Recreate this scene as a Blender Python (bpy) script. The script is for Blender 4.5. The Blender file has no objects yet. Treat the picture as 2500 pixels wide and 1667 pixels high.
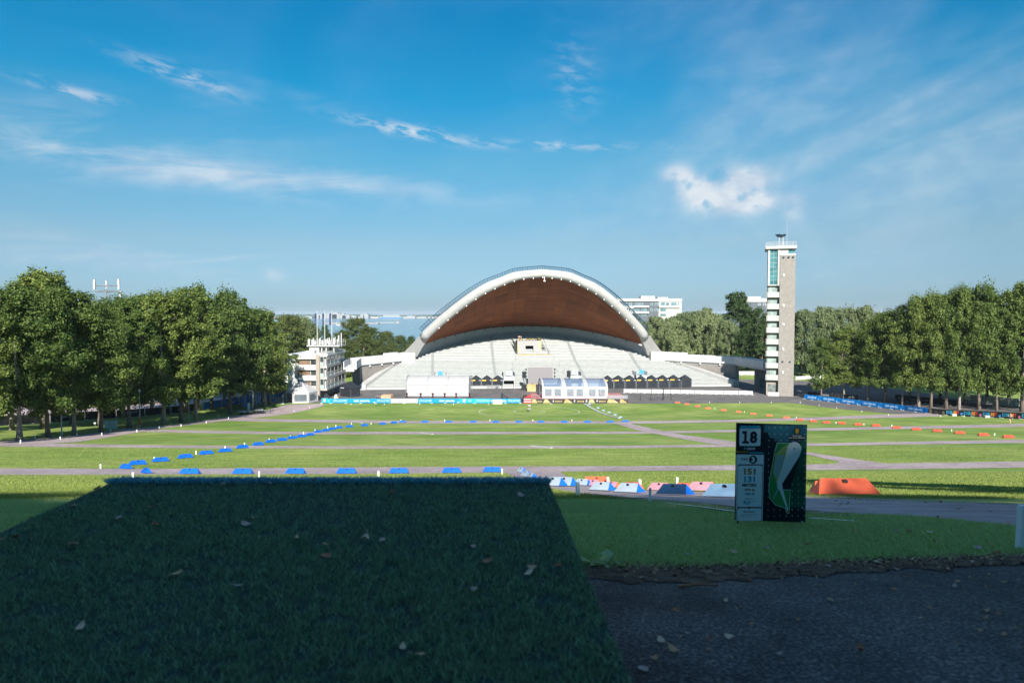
import bpy, math, random
import numpy as np
from mathutils import Vector, Matrix
from math import sin, cos, pi, radians, atan2, sqrt, tan

scene = bpy.context.scene
COL = scene.collection
random.seed(7)
rng = np.random.default_rng(11)

# ------------------------------------------------------------------ camera
CZ, TILT, FPX = 21.6, radians(2.32), 1666.67      # eye height above the plaza, downward tilt, focal length in photo pixels
cam_d = bpy.data.cameras.new('camera'); cam = bpy.data.objects.new('camera', cam_d); COL.objects.link(cam)
cam.location = (0, 0, CZ); cam.rotation_euler = (pi/2 - TILT, 0, 0)
cam_d.lens = 24; cam_d.sensor_width = 36; cam_d.clip_start = .05; cam_d.clip_end = 40000
cam_d.dof.use_dof = True; cam_d.dof.focus_distance = 70; cam_d.dof.aperture_fstop = 3.5
scene.camera = cam

# ------------------------------------------------------------------ light
SUN_AZ, SUN_EL = radians(6), radians(29)          # to the right of straight behind the viewer
sd = Vector((-sin(SUN_AZ)*cos(SUN_EL), cos(SUN_AZ)*cos(SUN_EL), -sin(SUN_EL)))
sun_d = bpy.data.lights.new('sun', 'SUN'); sun = bpy.data.objects.new('sun', sun_d); COL.objects.link(sun)
sun_d.energy = 4.6; sun_d.angle = radians(.53); sun_d.color = (1, .94, .84)
sun.rotation_euler = sd.to_track_quat('-Z', 'Y').to_euler()
scene.view_settings.view_transform = 'Standard'; scene.view_settings.look = 'None'
scene.view_settings.exposure = 1.15; scene.view_settings.gamma = 1
scene.cycles.use_denoising = True
scene.cycles.max_bounces = 6; scene.cycles.transparent_max_bounces = 12; scene.cycles.transmission_bounces = 4
scene.cycles.diffuse_bounces = 3; scene.cycles.glossy_bounces = 2; scene.cycles.volume_bounces = 0
scene.cycles.caustics_reflective = False; scene.cycles.caustics_refractive = False

def pix_ray(px, py):
    u = (px-1250)/FPX; v = (833.5-py)/FPX
    return u, cos(TILT)+v*sin(TILT), v*cos(TILT)-sin(TILT)
def at(px, py, Y):
    r = pix_ray(px, py); t = Y/r[1]
    return Vector((r[0]*t, Y, CZ+r[2]*t))
def zat(py, Y): return at(1250, py, Y).z
def xat(px, Y): return at(px, 766, Y).x

# ------------------------------------------------------------------ sky
W = bpy.data.worlds.new('World'); scene.world = W; W.use_nodes = True
nt = W.node_tree; nt.nodes.clear()
def wn(t, **k):
    n = nt.nodes.new(t)
    for a, b in k.items(): setattr(n, a, b)
    return n
def wl(a, b): nt.links.new(a, b)
def wmath(op, a, b=None, c=None):
    n = wn('ShaderNodeMath', operation=op)
    for i, v in enumerate((a, b, c)):
        if v is None: continue
        if isinstance(v, (int, float)): n.inputs[i].default_value = v
        else: wl(v, n.inputs[i])
    return n.outputs[0]
def wramp(v, lo, hi, a=0., b=1., smooth=True):
    n = wn('ShaderNodeMapRange'); n.interpolation_type = 'SMOOTHSTEP' if smooth else 'LINEAR'
    wl(v, n.inputs[0])
    for i, q in enumerate((lo, hi, a, b)): n.inputs[i+1].default_value = q
    return n.outputs[0]
sky = wn('ShaderNodeTexSky'); sky.sky_type = 'NISHITA'; sky.sun_disc = False
sky.sun_elevation = SUN_EL; sky.sun_rotation = pi-SUN_AZ
sky.altitude = 30; sky.air_density = 1.0; sky.dust_density = .3; sky.ozone_density = 2.0
tc = wn('ShaderNodeTexCoord'); sep = wn('ShaderNodeSeparateXYZ'); wl(tc.outputs['Generated'], sep.inputs[0])
dx, dy, dz = sep.outputs
AZ = wmath('ARCTAN2', dx, dy); EL = wmath('ARCSINE', dz)
def wnoise(sx, sy, det, rough, dist=0., off=0., rot=0.):
    c = wn('ShaderNodeCombineXYZ')
    ca, sa = cos(rot), sin(rot)
    a = wmath('ADD', wmath('MULTIPLY', AZ, ca), wmath('MULTIPLY', EL, sa))
    e = wmath('SUBTRACT', wmath('MULTIPLY', EL, ca), wmath('MULTIPLY', AZ, sa))
    wl(wmath('MULTIPLY', a, sx), c.inputs[0]); wl(wmath('MULTIPLY', e, sy), c.inputs[1]); c.inputs[2].default_value = off
    n = wn('ShaderNodeTexNoise'); wl(c.outputs[0], n.inputs['Vector'])
    n.inputs['Scale'].default_value = 1; n.inputs['Detail'].default_value = det
    n.inputs['Roughness'].default_value = rough; n.inputs['Distortion'].default_value = dist
    return n.outputs[0]
def azel(px, py):
    r = pix_ray(px, py); return atan2(r[0], r[1]), atan2(r[2], sqrt(r[0]**2+r[1]**2))
def blob(px, py, w, h, tilt=0.):
    """soft elliptical window of the sky round a direction; w, h are half sizes in photo pixels"""
    a0, e0 = azel(px, py); a1, _ = azel(px+w, py); _, e1 = azel(px, py-h)
    wa, we = abs(a1-a0), abs(e1-e0)
    da = wmath('SUBTRACT', AZ, a0); de = wmath('SUBTRACT', EL, e0)
    ca, sa = cos(tilt), sin(tilt)
    p = wmath('ADD', wmath('MULTIPLY', da, ca/wa), wmath('MULTIPLY', de, sa/wa))
    q = wmath('SUBTRACT', wmath('MULTIPLY', de, ca/we), wmath('MULTIPLY', da, sa/we))
    r2 = wmath('ADD', wmath('MULTIPLY', p, p), wmath('MULTIPLY', q, q))
    return wmath('POWER', 2.718, wmath('MULTIPLY', r2, -1.2))
n_streak = wnoise(4.5, 26, 6, .6, .6, 1.3, radians(4))
n_fine = wnoise(30, 95, 5, .6, .35, 4.1, radians(-9))
n_puff = wnoise(34, 40, 5, .5, .1, 9.7)
n_veil = wnoise(2.2, 5.5, 4, .5, .8, 2.2, radians(20))
cov = None
def addc(v):
    global cov
    cov = v if cov is None else wmath('ADD', cov, v)
thin = wmath('MULTIPLY', wramp(n_streak, .40, .75), .6)
addc(wmath('MULTIPLY', wmath('MULTIPLY', wramp(n_veil, .30, .72), wramp(n_streak, .2, .75, .3, 1.)), wramp(EL, .36, .75, .06, .62)))
# wide veils: right half of the sky, low band, left band
addc(wmath('MULTIPLY', wmath('MULTIPLY', wramp(n_veil, .28, .66), wramp(n_streak, .25, .75, .62, 1.)), wmath('MULTIPLY', blob(2050, 300, 850, 330), .50)))
addc(wmath('MULTIPLY', thin, wmath('MULTIPLY', blob(100, 330, 520, 90, radians(6)), .62)))
addc(wmath('MULTIPLY', wramp(n_streak, .33, .62), wmath('MULTIPLY', blob(560, 430, 560, 44, radians(-2)), .62)))
addc(wmath('MULTIPLY', wramp(n_fine, .38, .62), wmath('MULTIPLY', blob(450, 186, 130, 22, radians(-12)), .62)))
addc(wmath('MULTIPLY', wramp(n_fine, .38, .62), wmath('MULTIPLY', blob(170, 222, 110, 14, radians(-7)), .7)))
addc(wmath('MULTIPLY', wramp(n_fine, .40, .60), wmath('MULTIPLY', blob(1000, 320, 140, 15, radians(-8)), .8)))
addc(wmath('MULTIPLY', wramp(n_fine, .40, .66), wmath('MULTIPLY', blob(1350, 356, 230, 12, radians(-2)), .45)))
addc(wmath('MULTIPLY', wramp(n_fine, .40, .7), wmath('MULTIPLY', blob(1400, 185, 50, 95, radians(18)), .28)))
addc(wmath('MULTIPLY', thin, wmath('MULTIPLY', blob(720, 235, 190, 22, radians(-10)), .22)))
addc(wmath('MULTIPLY', thin, wmath('MULTIPLY', blob(250, 620, 560, 46, radians(-3)), .8)))
puff = wramp(n_puff, .20, .56)
for (x, y, w, h, s) in ((1655, 430, 38, 28, 1.0), (1700, 462, 44, 34, 1.05), (1735, 500, 52, 26, 1.0), (1815, 450, 62, 44, 1.4), (1835, 495, 60, 26, .95), (1940, 500, 26, 34, .6), (676, 668, 26, 18, .5)):
    addc(wmath('MULTIPLY', puff, wmath('MULTIPLY', blob(x, y, w, h), s)))
cov = wmath('MINIMUM', cov, .93)
# clear sky: the Nishita sky, cooled towards the photograph's deep cyan blue
grade = wn('ShaderNodeValToRGB'); wl(wramp(EL, 0, .5, 0, 1, False), grade.inputs[0])
els = grade.color_ramp.elements
for i, (e_, c_) in enumerate(((.0, (.18, .27, .47)), (.03, (.17, .265, .44)), (.20, (.25, .33, .385)), (.43, (.17, .42, .46)), (.60, (.03, .42, .52)), (.85, (.0, .40, .56)), (1., (.01, .41, .60)))):
    el_ = els[0] if i == 0 else els[1] if i == 1 else els.new(e_)
    el_.position = e_; el_.color = (*c_, 1)
tint = wn('ShaderNodeMix', data_type='RGBA', blend_type='MULTIPLY'); tint.inputs[0].default_value = 1
wl(sky.outputs[0], tint.inputs['A']); wl(grade.outputs[0], tint.inputs['B'])
mixc = wn('ShaderNodeMix', data_type='RGBA'); wl(cov, mixc.inputs[0]); wl(tint.outputs['Result'], mixc.inputs['A'])
cshade = wn('ShaderNodeMix', data_type='RGBA'); wl(wramp(wnoise(24, 34, 3, .5, .2, 7.7), .35, .65), cshade.inputs[0]); cshade.inputs['A'].default_value = (2.55, 3.0, 3.6, 1); cshade.inputs['B'].default_value = (3.5, 3.75, 4.0, 1); wl(cshade.outputs['Result'], mixc.inputs['B'])
bg = wn('ShaderNodeBackground'); bg.inputs[1].default_value = .1; wl(mixc.outputs['Result'], bg.inputs[0])
wo = wn('ShaderNodeOutputWorld'); wl(bg.outputs[0], wo.inputs[0])

# ------------------------------------------------------------------ materials
MATS = {}
def mat(name, col, rough=.75, var=.12, scale=3., bump=0., bscale=None, metal=0., spec=.3, detail=4, col2=None, lo=.35, hi=.65, stretch=None, island=0., emit=None):
    """procedural surface: colour with noise variation and optional relief"""
    if name in MATS: return MATS[name]
    m = bpy.data.materials.new(name); m.use_nodes = True; MATS[name] = m
    t = m.node_tree; n = t.nodes; b = n['Principled BSDF']
    b.inputs['Roughness'].default_value = rough; b.inputs['Metallic'].default_value = metal
    b.inputs['Specular IOR Level'].default_value = spec
    tx = n.new('ShaderNodeTexCoord'); src = tx.outputs['Object']
    if stretch:
        mp = n.new('ShaderNodeMapping'); t.links.new(src, mp.inputs[0]); mp.inputs['Scale'].default_value = stretch; src = mp.outputs[0]
    ns = n.new('ShaderNodeTexNoise'); ns.inputs['Scale'].default_value = scale; ns.inputs['Detail'].default_value = detail
    t.links.new(src, ns.inputs['Vector'])
    mr = n.new('ShaderNodeMapRange'); t.links.new(ns.outputs[0], mr.inputs[0])
    mr.inputs[1].default_value = lo; mr.inputs[2].default_value = hi
    mx = n.new('ShaderNodeMix'); mx.data_type = 'RGBA'; t.links.new(mr.outputs[0], mx.inputs[0])
    c2 = col2 if col2 else tuple(min(1, c*(1+var)) for c in col)
    c1 = col if col2 else tuple(c*(1-var) for c in col)
    mx.inputs['A'].default_value = (*c1, 1); mx.inputs['B'].default_value = (*c2, 1)
    out = mx.outputs['Result']
    if island:
        g = n.new('ShaderNodeNewGeometry'); r2 = n.new('ShaderNodeMapRange'); t.links.new(g.outputs['Random Per Island'], r2.inputs[0])
        r2.inputs[3].default_value = 1-island; r2.inputs[4].default_value = 1+island
        sc = n.new('ShaderNodeVectorMath'); sc.operation = 'SCALE'; t.links.new(out, sc.inputs[0]); t.links.new(r2.outputs[0], sc.inputs['Scale']); out = sc.outputs[0]
    t.links.new(out, b.inputs['Base Color'])
    if bump:
        n2 = n.new('ShaderNodeTexNoise'); n2.inputs['Scale'].default_value = bscale or scale*4; n2.inputs['Detail'].default_value = 6
        t.links.new(src, n2.inputs['Vector'])
        bp = n.new('ShaderNodeBump'); bp.inputs['Strength'].default_value = bump; bp.inputs['Distance'].default_value = .05
        t.links.new(n2.outputs[0], bp.inputs['Height']); t.links.new(bp.outputs[0], b.inputs['Normal'])
    return m
def leaf_mat(name, col, col2, trans=.3, rough=.55):
    m = bpy.data.materials.new(name); m.use_nodes = True; MATS[name] = m
    t = m.node_tree; n = t.nodes; b = n['Principled BSDF']; b.inputs['Roughness'].default_value = rough; b.inputs['Specular IOR Level'].default_value = .25
    g = n.new('ShaderNodeNewGeometry'); oi = n.new('ShaderNodeObjectInfo')
    mx = n.new('ShaderNodeMix'); mx.data_type = 'RGBA'; t.links.new(g.outputs['Random Per Island'], mx.inputs[0])
    mx.inputs['A'].default_value = (*col, 1); mx.inputs['B'].default_value = (*col2, 1)
    hs = n.new('ShaderNodeHueSaturation'); mr = n.new('ShaderNodeMapRange'); t.links.new(oi.outputs['Random'], mr.inputs[0])
    mr.inputs[3].default_value = .78; mr.inputs[4].default_value = 1.2; t.links.new(mr.outputs[0], hs.inputs['Value'])
    mr2 = n.new('ShaderNodeMapRange'); t.links.new(oi.outputs['Random'], mr2.inputs[0]); mr2.inputs[3].default_value = .515; mr2.inputs[4].default_value = .488; t.links.new(mr2.outputs[0], hs.inputs['Hue'])
    t.links.new(mx.outputs['Result'], hs.inputs['Color']); t.links.new(hs.outputs[0], b.inputs['Base Color'])
    tr = n.new('ShaderNodeBsdfTranslucent'); t.links.new(hs.outputs[0], tr.inputs[0])
    ms = n.new('ShaderNodeMixShader'); ms.inputs[0].default_value = trans
    t.links.new(b.outputs[0], ms.inputs[1]); t.links.new(tr.outputs[0], ms.inputs[2]); t.links.new(ms.outputs[0], n['Material Output'].inputs[0])
    return m
def glass_mat(name, col, alpha=.5, rough=.08):
    m = bpy.data.materials.new(name); m.use_nodes = True; MATS[name] = m
    t = m.node_tree; n = t.nodes; b = n['Principled BSDF']; b.inputs['Base Color'].default_value = (*col, 1); b.inputs['Roughness'].default_value = rough
    tr = n.new('ShaderNodeBsdfTransparent'); ms = n.new('ShaderNodeMixShader')
    ns = n.new('ShaderNodeTexNoise'); ns.inputs['Scale'].default_value = 1.3
    mr = n.new('ShaderNodeMapRange'); t.links.new(ns.outputs[0], mr.inputs[0]); mr.inputs[3].default_value = alpha-.08; mr.inputs[4].default_value = alpha+.08
    t.links.new(mr.outputs[0], ms.inputs[0]); t.links.new(tr.outputs[0], ms.inputs[1]); t.links.new(b.outputs[0], ms.inputs[2]); t.links.new(ms.outputs[0], n['Material Output'].inputs[0])
    return m

# ------------------------------------------------------------------ mesh helpers
class MB:
    def __init__(s): s.v = []; s.f = []
    def add(s, vs, fs):
        o = len(s.v); s.v += [tuple(v) for v in vs]; s.f += [tuple(i+o for i in f) for f in fs]; return s
    def box(s, x0, x1, y0, y1, z0, z1, M=None):
        vs = [(x, y, z) for z in (z0, z1) for (x, y) in ((x0, y0), (x1, y0), (x1, y1), (x0, y1))]
        if M is not None: vs = [M @ Vector(v) for v in vs]
        return s.add(vs, [(3, 2, 1, 0), (4, 5, 6, 7), (0, 1, 5, 4), (1, 2, 6, 5), (2, 3, 7, 6), (3, 0, 4, 7)])
    def prism(s, poly, z0, z1):
        n = len(poly)
        vs = [(x, y, z0) for x, y in poly]+[(x, y, z1) for x, y in poly]
        return s.add(vs, [tuple(range(n))[::-1], tuple(range(n, 2*n))]+[(i, (i+1) % n, n+(i+1) % n, n+i) for i in range(n)])
    def xz(s, poly, y0, y1):
        n = len(poly)
        vs = [(x, y0, z) for x, z in poly]+[(x, y1, z) for x, z in poly]
        return s.add(vs, [tuple(range(n)), tuple(range(n, 2*n))[::-1]]+[(i, n+i, n+(i+1) % n, (i+1) % n) for i in range(n)])
    def yz(s, poly, x0, x1):
        n = len(poly)
        vs = [(x0, y, z) for y, z in poly]+[(x1, y, z) for y, z in poly]
        return s.add(vs, [tuple(range(n))[::-1], tuple(range(n, 2*n))]+[(i, (i+1) % n, n+(i+1) % n, n+i) for i in range(n)])
    def tube(s, pts, rad, n=8, cap=True):
        pts = [Vector(p) for p in pts]
        if not hasattr(rad, '__len__'): rad = [rad]*len(pts)
        o = len(s.v); k = len(pts); up = None
        for i, p in enumerate(pts):
            d = (pts[min(i+1, k-1)]-pts[max(i-1, 0)]).normalized()
            if up is None: up = Vector((1, 0, 0)) if abs(d.z) > .8 else Vector((0, 0, 1))
            a = d.cross(up).normalized(); b = a.cross(d).normalized(); up = b
            for j in range(n):
                q = 2*pi*j/n; s.v.append(tuple(p+(a*cos(q)+b*sin(q))*rad[i]))
        for i in range(k-1):
            for j in range(n):
                j2 = (j+1) % n; s.f.append((o+i*n+j, o+i*n+j2, o+(i+1)*n+j2, o+(i+1)*n+j))
        if cap: s.f.append(tuple(o+j for j in range(n))[::-1]); s.f.append(tuple(o+(k-1)*n+j for j in range(n)))
        return s
    def cyl(s, x, y, z0, z1, r0, r1=None, n=12): return s.tube([(x, y, z0), (x, y, z1)], [r0, r0 if r1 is None else r1], n)
    def lathe(s, prof, n=16, c=(0, 0)):
        o = len(s.v); k = len(prof)
        for r, z in prof:
            for j in range(n): s.v.append((c[0]+r*cos(2*pi*j/n), c[1]+r*sin(2*pi*j/n), z))
        for i in range(k-1):
            for j in range(n): s.f.append((o+i*n+j, o+i*n+(j+1) % n, o+(i+1)*n+(j+1) % n, o+(i+1)*n+j))
        return s
    def build(s, name, m, parent=None, smooth=False):
        me = bpy.data.meshes.new(name); me.from_pydata(s.v, [], s.f); me.update()
        if m: me.materials.append(MATS[m] if isinstance(m, str) else m)
        if smooth: me.shade_smooth()
        return link(name, me, parent)
def link(name, me, parent=None, loc=None, rot=None):
    o = bpy.data.objects.new(name, me); COL.objects.link(o); o.parent = parent
    if loc is not None: o.location = loc
    if rot is not None: o.rotation_euler = rot
    return o
def tag(o, label, cat, group=None):
    o['label'] = label; o['category'] = cat
    if group: o['group'] = group
    return o
def thing(name, label, cat, loc=(0, 0, 0), rz=0, group=None, scale=1):
    o = bpy.data.objects.new(name, None); COL.objects.link(o); o.location = loc; o.rotation_euler = (0, 0, rz); o.scale = (scale,)*3
    o.empty_display_size = .2
    return tag(o, label, cat, group)
def struct(o): o['kind'] = 'structure'; return o
def stuff(o): o['kind'] = 'stuff'; return o
def copy_tree(o, parent=None):
    c = o.copy(); COL.objects.link(c); c.parent = parent
    for ch in list(o.children): copy_tree(ch, c)
    return c
def np_mesh(name, V, Fq, m, parent=None, smooth=False):
    me = bpy.data.meshes.new(name); V = np.asarray(V, np.float32); Fq = np.asarray(Fq, np.int32); k = Fq.shape[1]
    me.vertices.add(len(V)); me.vertices.foreach_set('co', V.ravel())
    me.loops.add(Fq.size); me.loops.foreach_set('vertex_index', Fq.ravel())
    me.polygons.add(len(Fq)); me.polygons.foreach_set('loop_start', np.arange(0, Fq.size, k, dtype=np.int32))
    me.update(calc_edges=True)
    if m: me.materials.append(MATS[m] if isinstance(m, str) else m)
    if smooth: me.shade_smooth()
    return me if parent is False else link(name, me, parent)
def text_mesh(txt, h, w=None, bold=0., font_sp=1.0):
    """lettering as flat mesh in the xz plane facing -y, centred, cap height h, squeezed to width w"""
    cu = bpy.data.curves.new('lettering', 'FONT'); cu.body = txt; cu.size = 1; cu.align_x = 'CENTER'; cu.resolution_u = 2; cu.offset = bold; cu.space_line = .95
    ob = bpy.data.objects.new('lettering', cu)
    me = bpy.data.meshes.new_from_object(ob); bpy.data.objects.remove(ob); bpy.data.curves.remove(cu)
    V = np.array([v.co[:] for v in me.vertices])
    mn, mx = V.min(0), V.max(0); sz = (mx-mn); sz[sz == 0] = 1
    sh = h/sz[1]; sw = (w/sz[0]) if w else sh
    P = np.zeros_like(V); P[:, 0] = (V[:, 0]-(mn[0]+mx[0])/2)*sw; P[:, 2] = (V[:, 1]-(mn[1]+mx[1])/2)*sh
    me.vertices.foreach_set('co', P.astype(np.float32).ravel()); me.update(); me.materials.clear()
    return me
def text(txt, h, m, parent, loc, w=None, bold=0., name='lettering'):
    me = text_mesh(txt, h, w, bold); me.materials.append(MATS[m]); return link(name, me, parent, loc)
ORDS = 'first second third fourth fifth sixth seventh eighth ninth tenth eleventh twelfth thirteenth fourteenth fifteenth sixteenth seventeenth eighteenth nineteenth twentieth'.split()
def ordn(i):
    if i < 20: return ORDS[i]
    t, u = divmod(i+1, 10); tens = {2: 'twenty', 3: 'thirty', 4: 'forty', 5: 'fifty'}[t]
    return tens+'-'+ORDS[u-1] if u else {2: 'twentieth', 3: 'thirtieth', 4: 'fortieth', 5: 'fiftieth'}[t]
def mono(xs, ys, x):
    """monotone cubic interpolation"""
    xs = np.asarray(xs, float); ys = np.asarray(ys, float); h = np.diff(xs); d = np.diff(ys)/h
    m = np.zeros(len(xs)); m[0] = d[0]; m[-1] = d[-1]
    for i in range(1, len(xs)-1):
        m[i] = 0 if d[i-1]*d[i] <= 0 else (2*h[i]+h[i-1]+h[i]+2*h[i-1])/((2*h[i]+h[i-1])/d[i-1]+(h[i]+2*h[i-1])/d[i])
    x = np.clip(x, xs[0], xs[-1]); i = np.clip(np.searchsorted(xs, x, side='right')-1, 0, len(xs)-2)
    t = (x-xs[i])/h[i]
    return (2*t**3-3*t**2+1)*ys[i]+(t**3-2*t**2+t)*h[i]*m[i]+(-2*t**3+3*t**2)*ys[i+1]+(t**3-t**2)*h[i]*m[i+1]
# ------------------------------------------------------------------ ground
mat('grass_field', (.13, .225, .042), .9, scale=.09, col2=(.27, .325, .095), bump=.5, bscale=6, detail=9, lo=.3, hi=.7, spec=.1)
mat('asphalt_path', (.37, .30, .305), .9, scale=2.2, var=.18, bump=.3, bscale=40, detail=8, spec=.2)
mat('asphalt_plaza', (.135, .127, .126), .9, scale=.35, var=.16, bump=.2, bscale=30, detail=8, spec=.2)
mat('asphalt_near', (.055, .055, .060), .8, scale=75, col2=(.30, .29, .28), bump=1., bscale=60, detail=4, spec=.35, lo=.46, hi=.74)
mat('soil', (.085, .060, .046), .95, scale=14, col2=(.20, .145, .105), bump=1., bscale=60, detail=6, spec=.1)
mat('white_paint', (.78, .79, .79), .6, var=.05)
mat('sea_water', (.05, .16, .24), .12, scale=.01, var=.2, bump=.35, bscale=.12, spec=.5, stretch=(1, 3, 1))
DK = np.array([(-80, .85), (-10, .92), (0, 1.0), (2, 1.12), (3.8, 1.40), (5.5, 1.73), (8, 2.30), (12, 3.31), (15, 4.05), (18, 4.78), (25, 6.37), (35, 8.5), (46, 10.6), (70, 13.6), (95, 16.5),
               (122, 19.25), (150, 21.4), (165, 21.6), (300, 21.6), (420, 25.), (560, 30.8), (700, 33.)])
ROWS = np.concatenate([np.arange(-80, 0, 8), np.arange(0, 26, .25), np.arange(26, 60, 1), np.arange(60, 170, 2.5), [175, 230, 300, 330, 360, 390, 420, 460, 500, 560, 700]])
ZROW = CZ-mono(DK[:, 0], DK[:, 1], ROWS)
def H(y): return float(np.interp(y, ROWS, ZROW))
def G(px, py):
    """the point of the ground seen at a photo pixel"""
    r = pix_ray(px, py); lo, hi = .5, 400.
    f = lambda Y: CZ+r[2]/r[1]*Y-H(Y)
    Ys = np.concatenate([np.arange(1, 30, .1), np.arange(30, 300, .5)])
    g = CZ+r[2]/r[1]*Ys-np.interp(Ys, ROWS, ZROW)
    k = np.where(g <= 0)[0]
    if len(k) == 0: return at(px, py, 250)
    b = Ys[k[0]]; a = Ys[max(k[0]-1, 0)]
    for _ in range(30):
        m = (a+b)/2
        if f(m) > 0: a = m
        else: b = m
    return Vector((r[0]/r[1]*b, b, H(b)))
xs = np.array([-1500, -700, -300, -150, -90, -50, -25, -12, -6, -3, 0, 3, 6, 12, 25, 50, 90, 150, 300, 700, 1500.])
V = np.array([(x, y, z) for y, z in zip(ROWS, ZROW) for x in xs]); nx = len(xs)
Fq = np.array([(j*nx+i, j*nx+i+1, (j+1)*nx+i+1, (j+1)*nx+i) for j in range(len(ROWS)-1) for i in range(nx-1)])
struct(np_mesh('ground', V, Fq, 'grass_field'))
# the grass colour: yellowish worn patches over green, mown streaks along the slope
def tune_grass():
    m = MATS['grass_field']; t = m.node_tree; n = t.nodes; b = n['Principled BSDF']
    tx = n.new('ShaderNodeTexCoord'); mp = n.new('ShaderNodeMapping'); t.links.new(tx.outputs['Object'], mp.inputs[0]); mp.inputs['Scale'].default_value = (.25, 1., 1)
    n2 = n.new('ShaderNodeTexNoise'); n2.inputs['Scale'].default_value = 1.1; n2.inputs['Detail'].default_value = 8; n2.inputs['Roughness'].default_value = .7; t.links.new(mp.outputs[0], n2.inputs['Vector'])
    r = n.new('ShaderNodeMapRange'); t.links.new(n2.outputs[0], r.inputs[0]); r.inputs[1].default_value = .3; r.inputs[2].default_value = .7; r.inputs[3].default_value = .55; r.inputs[4].default_value = 1.4
    old = b.inputs['Base Color'].links[0].from_socket
    v = n.new('ShaderNodeVectorMath'); v.operation = 'SCALE'; t.links.new(old, v.inputs[0]); t.links.new(r.outputs[0], v.inputs['Scale'])
    t.links.new(v.outputs[0], b.inputs['Base Color'])
tune_grass()
def stain(name, scale, lo, hi, stretch=(1, 1, 1)):
    m = MATS[name]; t = m.node_tree; n = t.nodes; b = n['Principled BSDF']
    tx = n.new('ShaderNodeTexCoord'); mp = n.new('ShaderNodeMapping'); t.links.new(tx.outputs['Object'], mp.inputs[0]); mp.inputs['Scale'].default_value = stretch
    n2 = n.new('ShaderNodeTexNoise'); n2.inputs['Scale'].default_value = scale; n2.inputs['Detail'].default_value = 7; n2.inputs['Roughness'].default_value = .65; t.links.new(mp.outputs[0], n2.inputs['Vector'])
    r = n.new('ShaderNodeMapRange'); t.links.new(n2.outputs[0], r.inputs[0]); r.inputs[1].default_value = .36; r.inputs[2].default_value = .64; r.inputs[3].default_value = lo; r.inputs[4].default_value = hi
    old = b.inputs['Base Color'].links[0].from_socket
    v = n.new('ShaderNodeVectorMath'); v.operation = 'SCALE'; t.links.new(old, v.inputs[0]); t.links.new(r.outputs[0], v.inputs['Scale']); t.links.new(v.outputs[0], b.inputs['Base Color'])
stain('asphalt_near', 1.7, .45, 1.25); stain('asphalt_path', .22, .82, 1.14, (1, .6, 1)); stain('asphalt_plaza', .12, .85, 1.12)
m_ = MB(); m_.add([(-14000, 480, -8), (14000, 480, -8), (14000, 14500, -8), (-14000, 14500, -8)], [(0, 1, 2, 3)]); struct(m_.build('sea', 'sea_water'))

def resample(pts, n):
    P = np.array([[p[0], p[1]] for p in pts], float); L = np.concatenate([[0], np.cumsum(np.hypot(*np.diff(P, axis=0).T))]); s = np.linspace(0, L[-1], n)
    return np.stack([np.interp(s, L, P[:, 0]), np.interp(s, L, P[:, 1])], 1)
def ribbon(name, A, B, m, off, n=80, k=6, jit=.0, kind=True):
    """a sheet draped on the ground between two edge lines (world xy)"""
    A = resample(A, n); B = resample(B, n)
    if jit:
        for E_ in (A, B):
            w = rng.normal(0, jit, n); w = np.convolve(w, np.ones(9)/9, 'same') if n > 200 else np.convolve(w, np.ones(3)/3, 'same'); E_[:, 1] += w
    V = []
    for i in range(n):
        for j in range(k+1):
            p = A[i]+(B[i]-A[i])*j/k; V.append((p[0], p[1], H(p[1])+off))
    Fq = [(i*(k+1)+j, (i+1)*(k+1)+j, (i+1)*(k+1)+j+1, i*(k+1)+j+1) for i in range(n-1) for j in range(k)]
    o = np_mesh(name, V, Fq, m); return struct(o) if kind else o
def GP(l): return [G(*p) for p in l]
# cross paths of the field, far edge then near edge, as the photo shows them
E1 = GP([(-250, 1141), (0, 1143), (420, 1144), (840, 1141), (1230, 1138), (1540, 1137.5), (2000, 1133), (2500, 1126), (2800, 1121)])
E2 = GP([(-250, 1158), (0, 1159), (420, 1158.5), (840, 1157), (1230, 1153), (1540, 1149), (2000, 1147), (2500, 1141), (2800, 1136)])
ribbon('path', E1, E2, 'asphalt_path', .008, 160, 6, .07)
ribbon('path', GP([(-250, 1072), (0, 1079), (200, 1084), (420, 1087), (840, 1089), (1250, 1088.5), (1540, 1087.5), (2000, 1081.6), (2500, 1073), (2800, 1067)]),
       GP([(-250, 1086), (0, 1089.5), (200, 1092), (420, 1094), (840, 1095.5), (1250, 1095), (1540, 1094), (2000, 1088), (2500, 1081), (2800, 1075)]), 'asphalt_path', .012, 160, 4, .09)
ribbon('path', GP([(300, 1046), (500, 1051), (700, 1054), (1100, 1054), (1540, 1053.6), (2000, 1045), (2500, 1034), (2800, 1027)]),
       GP([(300, 1053), (500, 1057), (700, 1060), (1100, 1060), (1540, 1058.8), (2000, 1051), (2500, 1041.5), (2800, 1035)]), 'asphalt_path', .014, 140, 4, .1)
ribbon('path', GP([(540, 1019), (700, 1023.6), (1000, 1027), (1540, 1028), (1800, 1024.5), (2000, 1018), (2150, 1012), (2300, 1008)]),
       GP([(540, 1027), (700, 1030), (1000, 1033.5), (1540, 1034), (1800, 1030), (2000, 1025), (2150, 1020), (2300, 1016)]), 'asphalt_path', .016, 120, 4, .1)
# oblique links
ribbon('path', GP([(1500, 1033), (1560, 1051), (1734, 1083), (1800, 1090)]), GP([(1536, 1033), (1657, 1060), (1793, 1078), (1880, 1090)]), 'asphalt_path', .019, 60, 6, .08)
ribbon('path', GP([(1800, 1088), (1960, 1107), (2053, 1128), (1990, 1141)]), GP([(1860, 1086), (1976, 1104.5), (2138, 1128), (2240, 1141)]), 'asphalt_path', .022, 60, 8, .06)
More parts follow.
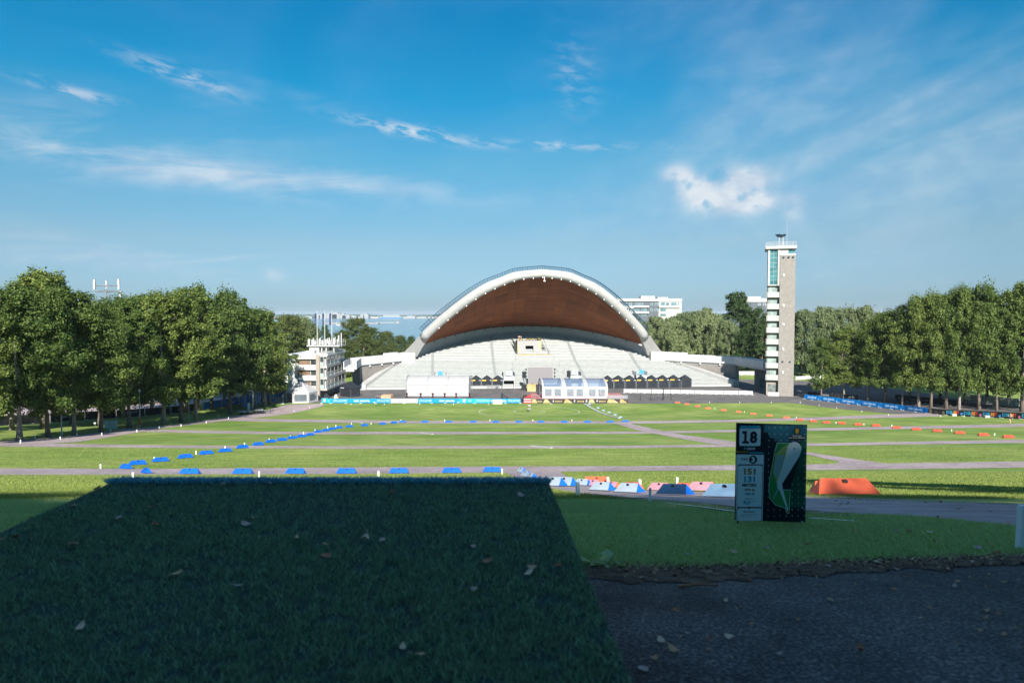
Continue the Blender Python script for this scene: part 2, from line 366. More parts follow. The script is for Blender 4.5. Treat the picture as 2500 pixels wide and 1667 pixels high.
# path under the left trees and up to the white pagoda
ribbon('path', GP([(-200, 1092), (0, 1077), (150, 1067), (300, 1047), (437, 1036), (557, 1017), (701, 988), (790, 986)]), GP([(-200, 1104), (0, 1089), (190, 1079), (390, 1046), (500, 1033), (620, 1020), (662, 1016), (790, 991)]), 'asphalt_path', .025, 120, 6, .1)
# path that leaves the near cross path and comes up to the right
ribbon('path', GP([(1232, 1151), (1262, 1166), (1300, 1180), (1345, 1192), (1405, 1203), (1480, 1212), (1640, 1227), (1800, 1246), (1960, 1254), (2230, 1264), (2500, 1291), (2750, 1330)])+[Vector((8, 3.6, 0)), Vector((18, 1.4, 0)), Vector((34, -1, 0))],
       GP([(1368, 1151), (1389, 1166), (1420, 1181), (1470, 1190), (1560, 1197), (1660, 1200), (1760, 1203), (1860, 1206), (1990, 1212), (2200, 1218), (2500, 1232), (2750, 1252)])+[Vector((12, 6.3, 0)), Vector((20, 4.6, 0)), Vector((35, 2.5, 0))], 'asphalt_path', .018, 320, 14, .05)
# asphalt beside the tee
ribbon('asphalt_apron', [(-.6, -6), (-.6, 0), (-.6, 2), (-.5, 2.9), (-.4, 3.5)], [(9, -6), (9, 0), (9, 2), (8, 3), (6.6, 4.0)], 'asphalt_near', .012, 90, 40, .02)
ribbon('soil', GP([(1395, 1420), (1700, 1432), (2000, 1408), (2250, 1396), (2560, 1385)]), GP([(1395, 1378), (1700, 1380), (2000, 1368), (2250, 1362), (2560, 1352)]), 'soil', .016, 260, 10, .08)
ribbon('soil', GP([(1425, 1207), (1640, 1233), (1800, 1256), (1960, 1266), (2080, 1266)]), GP([(1425, 1203), (1640, 1222), (1800, 1240), (1960, 1248), (2080, 1256)]), 'soil', .018, 220, 6, .05)
# plaza in front of the stage
PL = [(-80, 164.2), (xat(660, 164), 164.2), (xat(780, 164), 164.4), (xat(1290, 164), 164.2), (xat(1560, 164), 163.6), (xat(1930, 167), 165.), (xat(2020, 158), 155), (xat(2176, 150), 141.5), (xat(2320, 146), 140)]
PR = [(-80, 215), (-60, 215), (-40, 215), (0, 215), (40, 215), (75, 225), (105, 215), (112, 190), (118, 146)]
def plaza():
    poly = [(p[0], p[1]) for p in PL]+[(p[0], p[1]) for p in PR[::-1]]
    return poly
ribbon('plaza', PL, PR, 'asphalt_plaza', .012, 100, 14, .0)
# painted putting circles round the basket, white cover boards on the field
BASK = G(1292, 1005)
for r, w, nm in ((10.9, .1, 'painted_circle'), (3.35, .1, 'painted_circle')):
    vs = []; n = 96
    for i in range(n):
        for q in (r-w/2, r+w/2):
            x = BASK.x+q*cos(2*pi*i/n); y = BASK.y+q*sin(2*pi*i/n); vs.append((x, y, H(y)+.035))
    fs = [(2*i, 2*i+1, (2*i+3) % (2*n), (2*i+2) % (2*n)) for i in range(n)]
    struct(np_mesh(nm, vs, fs, 'white_paint'))
struct(ribbon('painted_line', GP([(1620, 1231.3), (1794, 1253.5)]), GP([(1620, 1232.3), (1794, 1255)]), 'white_paint', .03, 40, 1))
struct(ribbon('painted_line', GP([(1976, 1270.6), (2086, 1278.6)]), GP([(1976, 1272), (2086, 1280)]), 'white_paint', .03, 40, 1))

# ------------------------------------------------------------------ stage
mat('bridge_white', (.56, .56, .56), .7, var=.05, scale=.6)
mat('concrete_white', (.385, .385, .38), .7, var=.06, scale=.6, bump=.05)
mat('tier_white', (.36, .375, .375), .75, var=.07, scale=.8, detail=6)
mat('tier_step', (.22, .235, .24), .8, var=.1, scale=2)
mat('wall_white', (.46, .48, .485), .75, var=.05, scale=.4)
mat('roof_skin', (.55, .57, .58), .6, var=.1)
mat('rail_blue', (.03, .07, .12), .5, var=.1)
mat('fixture', (.75, .76, .78), .4, var=.05)
def stone_mat(name, c, s):
    m = mat(name, c, .9, scale=1.2, var=.08, bump=.3, bscale=9, detail=6)
    t = m.node_tree; n = t.nodes; b = n['Principled BSDF']
    tx = n.new('ShaderNodeTexCoord'); mp = n.new('ShaderNodeMapping'); t.links.new(tx.outputs['Object'], mp.inputs[0]); mp.inputs['Rotation'].default_value = (pi/2, 0, 0)
    br = n.new('ShaderNodeTexBrick'); t.links.new(mp.outputs[0], br.inputs[0]); br.inputs['Scale'].default_value = s
    br.inputs['Color1'].default_value = (.92, .92, .92, 1); br.inputs['Color2'].default_value = (1.06, 1.05, 1.03, 1); br.inputs['Mortar'].default_value = (.8, .79, .79, 1)
    br.inputs['Mortar Size'].default_value = .015; br.inputs['Row Height'].default_value = .18; br.inputs['Brick Width'].default_value = .55
    mx = n.new('ShaderNodeMix'); mx.data_type = 'RGBA'; mx.blend_type = 'MULTIPLY'; mx.inputs[0].default_value = 1
    old = b.inputs['Base Color'].links[0].from_socket; t.links.new(old, mx.inputs['A']); t.links.new(br.outputs[0], mx.inputs['B']); t.links.new(mx.outputs['Result'], b.inputs['Base Color'])
stone_mat('limestone', (.245, .228, .215), 1.)
stone_mat('limestone_warm', (.30, .265, .235), 1.)
def wood_mat():
    m = bpy.data.materials.new('shell_wood'); m.use_nodes = True; MATS['shell_wood'] = m
    t = m.node_tree; n = t.nodes; b = n['Principled BSDF']; b.inputs['Roughness'].default_value = .7; b.inputs['Specular IOR Level'].default_value = .12
    uv = n.new('ShaderNodeUVMap'); mp = n.new('ShaderNodeMapping'); t.links.new(uv.outputs[0], mp.inputs[0]); mp.inputs['Scale'].default_value = (.06, 1.5, 1)
    ns = n.new('ShaderNodeTexNoise'); ns.inputs['Scale'].default_value = 1; ns.inputs['Detail'].default_value = 5; ns.inputs['Roughness'].default_value = .7; t.links.new(mp.outputs[0], ns.inputs['Vector'])
    cr = n.new('ShaderNodeValToRGB'); t.links.new(ns.outputs[0], cr.inputs[0])
    e = cr.color_ramp.elements; e[0].position = .3; e[0].color = (.115, .036, .014, 1); e[1].position = .7; e[1].color = (.40, .140, .058, 1)
    oi = n.new('ShaderNodeObjectInfo'); mr = n.new('ShaderNodeMapRange'); t.links.new(oi.outputs['Random'], mr.inputs[0]); mr.inputs[3].default_value = .86; mr.inputs[4].default_value = 1.14
    sc = n.new('ShaderNodeVectorMath'); sc.operation = 'SCALE'; t.links.new(cr.outputs[0], sc.inputs[0]); t.links.new(mr.outputs[0], sc.inputs['Scale']); t.links.new(sc.outputs[0], b.inputs['Base Color'])
    sx = n.new('ShaderNodeSeparateXYZ'); t.links.new(uv.outputs[0], sx.inputs[0])
    fr = n.new('ShaderNodeMath'); fr.operation = 'FRACT'; mu = n.new('ShaderNodeMath'); mu.operation = 'MULTIPLY'; mu.inputs[1].default_value = 3.; t.links.new(sx.outputs[1], mu.inputs[0]); t.links.new(mu.outputs[0], fr.inputs[0])
    st = n.new('ShaderNodeMapRange'); t.links.new(fr.outputs[0], st.inputs[0]); st.inputs[1].default_value = 0; st.inputs[2].default_value = .15
    bp = n.new('ShaderNodeBump'); bp.inputs['Strength'].default_value = .6; bp.inputs['Distance'].default_value = .03; t.links.new(st.outputs[0], bp.inputs['Height']); t.links.new(bp.outputs[0], b.inputs['Normal'])
wood_mat()
SROT = radians(5.1); S0 = Vector((7.13, 220, 0)); KT = .82
stage = thing('song_stage', 'huge white arched open-air stage with brown timber shell ceiling above white stepped tiers', 'stage', S0, SROT)
def sloc(px, py, Y):
    """stage-local coordinates of the point seen at a pixel at world depth Y"""
    p = at(px, py, Y)-S0; c, s = cos(SROT), sin(SROT); return Vector((p.x*c+p.y*s, -p.x*s+p.y*c, p.z))
def sworld(a, b, z): c, s = cos(SROT), sin(SROT); return Vector((S0.x+a*c-b*s, S0.y+a*s+b*c, z))
OA = [0, 8, 12.2, 16.5, 21.5, 25.5, 28.3, 31.7, 36.4, 38.2, 41.5]; OZ = [34.4, 33.6, 32.05, 30.4, 27.5, 24.6, 22.3, 19.5, 15.0, 13., 9.5]
IA = [0, 6.2, 11, 16.2, 20.6, 24.9, 28.7, 32.3, 35, 37.5]; IZ = [32.4, 31.75, 30.2, 27.8, 24.9, 21.8, 18.6, 15.3, 12.2, 8.0]
RA = [0, 6.6, 13.6, 21, 28.5, 35.5, 38.]; RZ = [17.2, 17.05, 16.55, 15.4, 13.8, 11.7, 10.9]
zin = lambda a: float(mono(IA, IZ, abs(a))); zout = lambda a: float(mono(OA, OZ, abs(a))); zre = lambda a: float(mono(RA, RZ, abs(a)))
bre = lambda a: 20*(1-(a/40)**2)
ply = lambda z: -KT*(z-9)
# white tubular arch, from leg to leg
def arch_pt(s):      # s in -1..1, centre line
    u = abs(s); ao = 36.9*u; ai = 33.6*u
    zo, zi = zout(ao), zin(ai); a = (ao+ai)/2*(1 if s >= 0 else -1); z = (zo+zi)/2
    r = sqrt((ao-ai)**2+((zo-zi))**2)/2
    return Vector((a, ply(z), z)), r
pts, rad = zip(*[arch_pt(s) for s in np.linspace(-1, 1, 61)])
MB().tube(pts, [max(1.15, min(1.45, r*1.2)) for r in rad], 16).build('arch_tube', 'concrete_white', stage, True)
for sg in (-1, 1):   # concrete legs below the tube
    secs = []
    for t in np.linspace(0, 1, 9):
        zo = 14.6*(1-t)+9.3*t; zi = 13.9*(1-t)+7.9*t
        ao = 36.75+(41.7-36.75)*t**1.1; ai = 33.7+(37.5-33.7)*t**.9
        secs.append((ao, ai, zo, zi))
    mb = MB(); o = 0
    for (ao, ai, zo, zi) in secs:
        yo, yi = ply(zo), ply(zi)
        mb.v += [(sg*ao, yo-1.1, zo), (sg*ai, yi-1.1, zi), (sg*ai, yi+1.5, zi), (sg*ao, yo+1.5, zo)]
    for i in range(len(secs)-1):
        for j in range(4): mb.f.append((4*i+j, 4*i+(j+1) % 4, 4*i+4+(j+1) % 4, 4*i+4+j))
    mb.f += [(0, 1, 2, 3), (32, 33, 34, 35)]
    mb.build('arch_leg', 'concrete_white', stage)
    MB().box(*(sorted((sg*37.9, sg*42.4))), -2.2, 2.4, 0, 9.35).build('arch_footing', 'concrete_white', stage)
# timber ceiling: panels between the arch and the low rear edge
def shell(s, t):
    af = 35.2*s; ar = 35.6*s
    zf = zin(abs(af))-.05; yf = ply(zf)+.5; zr, yr = zre(ar), bre(ar)
    sag = -1.6*4*t*(1-t)*(1-s*s)
    return Vector((af+(ar-af)*t, yf+(yr-yf)*t, zf+(zr-zf)*t+sag))
NS, NT = 22, 7
for i in range(NS):
    for j in range(NT):
        mb = MB(); uvs = []; g = .0012
        ss = np.linspace(-1+2*i/NS+g, -1+2*(i+1)/NS-g, 5); ts = np.linspace(j/NT+g, (j+1)/NT-g, 5)
        for s in ss:
            for t in ts: mb.v.append(tuple(shell(s, t))); uvs.append((s*40+j*7.3, t*34))
        for a in range(4):
            for b in range(4): mb.f.append((a*5+b, a*5+b+1, (a+1)*5+b+1, (a+1)*5+b))
        o = mb.build('ceiling_panel', 'shell_wood', stage, True); uvl = o.data.uv_layers.new(name='UVMap')
        for lp in o.data.loops: uvl.data[lp.index].uv = uvs[lp.vertex_index]
mb = MB(); ns = 48; ntt = 14
for s in np.linspace(-1, 1, ns+1):
    for t in np.linspace(0, 1, ntt+1): p = shell(s, t); mb.v.append((p.x, p.y+.1, p.z+.35+.8*(1-t)*(1-s*s)))
mb.f = [(a*(ntt+1)+b, (a+1)*(ntt+1)+b, (a+1)*(ntt+1)+b+1, a*(ntt+1)+b+1) for a in range(ns) for b in range(ntt)]
mb.build('roof', 'roof_skin', stage, True)
mb2 = MB(); mb2.f = mb.f
for s in np.linspace(-1, 1, ns+1):
    for t in np.linspace(0, 1, ntt+1): p = shell(s, t); mb2.v.append((p.x, p.y+.03, p.z+.12))
mb2.build('ceiling_backing', 'rail_blue', stage, True)
# rear wall
mb = MB(); aa = np.linspace(-38, 38, 60)
for a in aa:
    b = max(bre(a), 1.2); mb.v += [(a, b-.15, 3.), (a, b-.15, zre(a)+.02), (a, b+.3, zre(a)+.02), (a, b+.3, 3.)]
for i in range(59):
    for j in range(4): mb.f.append((4*i+j, 4*i+4+j, 4*i+4+(j+1) % 4, 4*i+(j+1) % 4))
mb.build('rear_wall', 'wall_white', stage)
# small dark brackets along the timber's rear edge, lamps along the arch
for k, s in enumerate(np.linspace(-.9, .9, 20)):
    p = shell(s, .985); MB().box(p.x-.14, p.x+.14, p.y-.5, p.y-.2, p.z-.55, p.z-.12).build('bracket', 'rail_blue', stage)
for k, s in enumerate(np.linspace(-.86, .86, 23)):
    p, r = arch_pt(s); q = p+Vector((0, -.6, -r-.25)); MB().box(q.x-.12, q.x+.12, q.y-.2, q.y+.2, q.z-.12, q.z+.2).build('lamp', 'fixture', stage)
p, r = arch_pt(0.02); MB().cyl(p.x-.2, p.y-.6, p.z-2.1, p.z-1, .1).lathe([(.05, p.z-2.5), (.35, p.z-2.3), (.3, p.z-2.05), (.05, p.z-2.0)], 10, (p.x-.2, p.y-.6)).build('lamp', 'fixture', stage)
# maintenance walkway railing on top of the arch
rp = []
for s in np.linspace(-.985, .985, 101):
    p, r = arch_pt(s); n_ = Vector((0, .25, 1)).normalized(); d = Vector((s*.75, .1, 1)).normalized(); rp.append((p+d*(r*1.02), d))
for hh, rr in ((1.2, .10), (.6, .06)): MB().tube([p+d*hh+Vector((0, .3, 0)) for p, d in rp], rr, 5).build('handrail', 'rail_blue', stage)
for hh, rr in ((1.2, .09), (.15, .1)): MB().tube([p+d*hh+Vector((0, 1.3, 0)) for p, d in rp], rr, 5).build('handrail', 'rail_blue', stage)
for p, d in rp[::1]:
    MB().tube([p+Vector((0, .3, 0)), p+d*1.2+Vector((0, .3, 0))], .075, 4).build('railing_post', 'rail_blue', stage)
# tiers
ZT = lambda b: float(np.interp(b, [-22.5, 0, 20], [.45, 6.8, 15.2]))
bs = list(np.linspace(-22, 0, 22)[:-1])+list(np.linspace(0, 19.3, 19)); TIERS = []
for i, b in enumerate(bs):
    nb = bs[i+1] if i+1 < len(bs) else b+1.1
    w = 42.0 if b < 0 else 39.2*sqrt(max(.02, 1-(nb)/20.3)); wl_ = wr_ = w
    if i == len(bs)-1: w = 6.2
    if i == len(bs)-1: wl_ = wr_ = 6.2
    if b < 0: wl_ = 41.7+9.5*(-b/22); wr_ = 41.7+15.5*(-b/22)
    z1, z0 = ZT(nb), ZT(b)-.5
    if i == 0: z0 = -.02
    mb = MB().box(-wl_, wr_, b, nb+.25, z0, z1-.09).box(-wl_, wr_, b-.19, b+.30, z1-.09, z1).box(-wl_, wr_, b+.30, nb+.24, z1-.09, z1-.05)
    mb.build('tier', 'tier_white', stage); TIERS.append((b, nb, z1, w))
def aisle(a0, a1):
    mb = MB()
    for b, nb, z1, w in TIERS:
        f = (b+22)/41.3; a = a0+(a1-a0)*f
        if abs(a) > w-.5: continue
        mb.box(a-.4, a+.4, b-.58, b-.195, z1-.55, z1-.2)
    mb.build('aisle_steps', 'tier_step', stage)
for a0, a1 in ((-13.5, -13), (13.5, 13), (-32, -33), (32, 33)): aisle(a0, a1)
# sloping white flank walls
for sg in (-1, 1):
    mb = MB(); P0 = (sg*42.0, 1.5, 7.5); P1 = (57.4 if sg > 0 else -51.4, -22.6, 1.25); w = 1.3*sg
    vs = []
    for (a, b, z) in (P0, P1): vs += [(a-w*.4, b, -.1), (a+w, b, -.1), (a+w, b, z+.35), (a-w*.4, b, z+.35)]
    mb.add(vs, [(0, 1, 2, 3), (4, 5, 6, 7)]+[(j, (j+1) % 4, 4+(j+1) % 4, 4+j) for j in range(4)]); mb.build('flank_wall', 'concrete_white', stage)
# numbered stair portals at the foot of the tiers
def portal(px, num, labelc):
    p = sloc(px, 940, 199.5); t = p.x
    z = 3.6
    MB().box(t-1.5, t+1.5, -23.2, -20.5, 2.4, z).build('portal_canopy', 'wall_white', stage)
    for q in (-1.62, 1.5): MB().box(t+q, t+q+.12, -23.2, -19, 0, 2.5).build('portal_wall', 'wall_white', stage)
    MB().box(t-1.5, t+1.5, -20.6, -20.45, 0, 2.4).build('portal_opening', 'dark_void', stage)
    for q in (-1.7, 1.58):
        mb = MB()
        for k in range(7): mb.box(t+q, t+q+.1, -23.2+k*.65, -23.14+k*.65, z-.05-(.0 if k > 2 else .0), z+1.0)
        mb.box(t+q, t+q+.1, -23.2, -19.2, z+.95, z+1.05); mb.build('railing', 'rail_blue', stage)
    bd = MB().box(t-.75, t+.75, -23.3, -23.22, z+.35, z+1.65).build('number_board', labelc, stage)
    text(num, .9, 'num_blue', bd, (t, -23.32, z+1.), None, .03)
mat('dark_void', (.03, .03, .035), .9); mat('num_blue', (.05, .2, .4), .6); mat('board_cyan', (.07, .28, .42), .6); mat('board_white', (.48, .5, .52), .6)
portal(1076, '1', 'board_cyan'); portal(1240, '2', 'board_white'); portal(1402, '3', 'board_white'); portal(1566, '4', 'board_cyan')
# slim posts standing on the tiers in the middle
for px, py in ((1259, 878), (1353, 878), (1252, 892), (1366, 892), (1251, 906), (1378, 905)):
    p = sloc(px, py, 206); MB().cyl(p.x, p.y, p.z-.3, p.z+1.1, .06).build('post', 'tier_step', stage)

# bridges and side walls
def beam(mb, P, Q, w0, w1, z0, z1):
    d = (Q-P); d.z = 0; d.normalize(); n = Vector((-d.y, d.x, 0))
    vs = []
    for p in (P, Q): vs += [tuple(p+n*w0+Vector((0, 0, z0))), tuple(p+n*w1+Vector((0, 0, z0))), tuple(p+n*w1+Vector((0, 0, z1))), tuple(p+n*w0+Vector((0, 0, z1)))]
    mb.add(vs, [(0, 1, 2, 3), (7, 6, 5, 4)]+[(j, 4+j, 4+(j+1) % 4, (j+1) % 4) for j in range(4)]); return mb
def flat(v): return Vector((v.x, v.y, 0))
LF = flat(sworld(-42.3, .3, 0)); RF = flat(sworld(42.3, .3, 0))
LE = Vector((xat(853, 181), 181, 0)); RE = Vector((xat(1879, 189), 189, 0)); LM_ = Vector((xat(866, 196), 196, 0)); RM_ = Vector((xat(1805, 207), 207, 0))
for P, Mi, Q, lab, s in ((LF, LM_, LE, 'white concrete footbridge from the arch foot to the balcony building over a stone wall', -1), (RF, RM_, RE, 'white concrete footbridge from the arch foot to the stone tower over a stone wall', 1)):
    br = thing('footbridge', lab, 'bridge', P)
    zt = 8.9 if s < 0 else 8.55; zl = zt-2.1
    for k, (A, B) in enumerate(((P-P, Mi-P), (Mi-P, Q-P))):
        beam(MB(), A, B, -1.5, 1.5, zl+.15, zl+.5).build('deck', 'bridge_white', br)
        beam(MB(), A, B, 1.5, 1.7, zl, zt).build('parapet', 'bridge_white', br); beam(MB(), A, B, -1.7, -1.5, zl, zt).build('parapet', 'bridge_white', br)
        beam(MB(), A, B, -1.1, 1.1, zl-.55, zl+.15).build('girder', 'wall_white', br)
        d = (B-A).normalized(); n = Vector((-d.y, d.x, 0)); n = n if n.y < 0 else -n
        for f in ((.3, .55, .8) if k == 0 else (.4,)):
            q = A+(B-A)*f+n*1.75; MB().box(q.x-.2, q.x+.2, q.y-.25, q.y+.05, zl-.6, zl-.25).build('lamp', 'fixture', br)
    A, B = P-P, (Mi-P)*.32
    beam(MB(), A, B, 1.505, 1.72, zt, zt+.55).build('parapet_rise', 'bridge_white', br); beam(MB(), A, B, -1.72, -1.505, zt, zt+.55).build('parapet_rise', 'bridge_white', br)
    beam(MB(), P-P, (Mi-P)*.985, -1.35, 1.35, -.1, zl-.55).build('stone_wall', 'limestone', br)
# ------------------------------------------------------------------ stone tower
mat('stair_glass', (.26, .32, .31), .2, var=.25, scale=.7, spec=.5); mat('tower_glass', (.05, .17, .19), .08, var=.3, scale=.7, spec=.6); mat('bowl_metal', (.05, .10, .14), .4, metal=.6)
mat('door_glass', (.14, .16, .16), .12, var=.3, scale=1.5, spec=.5); mat('alu', (.5, .52, .53), .4, metal=.5)
TY = 179.
tw = thing('fire_tower', 'tall slim limestone tower with white balconies, glazed top and black fire bowl', 'tower', (xat(1902.6, TY), TY, 0), radians(-19))
MB().box(0, 3.75, 0, 8.5, -.1, 36.9).build('stone_slab', 'limestone', tw)
MB().box(-.03, 3.78, -.03, 8.5, 36.9, 37.15).build('coping', 'roof_skin', tw)
MB().box(-2.9, -.02, 1.3, 8., -.1, 29.).build('stair_core', 'limestone_warm', tw)
zb = [zat(py/3.565+550, TY) for py in (602, 705, 808, 911, 1012, 1116, 1220, 1325)]
for z in zb:
    bal = MB().box(-2.95, -.01, .15, .35, z-.75, z+.65).box(-3.15, -2.95, .35, 3.0, z-.75, z+.65).box(-2.95, -.01, .35, 3.0, z-.75, z-.55).build('balcony', 'concrete_white', tw)
    wnd = MB().box(-2.7, -.15, 1.22, 1.29, z+.1, z+2.0).build('window', 'stair_glass', tw)
    MB().box(-1.92, -1.82, 1.17, 1.21, z+.1, z+2.0).build('window_frame', 'alu', wnd)
zg0, zg1 = zat(525/3.565+550, TY), zat(205/3.565+550, TY)
gb = MB().box(-2.95, -2.45, .2, 8, zg0, zg1).box(-.55, -.02, .2, 8, zg0, zg1).box(-2.45, -.55, .5, 8, zg0, zg0+.3).build('glazed_bay', 'concrete_white', tw)
nz = 8
for k in range(nz):
    z0 = zg0+.3+(zg1-zg0-.3)*k/nz; z1 = zg0+.3+(zg1-zg0-.3)*(k+1)/nz
    for q in (0, 1):
        x0 = -2.45+q*.95; MB().box(x0+.04, x0+.91, .55, .6, z0+.05, z1-.05).build('pane', 'tower_glass', gb)
MB().box(-2.45, -.55, .62, .7, zg0, zg1).build('mullion_grid', 'alu', gb)
MB().box(-.4, 2.0, .35, 8, 37.15, zg1).build('upper_block', 'concrete_white', tw)
MB().box(2.02, 3.0, .6, 8, 37.15, zg1).build('upper_window', 'tower_glass', tw)
zp = zg1
MB().box(-3.6, 4.0, -.35, 8.8, zp, zp+.75).build('top_slab', 'concrete_white', tw)
mb = MB()
for z in (1.75, 1.3, .95): mb.box(-3.5, 3.9, -.28, -.22, zp+z, zp+z+.05).box(-3.52, -3.46, -.28, 8.7, zp+z, zp+z+.05).box(3.85, 3.9, -.28, 8.7, zp+z, zp+z+.05)
for k in range(22): x = -3.5+7.4*k/21; mb.box(x-.03, x+.03, -.3, -.24, zp+.7, zp+1.8)
for k in range(18): y = -.25+9*k/17; mb.box(-3.53, -3.47, y-.03, y+.03, zp+.7, zp+1.8)
mb.build('top_railing', 'concrete_white', tw)
for a in range(4): MB().tube([(.2+.75*cos(a*pi/2+.8), 3+.75*sin(a*pi/2+.8), zp+.7), (.2+.65*cos(a*pi/2+.8), 3+.65*sin(a*pi/2+.8), zp+3.4)], .13, 8).build('bowl_leg', 'alu', tw)
MB().lathe([(.0, zp+3.2), (.7, zp+3.25), (1.35, zp+3.85), (1.4, zp+4.0), (1.2, zp+4.02), (.5, zp+3.7), (0, zp+3.65)], 20, (.2, 3)).build('fire_bowl', 'bowl_metal', tw, True)
MB().tube([(1.7, 3, zp+.7), (1.7, 3, zp+3.3), (1.7, 3, zp+7.5)], [.07, .06, .025], 6).build('mast', 'alu', tw)
for fx in (.9, 2.1, 3.2): MB().box(fx-.18, fx+.18, -.45, -.02, 36.2, 36.5).build('spotlight', 'rail_blue', tw)
for fx, zz in ((.95, zat(434/3.565+550, TY)), (1.0, zat(697/3.565+550, TY)), (1.05, zat(860/3.565+550, TY)), (1.05, zat(1073/3.565+550, TY)), (1.1, zat(1278/3.565+550, TY))):
    MB().box(fx-.18, fx+.18, -.2, -.01, zz-.3, zz+.3).build('wall_lamp', 'fixture', tw)
for fx in (1.0, 2.8): MB().box(fx-.15, fx+.2, -.4, -.01, 9.0, 9.25).build('spotlight', 'rail_blue', tw)
MB().box(-2.5, -.3, 1.2, 1.28, .1, 3.0).build('door', 'door_glass', tw)
MB().box(-2.6, .2, -.9, -.6, -.05, 1.1).build('parapet', 'concrete_white', tw)
pl = thing('gate_pillar', 'rough limestone pier carrying the footbridge beside the tower', 'pillar', (xat(1846, 197), 197, 0), radians(-15))
MB().box(0, 3.1, 0, 3.2, -.1, 5.9).build('pier', 'limestone', pl); MB().box(1.2, 2.4, -.05, .0, .1, 3.0).build('door', 'door_glass', pl)

# ------------------------------------------------------------------ commentators' building
mat('brick_warm', (.17, .12, .085), .9, scale=3, var=.2, bump=.4); mat('win_dark', (.05, .065, .07), .1, var=.4, scale=.6, spec=.6); mat('panel_teal', (.36, .47, .47), .35, var=.12, scale=1.)
mat('flag_cloth', (.05, .07, .15), .8, var=.3, scale=2); mat('antenna', (.38, .39, .40), .5, var=.04)
BX, BY = xat(795.5, 172), 172.
bl = thing('commentary_building', 'white three-storey building with wide window bands, balconies, roof aerials and flagpoles', 'building', (BX, BY, 0), 0)
zbot, ztop = 2.25, 10.9
MB().box(-10, -.35, .6, 18.6, 2.3, 10.6).build('core', 'wall_white', bl)
MB().box(-9, -2.4, 1.4, 17, -.1, 2.3).build('ground_floor', 'limestone_warm', bl)
MB().box(-2.6, -1.75, -.15, 1.0, -.1, 11.4).build('stone_pier', 'limestone_warm', bl)
FL = (ztop-zbot)/3.06
for k in range(4):
    z = zbot+k*FL-.02; hgt = .62 if k else .45
    if k == 3: hgt = 1.05
    MB().prism([(-1.72, .25), (-.55, -.35), (.12, .0), (.12, 19), (-1.72, 19)], z, z+hgt).build('floor_band', 'concrete_white', bl)
def window(x, y, rz, w, z, h):
    wd = MB().box(-w/2, -w/2+.11, -.06, .04, 0, h).box(w/2-.11, w/2, -.06, .04, 0, h).box(-w/2+.11, w/2-.11, -.06, .04, h*.36, h*.36+.12).build('window', 'concrete_white', bl)
    wd.location = (x, y, z); wd.rotation_euler = (0, 0, rz)
    MB().box(-w/2+.11, w/2-.11, .0, .03, h*.36+.12, h).build('pane', 'win_dark', wd); MB().box(-w/2+.11, w/2-.11, .0, .03, .02, h*.36).build('lower_panel', 'panel_teal', wd)
for k in range(3):
    z = zbot+k*FL+(.62 if k else .45); h = FL-(.62 if k else .45)-.02
    for j in range(5): window(.03, .15+3.75*(j+.5), pi/2, 3.72, z, h)
    window(-1.14, .02, -atan2(.6, 1.17), 1.3, z, h)
# street-side balconies
for k, (y0, y1) in enumerate(((755, 825), (905, 985), (1060, 1140), (1215, 1290))):
    za, zb_ = zat(y1/6.03+740, 172), zat(y0/6.03+740, 172)
    x0 = xat((225 if k else 235)/6.03+680, 172)-BX+(1.1 if k == 2 else 0)+(2.2 if k == 3 else 0)
    MB().box(x0, -2.62, -.25, -.05, za, zb_).box(x0, x0+.2, -.05, 2.4, za, zb_).box(x0+.2, -2.62, -.05, 2.4, za, za+.25).build('balcony', 'concrete_white', bl)
    if k: 
        z0 = zb_; zt = zat(((825, 985, 1140)[k-1])/6.03+740, 172)
        MB().box(-7.4, -4.2, .45, .58, z0-.6, zt+.1).build('brick_panel', 'brick_warm', bl)
        wd = MB().box(-4.05, -2.75, .5, .59, z0-.5, zt+.1).build('window', 'win_dark', bl); MB().box(-4.18, -4.06, .42, .58, z0-.5, zt+.1).build('window_frame', 'concrete_white', wd)
MB().box(-9.6, .3, .0, 18.8, 11.0, 11.45).build('roof_slab', 'roof_skin', bl)
MB().box(-2.2, .15, .6, 18.8, 11.45, 11.75).build('roof_edge', 'concrete_white', bl)
ZL0, ZL1 = 11.4, zat(845, 180)
lx0, lx1 = xat(758, 180)-BX, xat(818, 180)-BX
MB().box(lx0, lx0+2.6, 6.5, 12, ZL0, ZL1).build('lantern_block', 'concrete_white', bl); MB().box(lx0+2.6, lx1-.2, 8.3, 12, ZL0, ZL1).build('lantern_back', 'wall_white', bl)
for f in (.5, .68, .99): x = lx0+(lx1-lx0)*f; MB().box(x-.15, x+.15, 6.6, 7.0, ZL0, ZL1).build('lantern_column', 'concrete_white', bl)
MB().box(lx1-1.6, lx1-1.1, 8.2, 8.3, ZL0+.3, ZL1-.2).build('lantern_window', 'win_dark', bl)
MB().box(xat(753.5, 180)-BX, xat(833, 180)-BX, 5.9, 13, ZL1, ZL1+.32).build('platform', 'concrete_white', bl)
zpl = ZL1+.32; px0, px1 = xat(755, 180)-BX, xat(832, 180)-BX
mb = MB()
for z in (.7, 1.25): mb.box(px0, px1, 6.0, 6.06, zpl+z, zpl+z+.06).box(px0, px0+.06, 6, 12.9, zpl+z, zpl+z+.06).box(px1-.06, px1, 6, 12.9, zpl+z, zpl+z+.06).box(px0, px1, 12.8, 12.86, zpl+z, zpl+z+.06)
for k in range(16): x = px0+(px1-px0)*k/15; mb.box(x-.03, x+.03, 6, 6.06, zpl, zpl+1.3).box(x-.03, x+.03, 12.8, 12.86, zpl, zpl+1.3)
mb.build('roof_railing', 'antenna', bl)
